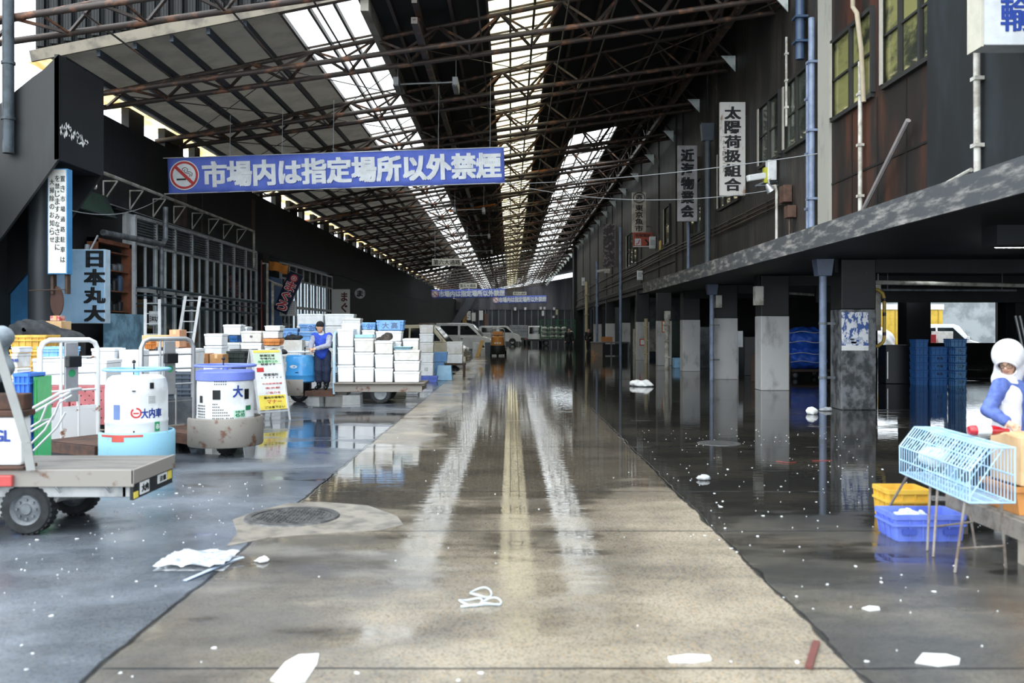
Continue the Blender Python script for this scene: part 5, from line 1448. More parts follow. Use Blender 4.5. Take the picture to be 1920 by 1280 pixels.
# A-frame board
af = thing('sandwich_board', 'white A-frame notice board with coloured lines of print beside the turret trucks', 'sign', (-4.42, 16.35, 0), math.radians(46))
Wd, Hh, sp = .60, 1.26, .33
for s, nm in ((-1, 'front_panel'), (1, 'rear_panel')):
    n_ = 1 if s < 0 else -1
    mb = MB(); P0, P1 = Vector((0, s * sp * .84, .20)), Vector((0, s * .02, Hh))
    up = (P1 - P0).normalized(); mb.beam(P0, P1, Wd, .014, up=(0, -1, 0)); mb.build(nm, paper, af)
    fr = MB()
    for x in (-Wd/2, Wd/2): fr.beam((x, s * sp, 0), (x, s * .015, Hh + .01), .03, .025, up=(0, -1, 0))
    fr.beam((-Wd/2, s * sp * .86, .17), (Wd/2, s * sp * .86, .17), .03, .03); fr.build('leg_frame', alu_bright, af)
    if s < 0:
        L = (P1 - P0).length; nrm = Vector((1, 0, 0)).cross(up)
        c = lambda f: P0 + up * (L * f) + nrm * .012
        mb = MB()
        def band(f0, f1, m, x0=-.27, x1=.27): mb.add([c(f0) + Vector((x0, 0, 0)), c(f0) + Vector((x1, 0, 0)), c(f1) + Vector((x1, 0, 0)), c(f1) + Vector((x0, 0, 0))], [(0, 1, 2, 3)], m)
        band(.0, .24, 0); band(.95, .99, 0); band(.76, .94, 3); band(.63, .70, 1, -.24, -.10)
        for f, txt, m, h in ((.90, '禁煙区域', 2, .045), (.85, '市場内は', 2, .04), (.80, '指定場所以外', 4, .05), (.755, '禁煙です', 2, .035), (.58, '喫煙場所', 2, .05), (.53, '・・・・・・', 2, .02), (.43, '中央卸売市場', 1, .03), (.36, '東京都', 1, .03), (.28, 'ご協力を', 1, .04), (.20, '築地市場場内', 2, .045), (.13, 'マナー', 1, .07), (.04, 'ご注意下さい', 2, .04)):
            mb.text(txt, c(f) + nrm * .003 + Vector((.03 if f < .7 else 0, 0, 0)), (1, 0, 0), up, .40 if len(txt) > 4 else .3, h, m, .003, .008)
        mb.build('printed_lines', [paper_yellow, ink_red, ink_black, M('pale_green', '#cfe6cc', .7), ink_green], af)

# ================================================================ right-hand signs
def projecting(txt, px0, px1, py0, py1, Y, label, face, ink=None, bold=.03, cyoff=0, hfrac=.92, small=None, circ=None):
    t = thing('signboard', label, 'sign', (gx((px0+px1)/2, Y), Y, gz(py1, Y)))
    w, h = gx(px1, Y) - gx(px0, Y), gz(py0, Y) - gz(py1, Y)
    MB().bb(-w/2, w/2, -.05, .05, 0, h).build('board', face, t, bevel=.01)
    if txt: MB().text(txt, (.04 if small else 0, -.054, h * (.5 + cyoff)), (1, 0, 0), (0, 0, 1), w * .62, h * hfrac, bold=bold, vertical=True).build('lettering', ink or ink_black, t)
    mb = MB()
    for z in (h * .15, h * .85): mb.beam((w/2, .0, z), (XR - gx((px0+px1)/2, Y) - .004, .0, z), .04, .04)
    mb.build('bracket', conduit_m, t)
    return t, w, h
rust_face = M('rusted_white_board', '#d5d3ce', .6, 0, '#8d6a52', 3.2, (.56, .72), (1.5, 1, .6))
grey_face = M('grey_board', '#bdbcbf', .6, 0, '#a39f9e', 2.2)
t, w, h = projecting('太陽荷扱組合', 1349, 1397, 192, 367, 25.2, 'rust-streaked white upright signboard with six black characters', rust_face, bold=.035)
mb = MB().text('一九七四年二月', (-w * .33, -.054, h * .45), (1, 0, 0), (0, 0, 1), w * .14, h * .42, bold=.01, vertical=True); mb.build('small_lettering', M('brown_ink', '#6d4a3a', .7), t)
projecting('近海物業会', 1270, 1307, 273, 415, 31.6, 'grey upright signboard with five brushed black characters', grey_face, bold=.05)
t, w, h = projecting('東京魚市', 1185, 1211, 361, 436, 43.0, 'cream upright signboard topped by a character in a circle', M('cream_board', '#d0cabd', .6, 0, '#a89f92', 2.5), bold=.03, cyoff=-.14, hfrac=.68)
mb = MB(); mb.text('商', (0, -.056, h * .87), (1, 0, 0), (0, 0, 1), .3, .3, bold=.02); mb.tube([(.27 * math.cos(2*PI*i/24), -.055, h * .87 + .24 * math.sin(2*PI*i/24)) for i in range(24)], .02, 6, closed=True); mb.build('circled_character', ink_black, t)
projecting('', 1131, 1152, 420, 500, 57, 'peeling dark upright signboard beyond the phone sign', M('peeling_dark', '#3f3a3d', .7, 0, '#7f7678', 6, (.52, .6)))
ph = thing('phone_sign', 'orange-red emergency phone sign with white handset and black arrow', 'sign', (gx(1205, 42), 42, gz(463, 42)))
w_, h_ = gx(1223, 42) - gx(1187, 42), gz(436, 42) - gz(463, 42)
MB().bb(-w_/2, w_/2, -.06, .06, 0, h_).build('sign_box', M('orange_red', '#b4503a', .5), ph)
mb = MB(); mb.bb(-w_ * .42, -w_ * .10, -.066, -.06, h_ * .12, h_ * .58, 0); mb.bb(-w_/2, w_/2, -.068, -.06, 0, h_ * .06, 0); mb.text('非常電話', (0, -.066, h_ * .80), (1, 0, 0), (0, 0, 1), w_ * .8, h_ * .22, 1, bold=.02)
mb.tube([(-w_ * .36, -.07, h_ * .2), (-w_ * .24, -.07, h_ * .26), (-w_ * .17, -.07, h_ * .5)], .025, 6, 2); mb.beam((w_ * .12, -.068, h_ * .52), (w_ * .33, -.068, h_ * .2), .01, .06, 1, up=(1, 0, 1)); mb.add([(w_ * .4, -.069, h_ * .12), (w_ * .4, -.069, h_ * .42), (w_ * .16, -.069, h_ * .12)], [(0, 1, 2)], 1)
mb.build('symbol', [ink_white, ink_black, ink_red], ph)
mb = MB(); mb.tube([(w_/2, 0, h_ * .5), (XR - gx(1205, 42) - .004, 0, h_ * .5)], .03, 6); mb.build('bracket', conduit_m, ph)
# lightbox at the corner
lb = thing('lightbox_sign', 'white lightbox sign with large blue characters fixed on the dark wall', 'sign', (5.95, 10.9, gz(92, 10.9)))
MB().bb(-.36, .36, -.16, .16, 0, 1.9).build('sign_box', M('lightbox_white', '#d5dade', .4), lb, bevel=.01)
MB().text('運輸', (.03, -.165, .62), (1, 0, 0), (0, 0, 1), 0.34, 1.0, bold=.02, vertical=True).build('lettering', ink_blue, lb)
mb = MB(); mb.bb(-.375, -.35, -.17, .17, -.02, 1.92); mb.build('edge_frame', M('cream_edge', '#c9c5b6', .5), lb)

# ================================================================ right-hand pipes, fixings
def wallpipe(pts, r, mat, label, name='water_pipe', n=10, clips=True):
    mb = MB(); mb.tube(pts, r, n)
    if clips:
        (x, y, z0), (x1, y1, z1) = pts[0], pts[-1]
        for k in range(3):
            f = .2 + .3 * k; mb.bb(x - r * 1.4, x + r * 1.4, y - r * 1.5, y + r * 1.5, z0 + (z1 - z0) * f, z0 + (z1 - z0) * f + .05)
    return tag(mb.build(name, mat, smooth=40), label, 'pipe')
wallpipe([(6.46, 19.45, 3.42), (6.46, 19.45, 8.3)], .07, pvc, 'thick blue-grey pipe against the pale pilaster')
wallpipe([(6.48, 19.75, 3.42), (6.48, 19.75, 7.4)], .045, pvc, 'thinner blue-grey pipe beside the thick one')
wallpipe([(6.42, 20.1, 7.6), (6.42, 20.1, 9.4)], .10, M('dark_blue_pipe', '#3f5470', .4), 'short dark blue pipe high above the twin pipes')
wallpipe([(6.5, 16.85, 3.45), (6.5, 16.85, 6.6)], .04, pipe_white, 'off-white conduit in front of the lit office window')
wallpipe([(6.49, 16.65, 5.8), (6.46, 16.7, 6.8), (6.44, 16.85, 7.5), (6.46, 17.1, 7.7), (6.48, 17.2, 9.2)], .045, M('cloth_wrapped', '#a89c86', .8), 'cloth-wrapped crooked pipe over the lit office window', clips=False)
wallpipe([(6.18, 12.0, 3.45), (6.17, 12.0, 6.4)], .045, pipe_white, 'thick-painted white pipe on the dark blue-grey wall')
wallpipe([(6.43, 21.9, 3.45), (6.43, 21.9, 4.95), (6.43, 22.0, 5.1), (6.43, 22.2, 5.12)], .035, pipe_white, 'slim white hooked pipe beside the camera housing', clips=False)
wallpipe([(6.5, 21.35, 6.4), (6.5, 21.35, 8.5)], .03, pipe_white, 'slim off-white conduit by the dim window')
mb = MB(); mb.tube([(6.38, 16.9, 3.45), (6.45, 14.7, 5.02)], .045, 8); tag(mb.build('prop_pole', M('bleached_pole', '#8d8786', .7)), 'bleached pole leaning slantwise across the rust-stained sheets', 'pole')
mb = MB(); mb.tube([(5.9, 19.0, 3.47), (6.2, 13.7, 3.62), (6.2, 12.2, 3.78)], .03, 8)
tag(mb.build('ledge_pipe', pipe_white), 'long thin pale pipe running along the canopy ledge', 'pipe')
dp = thing('downpipe', 'grey-blue downpipe with square hopper head beside the grey signboard', 'pipe', (6.38, 29.3, 3.42))
MB().tube([(0, 0, 0), (0, 0, 4.3)], .09, 10).build('pipe', M('slate_pipe', '#56606a', .45), dp, smooth=40)
MB().box((-.02, 0, 4.55), (.42, .3, .55), taper=.8).build('hopper_head', M('slate_pipe', '#56606a'), dp)
dp = thing('downpipe', 'thin downpipe with a dark hopper head past the grey signboard', 'pipe', (6.40, 32.6, 3.42))
MB().tube([(0, 0, 0), (0, 0, 3.9)], .06, 10).build('pipe', pvc, dp, smooth=40)
MB().box((-.02, 0, 4.1), (.4, .3, .45), taper=.85).build('hopper_head', dark_pl, dp)
wallpipe([(6.38, 52.5, 0), (6.38, 52.5, 2.3), (6.38, 52.5, 7.5)], .08, pvc, 'tall grey pipe past the red-framed notice', clips=False)
wallpipe([(6.42, 37.2, .0), (6.42, 37.2, 2.2)], .10, pipe_white, 'off-white standpipe tied with rope beside the short pillar')
wallpipe([(6.38, 42.6, .0), (6.38, 42.6, 2.1)], .09, M('straw_pipe', '#b9ae8e', .6), 'straw-coloured standpipe by the red-framed notice pillar')
wallpipe([(6.3, 66, 0), (6.3, 66, 6.5)], .09, pvc, 'grey pipe on the wall near the two standing men')
wallpipe([(6.3, 75, 0), (6.3, 75, 5.5)], .13, M('straw_pipe', '#b9ae8e'), 'fat straw-coloured pipe near the dark end post')
# conduits along the wall
for k in range(3):
    z = 4.62 + k * .11
    mb = MB(); mb.tube([(6.505, 21.56, z), (6.505, 36.5, z), (6.505, 64, z - .1)], .025, 6)
    for y in range(23, 40, 2): mb.bb(6.475, 6.545, y - .015, y + .015, z - .03, z + .03)
    tag(mb.build('conduit', conduit_m), ['lowest', 'middle', 'topmost'][k] + ' brown conduit of the bundle along the signboard wall', 'conduit')
jb = thing('junction_box', 'rusty brown junction box at the end of the conduit bundle', 'junction box', (6.48, 21.35, 4.5))
MB().bb(-.1, .1, -.18, .18, .1, .5).build('case', M('rusty_box', '#5d4438', .6, 0, '#4a352b', 6), jb, bevel=.01)
jb2 = thing('junction_box', 'smaller rusty junction box just below the other one', 'junction box', (6.48, 21.0, 4.2))
MB().bb(-.1, .1, -.15, .15, .0, .28).build('case', M('rusty_box', '#5d4438'), jb2, bevel=.01)
MB().tube([(0, .05, 0), (0, .05, -.5), (-.02, -.1, -.72)], .03, 8).build('pipe_tail', conduit_m, jb2)
# camera housing and horn lamp
cam_o = thing('camera_housing', 'white security camera housing with yellow-green bracket on the signboard wall', 'security camera', (6.25, 22.4, gz(348, 22.4)))
MB().beam((-.42, -.1, .16), (.12, .02, .26), .16, .16).build('camera_tube', white_paint, cam_o, bevel=.03)
MB().bb(.08, .3, -.12, .12, .12, .62).build('control_case', white_paint, cam_o, bevel=.02)
MB().bb(.0, .1, -.08, .08, .06, .44).build('bracket_plate', M('yellow_green', '#b7b93c', .5), cam_o)
mb = MB(); mb.tube([(-.2, 0, -.02), (.0, 0, .08), (.34, 0, .1)], .03, 8); mb.bb(-.2, .35, -.05, .05, -.02, .02); mb.build('mounting_arm', steel_grey, cam_o)
hl = thing('horn_lamp', 'small grey horn lamp on a bent pipe beside the camera housing', 'lamp', (6.28, 22.0, gz(352, 22.0)))
b_ = MB(); b_.lathe([(.03, .12), (.05, .1), (.12, -.1), (.11, -.1), (.03, .08)], 16); b_.v = [tuple(Matrix.Rotation(-.6, 3, 'Y') @ Vector(p)) for p in b_.v]; b_.build('lamp_shade', alu, hl, smooth=40)
MB().tube([(.0, 0, .1), (-.01, 0, .2), (.03, 0, .23)], .02, 6).build('lamp_arm', alu, hl)
c2 = thing('camera_housing', 'pale security camera farther along the wall above the counter', 'security camera', (6.1, 60, gz(512, 60)))
MB().beam((-.35, -.1, .12), (.15, 0, .2), .16, .16).build('camera_tube', pipe_white, c2, bevel=.02); MB().bb(.1, .5, -.04, .04, .0, .3).build('mounting_arm', pipe_white, c2)
for px, py0, py1, Y, lab in ((1196, 507, 525, 45, 'white meter box low on the signboard wall before the slab end'), (1229, 443, 466, 41, 'white cabinet on the wall beside the phone sign'), (1098, 520, 535, 80, 'white meter box near the far end of the signboard wall')):
    mb = MB(); mb.bb(XR - .3, XR - .02, Y, Y + .2, gz(py1, Y), gz(py0, Y)); o = mb.build('meter_box', white_paint, bevel=.02); tag(o, lab, 'meter box')
    MB().bb(-.1, .1, -.105, -.10, .15, .4).build('cover_plate', alu, o)
mb = MB(); mb.bb(XR - .05, XR - .02, 39.5, 40.0, gz(471, 40), gz(452, 40)); tag(mb.build('wall_notice', M('yellow_notice', '#cdb25e', .7)), 'small yellow notice on the wall past the phone sign', 'notice')
# cables across the lane
mb = MB()
def sagline(p, q, s, n=14): return [Vector(p).lerp(Vector(q), i / n) - Vector((0, 0, s * 4 * (i/n) * (1 - i/n))) for i in range(n + 1)]
mb.tube(sagline((6.5, 19.2, gz(288, 19.2)), (gx(951, 25), 25.06, gz(344, 25)), .12), .010, 5); o = mb.build('cable', wire_m); tag(o, 'upper pale cable from the twin pipes to the large banner', 'cable')
mb = MB(); mb.tube(sagline((6.5, 22.2, gz(355, 22.2)), (gx(951, 25), 25.09, gz(343, 25)), .35), .010, 5); tag(mb.build('cable', wire_m), 'lower pale cable from the camera housing to the large banner', 'cable')
mb = MB(); mb.tube(sagline((gx(308, 25), 25.08, gz(364, 25)), (-8.4, 17.02, 3.9), .3), .010, 5); tag(mb.build('cable', wire_m), 'pale cable sagging from the pillar sign to the large banner', 'cable')

# hanging strip lamps
def strip_lamp(px0, px1, py, Y, label, up):
    t = thing('strip_lamp', label, 'lamp', (gx((px0+px1)/2, Y), Y, gz(py, Y))); w = gx(px1, Y) - gx(px0, Y)
    MB().tube([(-w/2, 0, 0), (w/2, 0, .06)], .022, 6).build('lamp_bar', M('pale_bar', '#b5babb', .4), t)
    for s in (-1, 1):
        h = .34 if Y < 30 else .5
        mb = MB(); mb.bb(s * w/2 - .07, s * w/2 + .07, -.45, .45, -.12, .08)
        for k in range(5): mb.bb(s * w/2 - .075 + k * .032, s * w/2 - .06 + k * .032, -.46, .46, -.16, -.12)
        mb.build('lamp_head', alu, t)
    mb = MB()
    for s in (-1, 1): mb.tube([(s * w/2, 0, .08), (s * w/2, 0, up)], .014, 5)
    mb.build('hanging_wire', wire_m, t)
    return t
def upto(px, py, Y): return roofz(gx(px, Y)) - gz(py, Y) - .1
strip_lamp(746, 855, 158, 24.5, 'pair of grey strip lamps on a pale bar above the large banner', upto(800, 158, 24.5))
for k, (a, b, py, Y) in enumerate(((853, 907, 394, 46, ), (876, 917, 442, 60), (886, 922, 471, 76), (896, 927, 490, 92))):
    strip_lamp(a, b, py, Y, 'pale hanging strip lamp over the lane, %s beyond the large banner' % NTH[k], upto((a+b)/2, py, Y))
# orange poles lying in the trusses
for k, (p, q) in enumerate((((576, 478, 48), (680, 447, 48)), ((845, 462, 52), (930, 448, 52)), ((995, 436, 43), (1047, 430, 43)))):
    mb = MB(); mb.tube([(gx(p[0], p[2]), p[2] - 1, chordz(gx(p[0], p[2])) + .14), (gx(q[0], q[2]), q[2] - 1, chordz(gx(q[0], q[2])) + .14)], .07, 8)
    tag(mb.build('roof_pole', M('orange_timber', '#a8642f', .6)), 'orange pole laid along a roof truss, %s from the shop side' % NTH[k], 'pole')
# ================================================================ people
def person(label, loc, H, J, yaw_head=0.0, pitch_head=0.0, res=.016, jacket=None, trousers=None, boots=None, sleeves=None, headwear=None, vest=None, fine=True, hoody=None, collar=None, curl=.5, hem=None, bulk=1.0):
    """J: joints in metres from the feet (x to the right of the picture, -y towards the camera)"""
    t = thing('person', label, 'person', loc)
    s = H / 1.6
    g = {k: np.array(v, float) for k, v in J.items()}
    hc = g['head']
    Rh = Matrix.Rotation(yaw_head, 3, 'Z') @ Matrix.Rotation(pitch_head, 3, 'X')     # face looks along local -y
    hp = lambda x, y, z: tuple(Vector(hc) + Rh @ (Vector((x, y, z)) * s))
    R4 = np.array(Rh)
    b = Blob()
    def ehead(c, r, k): b.p.append(('e', np.array(hp(*c)), np.array(r) * s, R4, None, k))
    # head with a brow, nose, chin, lips and ears
    ehead((0, .012, .03), (.074, .092, .085), .02); ehead((0, -.012, -.03), (.060, .074, .082), .03)
    ehead((0, -.048, -.085), (.032, .032, .026), .03)
    ehead((0, -.066, .022), (.052, .022, .014), .018)
    b.cap(hp(0, -.080, .012), hp(0, -.104, -.022), .008*s, .013*s, .012)
    ehead((0, -.082, -.054), (.024, .012, .006), .006); ehead((0, -.080, -.066), (.020, .011, .006), .006)
    for q in (-1, 1): ehead((q * .075, .012, -.008), (.012, .024, .034), .008)
    b.cap(g['neck'], hp(0, .015, -.06), .054*s, .050*s, .02)
    # trunk and limbs
    for q in ('L', 'R'):
        sh, el, ha = g['sh' + q], g['el' + q], g['ha' + q]
        wr = el + (ha - el) * .93
        b.cap(g['chest'], sh, .10*s, .058*s, .05); b.cap(sh, el, .050*s, .040*s, .03); b.cap(el, wr, .040*s, .026*s, .02)
        hip, kn, an, to = g['hip' + q], g['kn' + q], g['an' + q], g['to' + q]
        b.cap(hip, kn, .082*s, .056*s, .04); b.cap(kn, an, .056*s, .038*s, .03); b.cap(an, to, .038*s, .030*s, .02)
    pel = (g['hipL'] + g['hipR']) / 2
    b.cap(g['neck'], g['chest'], .055*s, .115*s, .04); b.cap(g['chest'], pel, .125*s, .115*s, .06)
    # hands: palm, four curled fingers of different length and a thumb from the side of the palm
    for q, sg in (('L', 1), ('R', -1)):
        el, ha = Vector(g['el' + q]), Vector(g['ha' + q]); d = (ha - el).normalized()
        side = d.cross(Vector(g.get('palm' + q, (0, 0, 1)))).normalized(); nrm = side.cross(d).normalized()
        side *= sg
        c0 = ha - d * .01; c1 = ha + d * .062 * s
        b.cap(c0, c1, .026*s, .030*s, .012)
        for i, L in enumerate((.062, .072, .066, .050)):
            o = c1 + side * ((i - 1.5) * .0185 * s) + d * .012 * s
            d1 = (d * (1 - .25 * curl) - nrm * (.55 * curl)).normalized(); d2 = (d * (1 - .9 * curl) - nrm * 1.1 * curl).normalized()
            m = o + d1 * L * .55 * s; e = m + d2 * L * .5 * s
            b.cap(o, m, .0095*s, .0085*s, .004); b.cap(m, e, .0085*s, .0070*s, .003)
        o = c0 + d * .022 * s - side * .024 * s; m = o + (d * .5 - side * .75 - nrm * .3).normalized() * .036 * s; e = m + (d * .9 - side * .1 - nrm * .35).normalized() * .030 * s
        b.cap(o, m, .0125*s, .0105*s, .008); b.cap(m, e, .0105*s, .0085*s, .004)
    mb = MB(); b.into(mb, res); mb.build('body', skin_m, t, smooth=75)
    # face details
    if fine:
        for q in (-1, 1):
            mb = MB(); mb.lathe([(0, -.008*s), (.008*s, -.005*s), (.011*s, 0), (.008*s, .005*s), (0, .008*s)], 12, hp(q * .031, -.079, .006)); e_ = mb.build('eye', M('eye_white', '#e8e6e0', .3), t, smooth=80)
            mb = MB(); mb.lathe([(0, -.006*s), (.006*s, 0), (0, .006*s)], 10, hp(q * .031, -.087, .003)); mb.build('pupil', hair_m, e_)
            mb = MB(); mb.beam(hp(q * .018, -.090, .026), hp(q * .048, -.080, .024), .006 * s, .005 * s); mb.build('eyebrow', hair_m, t)
        mb = MB(); mb.tube([hp(-.022, -.088, -.058), hp(0, -.096, -.060), hp(.022, -.088, -.058)], .005 * s, 6); mb.build('lips', M('lips', '#a8655a', .5), t, smooth=60)
    # hair
    hb = Blob(); hb.p.append(('e', np.array(hp(0, .022, .040)), np.array((.083, .095, .088)) * s, R4, None, .02))
    hb.p.append(('e', np.array(hp(0, .05, -.03)), np.array((.078, .06, .09)) * s, R4, None, .03))
    n_ = Vector((0, -1, -.55)); nn = Rh @ n_
    hb.plane(hp(0, -.062, .040), tuple(nn))
    mb = MB(); hb.into(mb, max(res * .9, .008)); mb.build('hair', hair_m, t, smooth=70)
    off = .022 * s * bulk
    def garment(name, parts, mat, wob=.004, cuts=()):
        q = Blob()
        for (a, c, ra, rb, k) in parts: q.cap(a, c, ra, rb, k)
        for c in cuts: q.plane(*c)
        m_ = MB(); q.into(m_, res, wob=wob, wscale=22); return m_.build(name, mat, t, smooth=75)
    ch, nk = g['chest'], g['neck']; wst = ch + (pel - ch) * .8
    low = g['hem'] if 'hem' in g else pel - np.array([0, 0, .04])
    torso = [(nk - np.array([0, 0, .05 * s]), ch, .06*s + off*.4, .12*s + off, .05), (ch, low, .13*s + off, .125*s + off, .06)]
    arms = []
    for q in 'LR':
        sh, el, ha = g['sh' + q], g['el' + q], g['ha' + q]; wr = el + (ha - el) * .90
        torso.append((ch, sh, .105*s + off*.6, .062*s + off*.6, .05))
        arms += [(sh, el, .056*s + off*.7, .048*s + off*.7, .02), (el, wr, .048*s + off*.7, .036*s + off*.6, .02)]
    legs = [(pel + np.array([0, 0, .05]), pel, .12*s + off*.6, .12*s + off*.6, .04)]
    bts = []
    for q in 'LR':
        hip, kn, an, to = g['hip' + q], g['kn' + q], g['an' + q], g['to' + q]
        legs += [(hip, kn, .090*s + off*.7, .066*s + off, .03), (kn, kn + (an - kn) * .62, .066*s + off, .062*s + off, .03)]
        top = an + (kn - an) * .62
        bts += [(top, an, .052*s + .010, .044*s + .010, .02), (an, to, .046*s, .044*s, .02)]
    garment('trousers', legs, trousers)
    zf = min(g['toL'][2], g['toR'][2])
    garment('boots', bts, boots, .001, cuts=[((0, 0, .002), (0, 0, -1))])
    if sleeves: garment('sleeves', arms, sleeves); garment('vest', torso, vest)
    else: garment('jacket', torso + arms, jacket)
    if collar: garment('collar', [(nk + np.array([0, -.01, -.035]), nk + np.array([0, -.01, .005]), .072*s, .066*s, .01)], collar, 0)
    if headwear:
        q = Blob(); q.p.append(('e', np.array(hp(0, .012, .055)), np.array((.086, .102, .082)) * s, R4, None, .02))
        q.plane(hp(0, -.04, .035), tuple(Rh @ Vector((0, -.35, -1))))
        m_ = MB(); q.into(m_, max(res * .8, .008), wob=.003, wscale=30); m_.build('cap', headwear, t, smooth=70)
    return t, hp, g, Rh

# man standing on the blue-drum truck
person('man in a bright blue vest and black cap bending over the blue drum', (-4.21, 20.28, .275), 1.58, dict(
    head=(-.02, -.14, 1.395), neck=(0, -.06, 1.26), chest=(.0, -.02, 1.10),
    shL=(.165, -.04, 1.205), elL=(.185, -.20, 1.0), haL=(-.08, -.27, .92), shR=(-.165, -.03, 1.205), elR=(-.225, -.13, .99), haR=(-.20, -.22, .93),
    palmL=(0, 0, 1), palmR=(0, .3, 1), hipL=(.095, .02, .80), hipR=(-.085, .02, .80), knL=(.11, .0, .44), knR=(-.07, -.04, .44), anL=(.09, .03, .08), anR=(-.07, .0, .08), toL=(.10, -.11, .045), toR=(-.10, -.15, .045), hem=(0, .0, .80)),
    yaw_head=math.radians(38), pitch_head=math.radians(26), res=.015, trousers=M('navy_trousers', '#1d2740', .8, 0, '#28324c', 8), boots=M('rubber_boot', '#101418', .35), sleeves=M('grey_sleeve', '#a3a6b4', .8, 0, '#8f92a2', 8), vest=M('royal_blue_vest', '#2a4fc4', .7, 0, '#2442a8', 8), headwear=M('black_knit', '#101215', .9), collar=paper)

# hooded woman at the table
wl_, hpw, gw, Rhw = person('person in a white hood and blue jacket looking down behind the wire rack', (4.27, 7.78, 0), 1.53, dict(
    head=(-.035, -.06, 1.375), neck=(.0, .0, 1.225), chest=(.02, .0, 1.07),
    shR=(-.105, -.07, 1.155), elR=(-.235, -.13, .955), haR=(-.175, -.30, .875), shL=(.155, .06, 1.155), elL=(.27, -.06, .95), haL=(.155, -.27, .99),
    palmR=(-.6, .5, .6), palmL=(0, .6, 1), hipL=(.11, .03, .76), hipR=(-.06, -.03, .76), knL=(.11, .0, .42), knR=(-.06, -.04, .42), anL=(.1, .04, .08), anR=(-.05, .02, .08), toL=(.07, -.10, .045), toR=(-.10, -.12, .045), hem=(.02, .0, .76)),
    yaw_head=math.radians(-42), pitch_head=math.radians(32), res=.0095, trousers=dark_cloth, boots=M('white_boot', '#d9dcdd', .35), jacket=M('denim_blue_jacket', '#5b70b2', .8, 0, '#47599a', 9), curl=.55, bulk=.9)
hood_m = M('white_hoodie', '#e3e4e8', .85, 0, '#d2d3da', 9)
# hoodie front showing between the open sides of the jacket
q = Blob()
ch = gw['chest']
fwd = np.array([-.62, -.78, 0]); fwd = fwd / np.linalg.norm(fwd)
q.cap(tuple(gw['neck'] + fwd * .025 - np.array([0, 0, .02])), tuple(ch + fwd * .062), .075, .110, .03); q.cap(tuple(ch + fwd * .062), (.0 + fwd[0] * .055, fwd[1] * .055, .70), .110, .118, .04)
mb = MB(); q.into(mb, .011, wob=.004, wscale=20); mb.build('hoodie', hood_m, wl_, smooth=75)
q = Blob()
def eh(c, r, k=.03): q.p.append(('e', np.array(hpw(*c)), np.array(r), np.array(Rhw), None, k))
eh((0, .035, .035), (.128, .135, .142)); eh((0, .07, -.10), (.12, .10, .10)); q.cap(hpw(0, .06, -.10), tuple(gw['neck'] + np.array([.02, .06, -.02])), .10, .12, .05)
qc = Blob()
hv, hf = q.mesh(.0095)
# open the hood where the face looks out
Rinv = np.array(Rhw).T; loc_ = (hv - np.array(hpw(0, 0, 0))) @ Rinv.T
inner = ((loc_[:, 0] / .078) ** 2 + ((loc_[:, 2] + .035) / .092) ** 2 < 1) & (loc_[:, 1] < -.02)
hf = [f for f in hf if not all(inner[i] for i in f)]
mb = MB(); mb.add(hv, hf); o = mb.build('hood', hood_m, wl_, smooth=75); sd = o.modifiers.new('thick', 'SOLIDIFY'); sd.thickness = .010; sd.offset = -1
rim = []
for i in range(28):
    a = 2 * PI * i / 28; x, z = .080 * math.cos(a), -.035 + .094 * math.sin(a)
    yy = .035 - .135 * math.sqrt(max(0, 1 - (x / .128) ** 2 - ((z - .035) / .142) ** 2)) if z > -.09 else -.052
    rim.append(hpw(x, yy - .002, z))
mb = MB(); mb.tube(rim, .010, 8, closed=True); mb.build('hood_rim', hood_m, wl_, smooth=60)
mb = MB()
for sgn in (-1, 1): mb.tube([hpw(sgn * .031 + .026 * math.cos(2*PI*i/18), -.100, .002 + .021 * math.sin(2*PI*i/18)) for i in range(18)], .0022, 5, closed=True); 
mb.tube([hpw(-.006, -.104, .006), hpw(.006, -.104, .006)], .002, 5)
mb.build('spectacles', dark_pl, wl_)
mb = MB()
for sgn in (-1, 1): 
    p0 = gw['neck'] + fwd * .105 + np.array([sgn * .03, 0, -.04]); p1 = ch + fwd * .178 + np.array([sgn * .035, 0, -.06]); mb.tube([tuple(p0), tuple((p0 + p1) / 2 + fwd * .012), tuple(p1)], .004, 6)
mb.build('draw_cord', paper, wl_)

# men far down the lane
def far_man(label, x, y, H, coat, arms):
    s = H
    J = dict(head=(0, -.02, .915*s), neck=(0, 0, .835*s), chest=(0, 0, .72*s), shL=(.12*s, 0, .80*s), shR=(-.12*s, 0, .80*s), elL=(.155*s, .02, .62*s), elR=(-.155*s, .02, .62*s), haL=(.15*s, -.06, .47*s), haR=(-.15*s, -.06, .47*s),
        hipL=(.055*s, 0, .50*s), hipR=(-.055*s, 0, .50*s), knL=(.06*s, -.03, .275*s), knR=(-.06*s, .02, .275*s), anL=(.06*s, .02, .05*s), anR=(-.06*s, .08, .05*s), toL=(.065*s, -.12, .03*s), toR=(-.065*s, -.05, .03*s), hem=(0, 0, .46*s))
    J.update(arms)
    return person(label, (x, y, 0), H, J, res=.024, jacket=coat, trousers=M('black_trousers', '#15181c', .8), boots=dark_pl, fine=False)
far_man('man in a dark coat walking towards the camera far down the lane', gx(1067, 61), 61, 1.66, M('black_coat', '#14181c', .8), {})
far_man('man in black standing by the wall pipes near the dark end post', gx(1104, 66), 66, 1.64, M('black_shirt', '#121417', .8), dict(haL=(.10, -.2, .95), elL=(.25, .02, 1.02)))

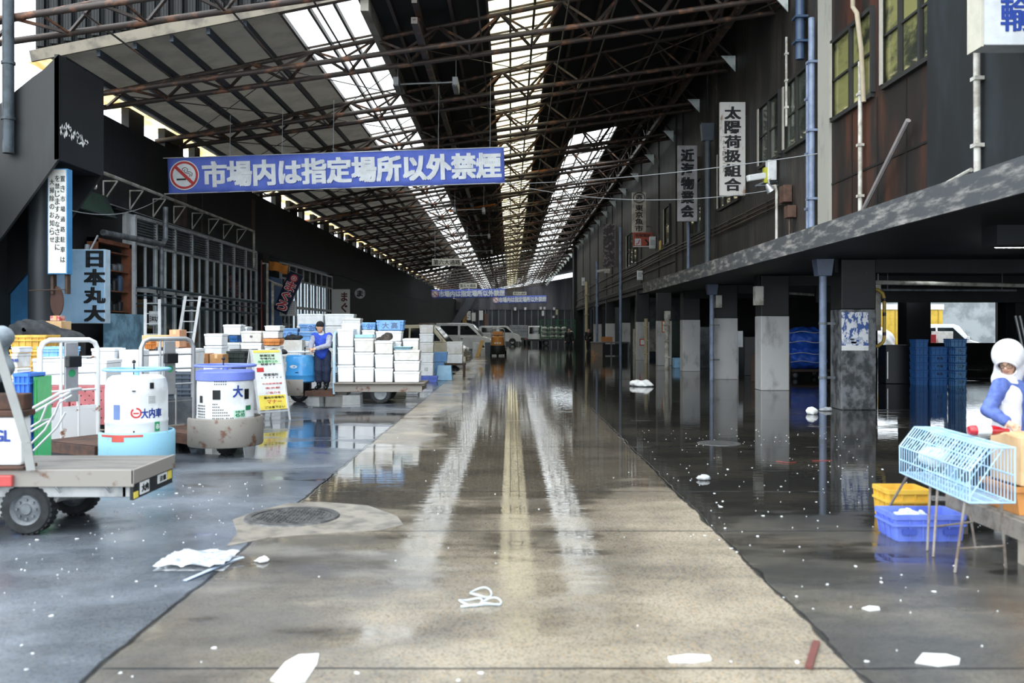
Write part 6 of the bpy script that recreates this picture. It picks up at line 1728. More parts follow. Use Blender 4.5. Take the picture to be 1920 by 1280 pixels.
# ================================================================ things round the hooded person
rk = thing('wire_rack', 'pale blue coated wire rack with pointed hoops on thin splayed legs', 'rack', (3.05, 6.02, .49))
wire_blue = M('coated_wire', '#b4d4ef', .35, 0, '#9cc4e6', 6)
Lr, sk = 1.28, .085
prof = [(0, 0), (0, .21), (.12, .365), (.30, .365), (.30, 0)]
mb = MB(); nL = 27
for i in range(nL):
    y = Lr * i / (nL - 1); dx = sk * i / (nL - 1)
    mb.tube([(x + dx, y, z) for x, z in prof], .0045 if 0 < i < nL - 1 else .007, 6, closed=True)
mb.build('hoop', wire_blue, rk)
mb = MB()
for x, z in prof + [(0, .105), (.06, .2875), (.21, .365), (.10, 0), (.20, 0), (.30, .18)]: mb.tube([(x, 0, z), (x + sk, Lr, z)], .006, 6)
mb.build('long_wire', wire_blue, rk)
mb = MB()
for i in range(9):
    y = .06 + i * .14; dx = sk * y / Lr
    mb.tube([(.0 + dx, y, .21), (.30 + dx, y + .10, .365)], .004, 5); mb.tube([(.02 + dx, y, .02), (.28 + dx, y + .06, .34)], .004, 5)
mb.build('divider', wire_blue, rk)
leg_m = M('dull_leg', '#8d8680', .5, .2, '#6e5f54', 6)
for (a, c) in (((.03, .12, 0), (-.05, .10, -.488)), ((.27, .12, 0), (.36, .22, -.488)), ((.08, .62, 0), (.0, .52, -.488)), ((.10, .78, 0), (.04, .70, -.488)), ((.32, .70, 0), (.42, .74, -.488)), ((.13, 1.22, 0), (.06, 1.62, -.488))):
    MB().tube([a, c], .0095, 8).build('leg', leg_m, rk)
MB().tube([(-.028, .108, -.33), (.332, .188, -.33)], .008, 6).build('stretcher', leg_m, rk); MB().tube([(.03, .56, -.28), (.39, .725, -.28)], .008, 6).build('stretcher', leg_m, rk)
bl = Blob(); bl.ell((0, 0, .0), (.085, .14, .07), .05).ell((.02, -.08, .01), (.065, .09, .065), .05)
mb = MB(); bl.into(mb, .014, wob=.006, wscale=26); o = mb.build('plastic_bag', M('milky_plastic', '#e4e6e2', .6, 0, '#d2d2c8', 10), smooth=70); o.location = (3.262, 7.0, .578); tag(o, 'milky white bundle lying inside the far end of the wire rack', 'bag')
# low barrow
bw = thing('barrow', 'low grey wooden barrow behind the wire rack', 'barrow', (3.59, 6.3, 0))
MB().bb(0, 1.6, 0, 1.1, .27, .315).build('deck', wood_grey, bw)
MB().bb(-.01, 1.6, -.05, 0, .17, .30).build('side_beam', wood_grey, bw); MB().bb(-.04, 0, -.05, 1.1, .17, .30).build('side_beam', wood_grey, bw)
for x, y in ((.0, .02), (1.5, .02), (.0, 1.0), (1.5, 1.0)): MB().bb(x - .02, x + .08, y - .03, y + .06, 0, .27).build('post', M('bleached_wood', '#a39a8e', .75, 0, '#7b7268', 3, (.4, .7), (3, 3, .4)), bw)
wheel(bw, (-.12, -.62, .15), .15, .11, 'X'); MB().tube([(-.12, -.62, .15), (.05, -.3, .2), (.05, .0, .22)], .02, 8).build('wheel_arm', steel_grey, bw)
oc = crate(3.57, 4.5, 6.42, .5, .317, .52, 'long orange-brown crate on the low barrow', M('orange_brown_crate', '#c98a4a', .6, 0, '#b3763c', 4), cells=False)
cb = carton(3.64, 4.17, 6.46, .42, .523, .87, 'pale brown carton with a hand hole on top of the orange-brown crate', card_light, open_=True)
MB().bb(-.20, -.12, -.213, -.208, .24, .28).build('hand_hole', dark_pl, cb)
mb = MB(); mb.bb(-.1, .22, -.214, -.209, .03, .09); mb.build('print_band', M('print_teal', '#7fb5b9', .7), cb)
bt = thing('bottle', 'glossy red bottle with a white label lying between the carton and wire rack', 'bottle', (3.50, 6.62, .905), math.radians(0))
mb = MB(); mb.lathe([(0, -.16), (.030, -.155), (.036, -.14), (.036, .03), (.030, .06), (.014, .10), (.013, .14), (0, .14)], 20, axis='X'); mb.build('glass_body', M('red_gloss', '#b8202c', .12, coat=.6), bt, smooth=40)
mb = MB(); mb.lathe([(.0368, -.10), (.0368, .0)], 20, axis='X'); mb.build('label', paper, bt, smooth=60)
crate(gx(1664, 7.7), gx(1747, 7.7), 7.7, .34, 0, gz(919, 7.7), 'yellow crate behind the blue tote on the wet floor', M('sunny_yellow', '#e2b84a', .45, 0, '#cfa23c', 3))
tt = crate(2.95, 3.52, 6.98, .38, 0, gz(966, 6.98), 'periwinkle blue tote holding ice beside the rack legs', tote_blue)
mb = MB()
for x in (-.16,): mb.bb(x - .055, x + .055, -.195, -.18, .06, .10)
mb.build('handle_recess', M('deep_periwinkle', '#4257b4', .4), tt)
mb = MB(); mb.bb(.105, .215, -.195, -.18, .06, .10)
mb.build('handle_recess', M('deep_periwinkle', '#4257b4', .4), tt)
bl = Blob(); bl.ell((0, 0, .07), (.17, .10, .12), .05).ell((-.08, .02, .13), (.08, .06, .07), .04).plane((0, 0, .001), (0, 0, -1))
mb = MB(); bl.into(mb, .014, wob=.012, wscale=30); o = mb.build('ice', M('crushed_ice', '#dfe8ee', .3, 0, '#c3d3e0', 30), smooth=60); o.location = (3.19, 7.17, .014); tag(o, 'mound of crushed ice lying in the periwinkle tote', 'ice', kind='stuff')
mb = MB(); mb.bb(3.02, 3.5, 7.0, 7.34, .012, .13); 

# ================================================================ litter on the floor
chip = M('foam_chip', '#e6e9ea', .7)
def lump(name, label, cat, px, py, r, mat, seed, group=None, flat=.45, res=None):
    Y = 1.65 * FPX / (py - CY); rr = random.Random(seed); bl = Blob()
    for i in range(4): bl.ell((rr.uniform(-.6, .6) * r, rr.uniform(-.5, .5) * r, r * flat * rr.uniform(.2, .7)), (r * rr.uniform(.4, .8), r * rr.uniform(.35, .6), r * flat * rr.uniform(.5, 1)), r * .3)
    bl.plane((0, 0, 0), (0, 0, -1)); m_ = MB(); bl.into(m_, res or r / 7, wob=r * .06, wscale=3 / r, pad=r * .2)
    o = m_.build(name, mat, smooth=60); o.location = (gx(px, Y), Y, .002); return tag(o, label, cat, group)
lump('plastic_bag', 'white plastic bag dumped on the wet lane before the standpipe', 'bag', 1203, 724, .30, chip, 1)
lump('plastic_bag', 'small white bag on the floor beside the drain pipe foot', 'bag', 1522, 776, .13, chip, 2, flat=.8)
lump('plastic_bag', 'clear plastic scrap close against the drain pipe foot', 'bag', 1548, 770, .12, M('grey_scrap', '#a3a8ad', .5), 3)
lump('paper_cup', 'crumpled white cup beside the periwinkle tote', 'cup', 1662, 992, .045, chip, 4, flat=.9)
lump('plastic_bag', 'scrunched clear wrapper on the wet floor just inside the lane seam', 'bag', 1318, 899, .07, M('clear_wrap', '#b9bfc2', .3), 5, flat=.5)
lump('slush', 'patch of white icy slush on the asphalt beside the lane seam', 'slush', 372, 1056, .22, M('white_slush', '#d3d8dc', .5, 0, '#8d949b', 14), 6, flat=.06, res=.02)['kind'] = 'stuff'
lump('paper_scrap', 'torn white scrap beside the icy slush', 'paper', 490, 1053, .06, paper, 7, flat=.35)
def sheet_on_floor(name, label, cat, pts, mat, z=.004, th=.003):
    P = []
    for px, py in pts: Y = EYE * FPX / (py - CY); P.append((gx(px, Y), Y))
    m_ = MB(); m_.prism(P, z - .003, z + th, axis='Z'); o = m_.build(name, mat); return tag(o, label, cat)
sheet_on_floor('paper_sheet', 'largest white sheet lying flat on the lane concrete near the camera', 'paper', [(507, 1276), (535, 1243), (560, 1229), (598, 1227), (594, 1246), (572, 1279), (530, 1284)], paper)
sheet_on_floor('paper_sheet', 'small white paper strip lying across the lane joint', 'paper', [(1252, 1233), (1290, 1228), (1330, 1230), (1334, 1238), (1300, 1243), (1256, 1242)], paper)
sheet_on_floor('paper_sheet', 'white sheet lying in the puddle beyond the lane seam', 'paper', [(1716, 1243), (1730, 1226), (1775, 1228), (1800, 1236), (1798, 1246), (1760, 1250)], paper)
sheet_on_floor('paper_sheet', 'narrow white strip on the damp asphalt before the puddle', 'paper', [(1616, 1141), (1630, 1137), (1648, 1139), (1650, 1144), (1630, 1146)], paper)
mb = MB(); mb.beam((1.44, 4.38, .012), (1.60, 4.74, .012), .035, .014); tag(mb.build('wood_splinter', M('red_wood', '#6d3f3a', .7)), 'reddish wood splinter lying on the lane concrete', 'splinter')
# loops of strapping
st = thing('strapping_band', 'tangle of pale plastic strapping loops lying in the lane', 'strapping', (gx(903, 5.45), 5.45, 0))
for (cx, cy, r1, r2, rot) in ((-.01, .16, .065, .09, .2), (-.065, -.02, .07, .06, -.4), (.055, -.03, .065, .055, .5)):
    R = Matrix.Rotation(rot, 3, 'Z')
    pts = [Vector((cx, cy, .014)) + R @ Vector((r1 * math.cos(2*PI*i/26), r2 * math.sin(2*PI*i/26), .010 * math.sin(4*PI*i/26))) for i in range(26)]
    MB().tube(pts, .0055, 6, closed=True).build('loop', M('clear_strap', '#cfdde6', .25), st, smooth=60)
MB().tube([(-.12, -.10, .008), (-.04, -.085, .012), (.03, -.06, .010), (.11, -.06, .008)], .0065, 6).build('loose_end', M('clear_strap', '#cfdde6'), st, smooth=60)
mb = MB(); mb.beam((-2.12, 5.9, .008), (-1.96, 6.35, .02), .03, .004); mb.beam((-1.96, 6.35, .02), (-1.89, 6.42, .03), .03, .004); tag(mb.build('ribbon', M('pale_blue_ribbon', '#b4c4de', .5)), 'pale blue plastic ribbon beside the icy slush', 'ribbon')
mb = MB(); mb.tube([(gx(1455, 11.2), 11.2, .008), (gx(1480, 11.0), 11.05, .012), (gx(1500, 11), 11.15, .004)], .003, 5); mb.tube([(gx(1525, 11.2), 11.25, .008), (gx(1565, 11.2), 11.3, .004)], .003, 5); tag(mb.build('red_string', M('red_string', '#a8463f', .7)), 'red string trailing on the black wet floor', 'string')
# foam crumbs: a few larger ones, then the fine scatter
rr = random.Random(21); base_chip = None
spots = [(1295,1005),(1322,1004),(1348,1012),(1372,1028),(1382,1035),(1470,1120),(1551,1096),(1605,1062),(1690,1078),(1420,1005),(1360,990),(1335,985),(1355,940),(1352,950),(1343,942),(1530,941),(1465,912),(1340,925),(1410,877),(1365,880),(1655,880),(1430,967),(1465,968),(1493,1118),(1525,1141),(1653,1092),(1750,1109),(1790,1061),(250,945),(303,910),(297,927),(330,925),(375,908),(460,907),(265,967),(300,950),(40,1210),(60,1225),(50,1255),(225,1262),(248,1268),(670,1262),(860,1275),(900,1262),(255,1090),(145,1010),(70,1012),(40,1068),(1495,1242),(1370,1240),(1626,1240),(95,1155),(160,956),(210,1000),(268,967),(400,1215)]
for i, (px, py) in enumerate(spots):
    Y = EYE * FPX / (py - CY); r = rr.uniform(.007, .016) * (1.3 if py < 960 else 1.0)
    if base_chip is None:
        m_ = MB(); Blob().ell((0, 0, .004), (1, .6, .25), .3).ell((.5, .3, .1), (.5, .5, .3), .3).plane((0, 0, 0), (0, 0, -1)).into(m_, .16, wob=.05, wscale=4); base_chip = m_.build('foam_crumb', chip, loc=(0, 0, 0), smooth=60); o = base_chip
    else: o = base_chip.copy(); COL.objects.link(o)
    o.location = (gx(px, Y), Y, .001); o.scale = (r, r, r); o.rotation_euler = (0, 0, rr.uniform(0, 6))
    tag(o, 'crumb of white foam lying on the wet market floor', 'foam crumb', 'foam crumbs on the floor')
m_ = MB()
for i in range(430):
    if rr.random() < .45: x, y = rr.uniform(-5.5, -2.2), rr.uniform(5.2, 9.8)
    elif rr.random() < .93: x, y = rr.uniform(1.75, 5.2), rr.uniform(4.6, 15)
    else: x, y = rr.uniform(-2, 1.6), rr.uniform(4.2, 14)
    if (2.85 < x < 3.65 and 6.85 < y < 7.5) or (-2.8 < x < -1.6 and 5.9 < y < 6.9): continue
    a = rr.uniform(0, 3); r = rr.uniform(.0015, .0045) * (1 + y * .04)
    m_.box((x, y, .003), (r * 2.2, r * 1.4, .005), Matrix.Rotation(a, 3, 'Z'))
tag(m_.build('foam_specks', chip, loc=(0, 0, 0)), 'fine scatter of white foam specks over the wet floor', 'foam specks', kind='stuff')
# manhole
mh = thing('manhole_cover', 'round iron manhole cover set in a pale concrete apron', 'manhole', (gx(548, 7.9), 7.9, 0))
iron = M('worn_iron', '#4a4b4c', .4, .4, '#6d6c6a', 12)
mb = MB(); mb.lathe([(0, .007), (.33, .007), (.335, .0)], 40); mb.build('cover_plate', iron, mh)
mb = MB(); mb.lathe([(.345, .0), (.345, .012), (.40, .012), (.41, .0)], 40); mb.build('cover_rim', iron, mh)
mb = MB(); rr = random.Random(4)
for i in range(-9, 10):
    for j in range(-9, 10):
        x, y = i * .034, j * .034
        if x * x + y * y < .30 ** 2: mb.box((x, y, .010), (.020, .020, .008), Matrix.Rotation(.6 * ((i + j) % 2) + .2, 3, 'Z'))
mb.build('tread_stud', iron, mh)
apron = [(425, 1024), (505, 1008), (560, 1003), (640, 998), (715, 994), (757, 984), (745, 968), (690, 948), (600, 941), (540, 944), (470, 962), (436, 975), (445, 1000)]
P = []
for px, py in apron: Y = EYE * FPX / (py - CY); P.append((gx(px, Y), Y))
m_ = MB(); m_.prism(P, -.002, .006, axis='Z'); struct(m_.build('floor_apron', M('pale_concrete', '#8d867b', .30, 0, '#67635d', 4.5, (.4, .65), bump=.3, bscale=60), bevel=.003), 'pale concrete apron around the manhole', 'floor')
mh.location.z = .006
m_ = MB(); Y = 11.3; m_.lathe([(0, .006), (.3, .006), (.31, 0)], 32, (gx(1348, 13.0), 13.0, 0)); o = m_.build('manhole_cover', iron); tag(o, 'dark manhole cover in the black wet floor beyond the lane seam', 'manhole')
# ================================================================ vehicles
def van(label, loc, rz, L, H, W, low, up, body, belt, glass_polys, ins, wind, wheels_x, name='van', two=None, sliding=None):
    t = thing(name, label, 'van', loc, rz)
    b = MB(); b.prism(low, -W/2, W/2, 'Y'); o = b.build('lower_body', two or body, t, bevel=.05)
    b = MB(); b.prism(up, -W/2 + .01, W/2 - .01, 'Y', inset=[ins if z > belt + .2 else 0 for x, z in up]); b.build('cabin', body, t, bevel=.04)
    ztop = max(z for x, z in up)
    for k, pl in enumerate(glass_polys):
        g = MB(); yy = lambda z: -W/2 + .01 + ins * (z - belt) / (ztop - belt) - .006
        g.add([(x, yy(z), z) for x, z in pl], [tuple(range(len(pl)))]); g.add([(x, -yy(z), z) for x, z in pl], [tuple(range(len(pl)))])
        g.build('side_window', car_black, t)
    (x0, z0), (x1, z1) = wind
    nx, nz = (z1 - z0), -(x1 - x0); n = math.hypot(nx, nz); sgn = 1 if nx > 0 else -1
    d = (sgn * nx / n * .012, sgn * nz / n * .012)
    g = MB(); g.add([(x0 + d[0], -W/2 + .1, z0 + d[1]), (x0 + d[0], W/2 - .1, z0 + d[1]), (x1 + d[0], W/2 - .1 - ins, z1 + d[1]), (x1 + d[0], -W/2 + .1 + ins, z1 + d[1])], [(0, 1, 2, 3)]); g.build('windscreen', car_black, t)
    for x in wheels_x:
        for y in (-W/2 + .08, W/2 - .08): wheel(t, (x, y, .29), .29, .17, 'Y', 'wheel', alu)
        a = MB()
        for y in (-W/2 - .004, W/2 + .004): a.add([(x + .36 * math.cos(PI * i / 12), y, .29 + .36 * math.sin(PI * i / 12)) for i in range(13)], [tuple(range(13))])
        a.build('wheel_arch', dark_pl, t)
    zb = .52
    for s in (-1, 1):
        m_ = MB(); m_.box((L - .10, s * (W/2 - .22), zb + .22), (.22, .26, .16), Matrix.Rotation(.35, 3, 'Y')); m_.build('headlamp', M('headlamp', '#c9d0d3', .12), t, bevel=.03)
        m_ = MB(); m_.box((wind[0][0] - .25, s * (W/2 + .09), belt + .12), (.09, .16, .16)); m_.build('mirror', body, t, bevel=.02)
    m_ = MB(); m_.bb(L - .06, L + .05, -W/2 + .02, W/2 - .02, .22, .46); m_.build('bumper', body, t, bevel=.03)
    m_ = MB(); m_.bb(L + .045, L + .058, -.16, .16, .30, .40); m_.build('licence_plate', paper_yellow if two else paper, t)
    m_ = MB()
    for (x, z0_, z1_) in (sliding or ()): m_.bb(x - .008, x + .008, -W/2 - .004, -W/2 + .01, z0_, z1_)
    if sliding:
        m_.bb(sliding[0][0] + .1, sliding[0][0] + .26, -W/2 - .02, -W/2, belt - .18, belt - .13)
        m_.build('door_seam', dark_pl, t)
    return t
car_black = M('car_window', '#161b1e', .06, 0, '#232a2e', 1.2)
cream_car = M('cream_car_paint', '#d9d1b8', .25, 0, '#cdc5ac', 2, coat=.5)
white_car = M('white_car_paint', '#d5d8da', .25, 0, '#c6c9cb', 2, coat=.5)
van('cream minivan parked behind the foam box stacks', (-5.22, 39.2, 0), math.radians(-7), 3.4, 1.78, 1.48,
    [(0, .24), (0, 1.02), (2.62, 1.04), (3.12, .93), (3.36, .74), (3.4, .24)], [(.0, 1.02), (.08, 1.66), (.25, 1.78), (1.75, 1.80), (2.05, 1.72), (2.66, 1.03)], cream_car, 1.02,
    [[(.22, 1.10), (.30, 1.62), (1.0, 1.65), (1.0, 1.10)], [(1.08, 1.10), (1.08, 1.65), (1.78, 1.66), (1.98, 1.60), (2.40, 1.10)]], .13, ((2.68, 1.05), (2.10, 1.70)), (.62, 2.70), name='minivan', sliding=((1.04, .4, 1.02),))
van('white delivery van parked beyond the cream minivan', (-5.75, 59.0, 0), math.radians(-4), 4.7, 1.98, 1.69,
    [(0, .3), (0, 1.12), (3.95, 1.14), (4.45, 1.0), (4.66, .8), (4.7, .3)], [(0, 1.12), (.08, 1.86), (.3, 1.97), (3.0, 1.98), (3.3, 1.90), (3.98, 1.13)], white_car, 1.12,
    [[(.35, 1.22), (.35, 1.78), (1.2, 1.80), (1.2, 1.22)], [(1.32, 1.22), (1.32, 1.80), (2.45, 1.80), (2.45, 1.22)], [(2.6, 1.22), (2.6, 1.80), (3.1, 1.80), (3.75, 1.22)]], .14, ((4.0, 1.16), (3.33, 1.88)), (.85, 3.85), name='van', sliding=((2.52, .4, 1.12), (1.26, .4, 1.12)))
van('white van seen behind the grey box truck', (-3.2, 92.0, 0), math.radians(-3), 4.3, 1.9, 1.69,
    [(0, .3), (0, 1.12), (3.6, 1.14), (4.05, 1.0), (4.26, .8), (4.3, .3)], [(0, 1.12), (.08, 1.78), (.3, 1.88), (2.7, 1.9), (3.0, 1.82), (3.62, 1.13)], white_car, 1.12,
    [[(.35, 1.22), (.35, 1.7), (1.9, 1.72), (1.9, 1.22)], [(2.0, 1.22), (2.0, 1.72), (2.8, 1.72), (3.4, 1.22)]], .14, ((3.65, 1.16), (3.03, 1.8)), (.85, 3.45), name='van')
# orange turret truck and things round it
t5, d5 = turret('orange turret truck with a black bumper facing the camera', (gx(933, 54.2), 54.4, 0), -PI/2, M('orange_paint', '#d08a3e', .4), dark_pl, M('black_bumper', '#1b1e20', .5), lo=.5, hi=1.15, r=.37, bump=(.08, .62, .44), xb=-1.1, bed=(1.6, 1.1, .44), gate=(.8, 1.62))
MB().bb(-.9, -.6, -.32, .32, .3, 1.45).build('battery_case', M('orange_paint', '#d08a3e'), t5, bevel=.02)
mb = MB()
for k in range(3): mb.bb(.37, .378, -.2 + k * .15, -.1 + k * .15, .72, .80)
mb.build('lamp_panel', paper, d5)
column(886, 899, 52.0, [655, 642], 'at the foot of the white delivery van', .5)
column(900, 913, 52.4, [652], 'leaning next to the grey bin by the van', .5)
mb = MB(); mb.beam((gx(895, 51.4), 51.2, .02), (gx(904, 51.4), 51.8, .95), .22, .03); tag(mb.build('plank', M('yellow_plank', '#c29a5c', .7)), 'yellowish plank leaning against the foam boxes by the white van', 'plank')
mb = MB(); mb.box((gx(914.5, 51.5), 51.6, .42), (.32, .4, .84), taper=.85); tag(mb.build('waste_bin', M('slate_bin', '#4d565e', .5)), 'slate grey bin beside the orange turret truck', 'bin')
# grey box truck seen from behind
bt_ = thing('box_truck', 'small grey box truck seen from behind far down the lane', 'truck', (gx(972, 93), 93.2, 0))
MB().bb(-.92, .92, 0, 2.6, .62, 1.95).build('cargo_box', M('grey_box', '#9a9fa6', .45, 0, '#868b92', 2), bt_, bevel=.03)
mb = MB()
for z in (.95, 1.3, 1.62): mb.bb(-.9, .9, -.012, 0, z - .015, z + .015)
mb.bb(-.012, .012, -.012, 0, .62, 1.95); mb.build('shutter_line', steel_grey, bt_)
MB().bb(-.85, .85, .05, 4.2, .42, .62).build('chassis', dark_pl, bt_); MB().bb(-.72, .72, 2.7, 4.2, .5, 1.75).build('cab', white_car, bt_, bevel=.06)
for s in (-1, 1): MB().bb(s * .75 - .12, s * .75 + .12, -.03, .03, .48, .58).build('tail_lamp', M('tail_red', '#c2504e'), bt_)
for s in (-1, 1):
    for y in (.7, 3.5): wheel(bt_, (s * .68, y, .28), .28, .17, 'X', 'wheel')
# white cab truck
ct = thing('flatbed_truck', 'white cab-over truck parked beside the green caged load', 'truck', (gx(1003, 89), 88.2, 0))
mb = MB(); mb.prism([(0, .45), (0, 1.05), (.22, 1.85), (1.5, 1.88), (1.5, .45)], -.68, .68, 'X'); mb.v = [(p[0], p[1], p[2]) for p in mb.v]; mb.build('cab', white_car, ct, bevel=.05)
mb = MB(); mb.add([(-.58, .0, 1.10), (.58, .0, 1.10), (.54, .19, 1.74), (-.54, .19, 1.74)], [(0, 1, 2, 3)]); mb.v = [(x, y - .012, z) for x, y, z in mb.v]; mb.build('windscreen', car_black, ct)
MB().bb(-.7, .7, -.06, .1, .4, .58).build('bumper', dark_pl, ct, bevel=.02)
for s in (-1, 1): MB().bb(s * .48 - .12, s * .48 + .12, -.02, .04, .68, .84).build('headlamp', M('headlamp', '#c9d0d3'), ct)
MB().bb(-.7, .7, 1.55, 4.6, .6, .72).build('bed', steel_grey, ct)
for s in (-1, 1):
    for y in (.6, 3.8): wheel(ct, (s * .58, y, .28), .28, .17, 'X', 'wheel')
# green caged load
gt = thing('cage_truck', 'truck bed caged in green mesh and filled with pale sacks', 'truck', (gx(1046, 85), 85, 0))
gm = M('green_cage', '#2f6b4a', .5)
MB().bb(-1.62, 1.62, 0, 2.2, .5, .66).build('bed', dark_pl, gt)
mb = MB()
for x in (-1.6, -.8, 0, .8, 1.6):
    for y in (0, 2.2): mb.bb(x - .035, x + .035, y - .035, y + .035, .66, 2.45)
for z in (.75, 1.3, 1.9, 2.42):
    for y in (0, 2.2): mb.bb(-1.6, 1.6, y - .025, y + .025, z - .025, z + .025)
    for x in (-1.6, 1.6): mb.bb(x - .025, x + .025, 0, 2.2, z - .025, z + .025)
mb.build('cage', gm, gt)
for s in (-1, 1):
    for x in (-1.1, 1.1): wheel(gt, (x, 1.1 + s * .85, .27), .27, .18, 'Y', 'wheel')
rs = random.Random(8); k = 0
for row, z in enumerate((.67, 1.05, 1.43)):
    for i in range(5 if row < 2 else 4):
        bl = Blob(); bl.ell((0, 0, .19), (.29, .40, .18), .05).ell((rs.uniform(-.1, .1), 0, .24), (.2, .3, .14), .05).plane((0, 0, .015), (0, 0, -1)).plane((0, 0, .375), (0, 0, 1))
        mb = MB(); bl.into(mb, .04, wob=.012, wscale=9); o = mb.build('sack', M('pale_sack', '#cfd2cc', .8, 0, '#a9aea8', 6), loc=(0, 0, 0), smooth=60); o.location = (gx(1046, 85) - 1.23 + i * .615, 85.75, z - .012); tag(o, 'pale plastic sack inside the green mesh cage', 'sack', 'pale sacks in the green cage')

# ================================================================ goods and fittings under the canopy
def blue_stack(px0, px1, Y, n, ytop, ctx, mat, mark_rows, seed):
    z = 0; top = gz(ytop, Y); h = top / n
    for i in range(n):
        crate(gx(px0, Y) + .004, gx(px1, Y) - .004, Y, .42, z + .001, z + h - .002, 'blue crate, %s in the stack %s' % (ORD(i, n), ctx), mat, group='blue crates under the canopy', rim=M('deep_rim_blue', '#2f6ab4', .45),
              mark=((mark_rows[i], M('stencil_ink', '#1a2638', .6), .18, .09, .5) if i in mark_rows else None)); z += h
blue_stack(1716, 1742, 26.3, 6, 636, 'farthest from the hooded person', M('deep_crate_blue', '#3f86cf', .4), {}, 1)
blue_stack(1743, 1779, 26.2, 5, 650, 'in the middle of three', M('mid_crate_blue', '#4690dc', .4), {1: '魚魚', 2: '市場', 3: '魚魚'}, 2)
blue_stack(1781, 1814, 25.9, 6, 635, 'that is palest, nearest the hooded person', M('pale_crate_blue', '#7ab8ee', .4), {0: 'ロロP', 1: 'マルニ', 2: 'ロロP', 3: 'マルニ', 4: 'マルニ'}, 3)
# blue tarpaulin cart
tc = thing('hand_cart', 'low cart carrying a load wrapped in blue tarpaulin', 'cart', (9.85, 29.6, 0))
MB().bb(-.65, .65, 0, 1.5, .22, .3).build('deck', wood_dark, tc)
for x in (-.5, .5):
    for y in (.2, 1.3): wheel(tc, (x, y, .11), .11, .07, 'Y', 'wheel')
tarp = M('blue_tarpaulin', '#2a63d6', .45, 0, '#2253b8', 3)
bl = Blob(); bl.ell((0, .75, .62), (.66, .72, .36), .1).ell((-.05, .8, 1.25), (.62, .66, .42), .12).cap((-.3, .7, .6), (.35, .7, .6), .3, .3, .15).cap((-.35, .8, 1.4), (.3, .8, 1.45), .22, .2, .15).plane((0, 0, .302), (0, 0, -1))
mb = MB(); bl.into(mb, .035, wob=.022, wscale=7); o = mb.build('tarpaulin_load', tarp, loc=(0, 0, 0), smooth=70); o.location = (9.85, 29.6, 0); tag(o, 'bulky load under royal blue tarpaulin bound with pale ropes', 'load')
mb = MB()
for z, r in ((.55, .70), (.82, .66), (1.20, .66), (1.52, .60)): mb.tube([(r * 1.02 * math.cos(2*PI*i/30), .77 + r * 1.08 * math.sin(2*PI*i/30), z + .03 * math.sin(i)) for i in range(30)], .012, 5, closed=True)
mb.build('rope', rope_m, o)
# downpipes at the pillars
for (x, y, lab, r, zt) in ((6.36, 18.45, 'blue-grey drain pipe with a hopper head at the poster pillar', .075, 2.72), (6.42, 28.9, 'slim blue-grey drain pipe with a hopper head between pale-footed pillars', .075, 2.72)):
    d = thing('downpipe', lab, 'pipe', (x, y, 0))
    MB().tube([(0, 0, 0), (0, 0, zt)], r, 12).build('pipe', pvc, d, smooth=40)
    MB().box((0, 0, zt + .16), (.36, .32, .34), taper=.78).build('hopper_head', M('hopper_grey', '#5f6c84', .4), d, bevel=.01)
    mb = MB()
    for z in (.62, 1.72): mb.lathe([(r + .012, z), (r + .012, z + .05)], 12); mb.bb(0, .25, -.012, .012, z, z + .05)
    mb.build('pipe_clip', steel_grey, d)
# poster and notices
pos = thing('poster', 'blue and white harbour photograph poster on the dirty pillar', 'poster', (6.68 + .27, 18.285, gz(657, 18.3)))
w_, h_ = .54, gz(585, 18.3) - gz(657, 18.3)
MB().bb(-w_/2, w_/2, 0, .006, 0, h_).build('print', M('poster_print', '#e2e5ea', .6, 0, '#3c5c9c', 9, (.48, .54), (1, 1, .6)), pos)
MB().bb(-w_/2, w_/2, -.004, 0, 0, .10).build('white_margin', paper, pos)
mb = MB(); rs = random.Random(2)
for i in range(12): mb.bb(-.25 + rs.random() * .4, -.2 + rs.random() * .4, -.003, 0, .12 + i * .012, .13 + i * .012 + rs.random() * .05)
mb.build('printed_roof', M('roof_grey_print', '#b9c3d4', .6), pos)
for x, y, z0, z1, w_, fr, lab in ((6.55, 39.98, 1.45, 1.98, .36, M('orange_frame', '#c0703c', .6), 'white notice in an orange frame on the short pillar'), (6.56, 46.68, .75, 1.10, .42, M('red_frame', '#c04a44', .6), 'white notice in a red frame low on a pillar')):
    n_ = thing('notice', lab, 'notice', (x + .3, y, z0)); MB().bb(-w_/2, w_/2, -.012, 0, 0, z1 - z0).build('frame', fr, n_); MB().bb(-w_/2 + .05, w_/2 - .05, -.02, -.012, .05, z1 - z0 - .05).build('sheet', paper, n_)
for x, y, z0, z1, w_, lab in ((6.66, 29.07, 2.3, 2.7, .2, 'cream switch box high beside the slim drain pipe'), (6.53, 23.875, 2.25, 2.75, .22, 'white cabinet high on the edge of a pale-footed pillar'), (7.525, 18.85, 1.6, 2.55, .27, 'grey electric cabinet behind the poster pillar'), (6.9, 39.875, 2.05, 2.4, .25, 'white box above the orange-framed notice')):
    mb = MB(); mb.bb(x - w_/2, x + w_/2, y - .12, y + .12, z0, z1); tag(mb.build('switch_box', pipe_white, bevel=.01), lab, 'switch box')
gp_ = thing('gas_pipe', 'yellow bent pipe banded in black beside the poster pillar', 'pipe', (7.4, 18.6, 0))
MB().tube([(0, 0, 2.45), (.14, 0, 2.44), (.24, 0, 2.36), (.27, 0, 2.25), (.27, 0, 1.45), (.24, 0, 1.36), (.14, 0, 1.28), (0, 0, 1.27)], .035, 10).build('pipe', M('pipe_yellow', '#c9a94a', .45, 0, '#a78a38', 5), gp_, smooth=40)
mb = MB()
for z in (1.5, 1.9, 2.2): mb.lathe([(.037, z), (.037, z + .07)], 12, (.27, 0, 0))
mb.build('black_band', dark_pl, gp_)
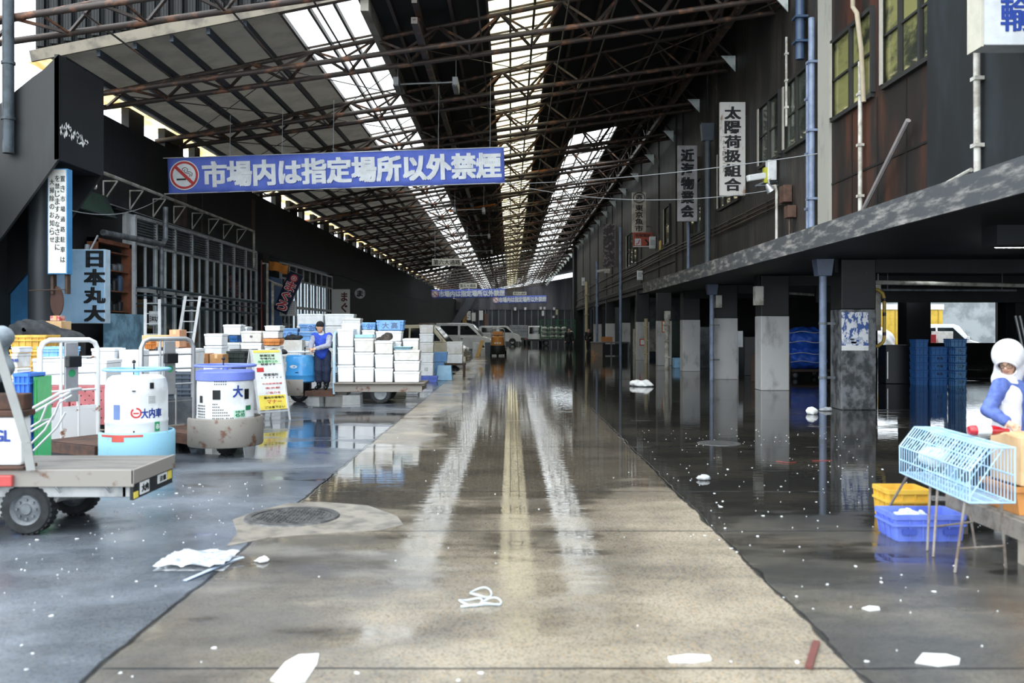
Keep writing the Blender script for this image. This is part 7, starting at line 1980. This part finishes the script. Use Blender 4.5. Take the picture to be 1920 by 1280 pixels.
# clutter glimpsed between the pillars
mb = MB(); mb.bb(7.0, 7.35, 36.3, 36.8, 0, .42); o = mb.build('tub', lightblue, bevel=.02); o.location = (gx(1267, 38), 37.6, 0); tag(o, 'pale blue tub on the floor before the short pillar', 'tub')
ctr = thing('counter', 'long steel-topped counter with a scuffed end before the stalls', 'counter', (5.7, 53, 0))
MB().bb(-.95, 1.3, 0, 1.0, .78, .84).build('counter_top', steel_grey, ctr, bevel=.01); MB().bb(-.92, -.3, .05, .95, 0, .78).build('end_panel', M('scuffed_brown', '#6f6459', .6, 0, '#a8754a', 3, (.55, .65)), ctr); MB().bb(-.3, 1.25, .12, .95, .05, .7).build('under_shelf', dark_void, ctr)
for x in (.2, 1.2): MB().bb(x - .04, x + .04, .02, .1, 0, .78).build('leg', steel_grey, ctr)
mb = MB(); mb.bb(5.35, 6.0, 53.2, 53.6, .842, 1.14); tag(mb.build('wooden_box', M('orange_wood', '#a9713f', .7), bevel=.01), 'orange wooden box on the long counter', 'box')
rs = random.Random(31)
stuff = [('storage_cabinet', 7.6, 9.2, 37.5, 38.3, 1.7, steel_grey, 'steel storage cabinet in the dim stall behind the short pillar'), ('storage_cabinet', 8.2, 9.6, 31.8, 32.6, 1.35, dark_pl, 'black storage cabinet behind the blue tarpaulin cart'), ('workbench', 7.5, 8.5, 27.5, 28.3, .85, wood_dark, 'dark timber workbench between two pale-footed pillars'), ('storage_cabinet', 7.8, 9.5, 45.5, 46.2, 2.0, M('dim_green', '#3c4b46', .6), 'dim green cabinet behind the red-framed notice'), ('storage_cabinet', 7.7, 9.0, 56, 57, 1.6, pipe_white, 'off-white cabinet behind the long counter')]
for nm, x0, x1, y0, y1, h, m_, lab in stuff:
    t = thing(nm, lab, 'cabinet' if 'cab' in nm else 'workbench', ((x0+x1)/2, (y0+y1)/2, 0)); w, d = x1 - x0, y1 - y0
    MB().bb(-w/2, w/2, -d/2, d/2, 0, h).build('carcass', m_, t, bevel=.01)
    for s in (-1, 1):
        dd = MB().bb(s * w/4 - w/4 + .02, s * w/4 + w/4 - .02, -d/2 - .02, -d/2, .08, h - .06).build('door', m_, t); MB().bb(s * .06 - .015, s * .06 + .015, -d/2 - .04, -d/2 - .02, h * .45, h * .6).build('handle', alu, dd)
foam_box(7.65, 8.05, 27.55, .4, .852, 1.1, 'white foam box on the dark timber workbench')
carton(8.1, 8.45, 27.55, .4, .852, 1.2, 'orange-brown carton on the dark timber workbench', card)
mb = MB(); mb.bb(7.65, 8.0, 31.2, 31.25, 1.0, 1.55); mb.bb(7.8, 7.85, 31.2, 31.25, 0, 1.0); tag(mb.build('notice_stand', alu), 'pale framed notice stand in the dim stall', 'notice')
# bicycle-like clutter: dark crates on the floor of the stalls
for i, (x, y) in enumerate(((7.5, 33.2), (7.4, 42.5), (7.45, 43.4), (7.6, 49.5), (7.5, 50.6))):
    crate(x, x + .6, y, .42, 0, .34, 'dark crate on the stall floor behind the pillars', M('dark_crate', '#2b3a48', .5), group='dark crates on the stall floor')
cab = thing('display_case', 'black freezer case standing deep under the canopy', 'freezer', (11.5, 27.2, 0))
MB().bb(-.36, .36, -.3, .3, 0, 1.15).build('case', dark_pl, cab, bevel=.02); MB().bb(-.33, -.30, -.32, -.30, .15, .95).build('handle', alu_bright, cab)
# strip lights under the canopy
tube_glow = glow_mat('tube_light', (.92, .97, 1, 1), 14.0)
for i, (px0, px1, py, Y) in enumerate(((1640, 1696, 527, 25.2), (1682, 1730, 543, 30.0), (1866, 1924, 462, 14.6), (1745, 1775, 500, 21.0))):
    z = gz(py, Y); z = min(z, 3.0)
    t = thing('strip_lamp', 'lit fluorescent tube under the canopy, %s from the poster pillar' % NTH[(0, 1, 3, 2)[i]], 'lamp', (gx((px0+px1)/2, Y), Y, z)); w = gx(px1, Y) - gx(px0, Y)
    MB().tube([(-w/2, 0, 0), (w/2, 0, 0)], .022, 10).build('tube', tube_glow, t); MB().bb(-w/2, w/2, -.04, .04, .025, 3.045 - z).build('lamp_housing', pipe_dark, t)
# pipes and ducts under the soffit
for i, (p, q, r) in enumerate((((7.6, 20.5, 2.7), (16, 23.6, 2.7), .05), ((9.2, 23.0, 2.62), (13, 23.3, 2.62), .03), ((7.4, 26.5, 2.72), (11.4, 31, 2.72), .04))):
    mb = MB(); mb.tube([p, q], r, 8); 
    for f in (.1, .9): c = Vector(p).lerp(Vector(q), f); mb.tube([c, (c.x, c.y, 3.045)], .012, 5)
    tag(mb.build('overhead_pipe', pipe_white if i != 1 else pipe_grey), 'pale pipe hung under the canopy slab, %s inwards from the lane' % NTH[i], 'pipe')
mb = MB(); mb.tube([(14.6, 25.2, 0.02), (14.28, 25.42, 2.0)], .045, 8); mb.tube([(14.48, 25.2, 0.02), (14.16, 25.42, 2.0)], .045, 8); tag(mb.build('leaning_poles', alu), 'pair of metal poles leaning by the palest blue crates', 'poles')
tb = thing('table', 'rough wooden table in the dark behind the hooded person', 'table', (13.9, 24.2, 0))
MB().bb(-.5, .7, -.3, .3, .95, 1.02).build('table_top', wood_dark, tb)
for x in (-.45, .65):
    for y in (-.25, .25): MB().bb(x - .05, x + .05, y - .05, y + .05, 0, .95).build('leg', wood_dark, tb)

# ================================================================ yard seen through the openings
yt = thing('delivery_truck', 'yellow-bodied delivery truck in the yard behind the openings', 'truck', (19.2, 47.4, 0))
MB().bb(-1.2, 3.4, 0, 2.0, .8, 2.62).build('cargo_body', M('mustard_body', '#c9a83a', .5, 0, '#b5942f', 2), yt); MB().bb(-1.25, 3.45, -.05, 2.05, 2.62, 2.9).build('roof_band', paper, yt); MB().bb(-1.2, 3.4, .2, 1.8, .5, .8).build('chassis', dark_pl, yt)
mb = MB()
for i in range(6): mb.bb(-.6 + i * .75, -.55 + i * .75, -.03, 0, .8, 2.62)
mb.build('body_rib', M('mustard_rib', '#a88a2e', .5), yt)
for x in (-.4, 2.6): wheel(yt, (x, .1, .36), .36, .2, 'Y', 'wheel')
bl = Blob(); bl.ell((0, 0, .8), (.55, .4, .85), .1).ell((.1, 0, .4), (.6, .42, .45), .1).plane((0, 0, .01), (0, 0, -1))
mb = MB(); bl.into(mb, .06, wob=.03, wscale=5); o = mb.build('sack', M('big_bag', '#d9dadb', .8), loc=(0, 0, 0), smooth=60); o.location = (17.9, 43.5, 0); tag(o, 'big white bulk sack in the yard by the narrow opening', 'sack')
mb = MB(); mb.bb(19.3, 20.0, 42.6, 43.2, .0, 1.35); tag(mb.build('waste_bin', M('red_bin', '#a93238', .5)), 'red bin in the yard behind the wide opening', 'bin')
mb = MB(); mb.bb(20.2, 20.9, 42.8, 43.5, 0, 1.5); tag(mb.build('pallet_load', foam_old), 'white wrapped pallet load in the yard', 'pallet load')
mb = MB(); mb.bb(8, 45, 58, 58.4, 0, 3.6); struct(mb.build('wall_yard', M('yard_wall', '#8f969a', .7, 0, '#6d7478', .8)), 'grey wall across the yard', 'wall')
van('pale grey van parked in the yard behind the wide opening', (19.7, 45.0, 0), 0, 3.4, 1.85, 1.48,
    [(0, .3), (0, 1.05), (2.8, 1.07), (3.2, .95), (3.38, .75), (3.4, .3)], [(0, 1.05), (.08, 1.72), (.25, 1.84), (2.0, 1.85), (2.3, 1.75), (2.82, 1.06)], white_car, 1.05,
    [[(.25, 1.12), (.3, 1.65), (1.1, 1.67), (1.1, 1.12)], [(1.2, 1.12), (1.2, 1.67), (1.95, 1.67), (2.5, 1.12)]], .13, ((2.85, 1.08), (2.33, 1.72)), (.62, 2.75), name='van')
# far wall notices
for i, (px, py0, py1, c) in enumerate(((871, 582, 606, M('ochre_notice', '#b08a4a', .6)), (879, 583, 600, paper), (888, 586, 602, paper), (902, 582, 600, paper), (912, 588, 610, M('brown_notice', '#6d4c38', .6)), (966, 576, 582, paper), (985, 576, 581, paper), (1014, 575, 580, paper), (1021, 575, 580, paper), (1039, 576, 581, paper), (1044, 580, 590, M('cream_notice', '#c9bfa2', .6)), (1018, 582, 592, paper), (1038, 592, 596, paper), (815, 588, 596, M('pink_notice', '#b98f92', .6)))):
    Y = 164.9; w = (9 if py1 - py0 > 12 else 5) / FPX * Y
    mb = MB(); mb.bb(gx(px, Y) - w * .4, gx(px, Y) + w * .4, Y - .05, Y + .105 + (.19 if gz((py0+py1)/2, Y) < 5 else 0), gz(py1, Y), gz(py0, Y)); o = mb.build('notice_board', c); tag(o, 'notice board on the far end wall of the hall', 'notice', 'notices on the far end wall')
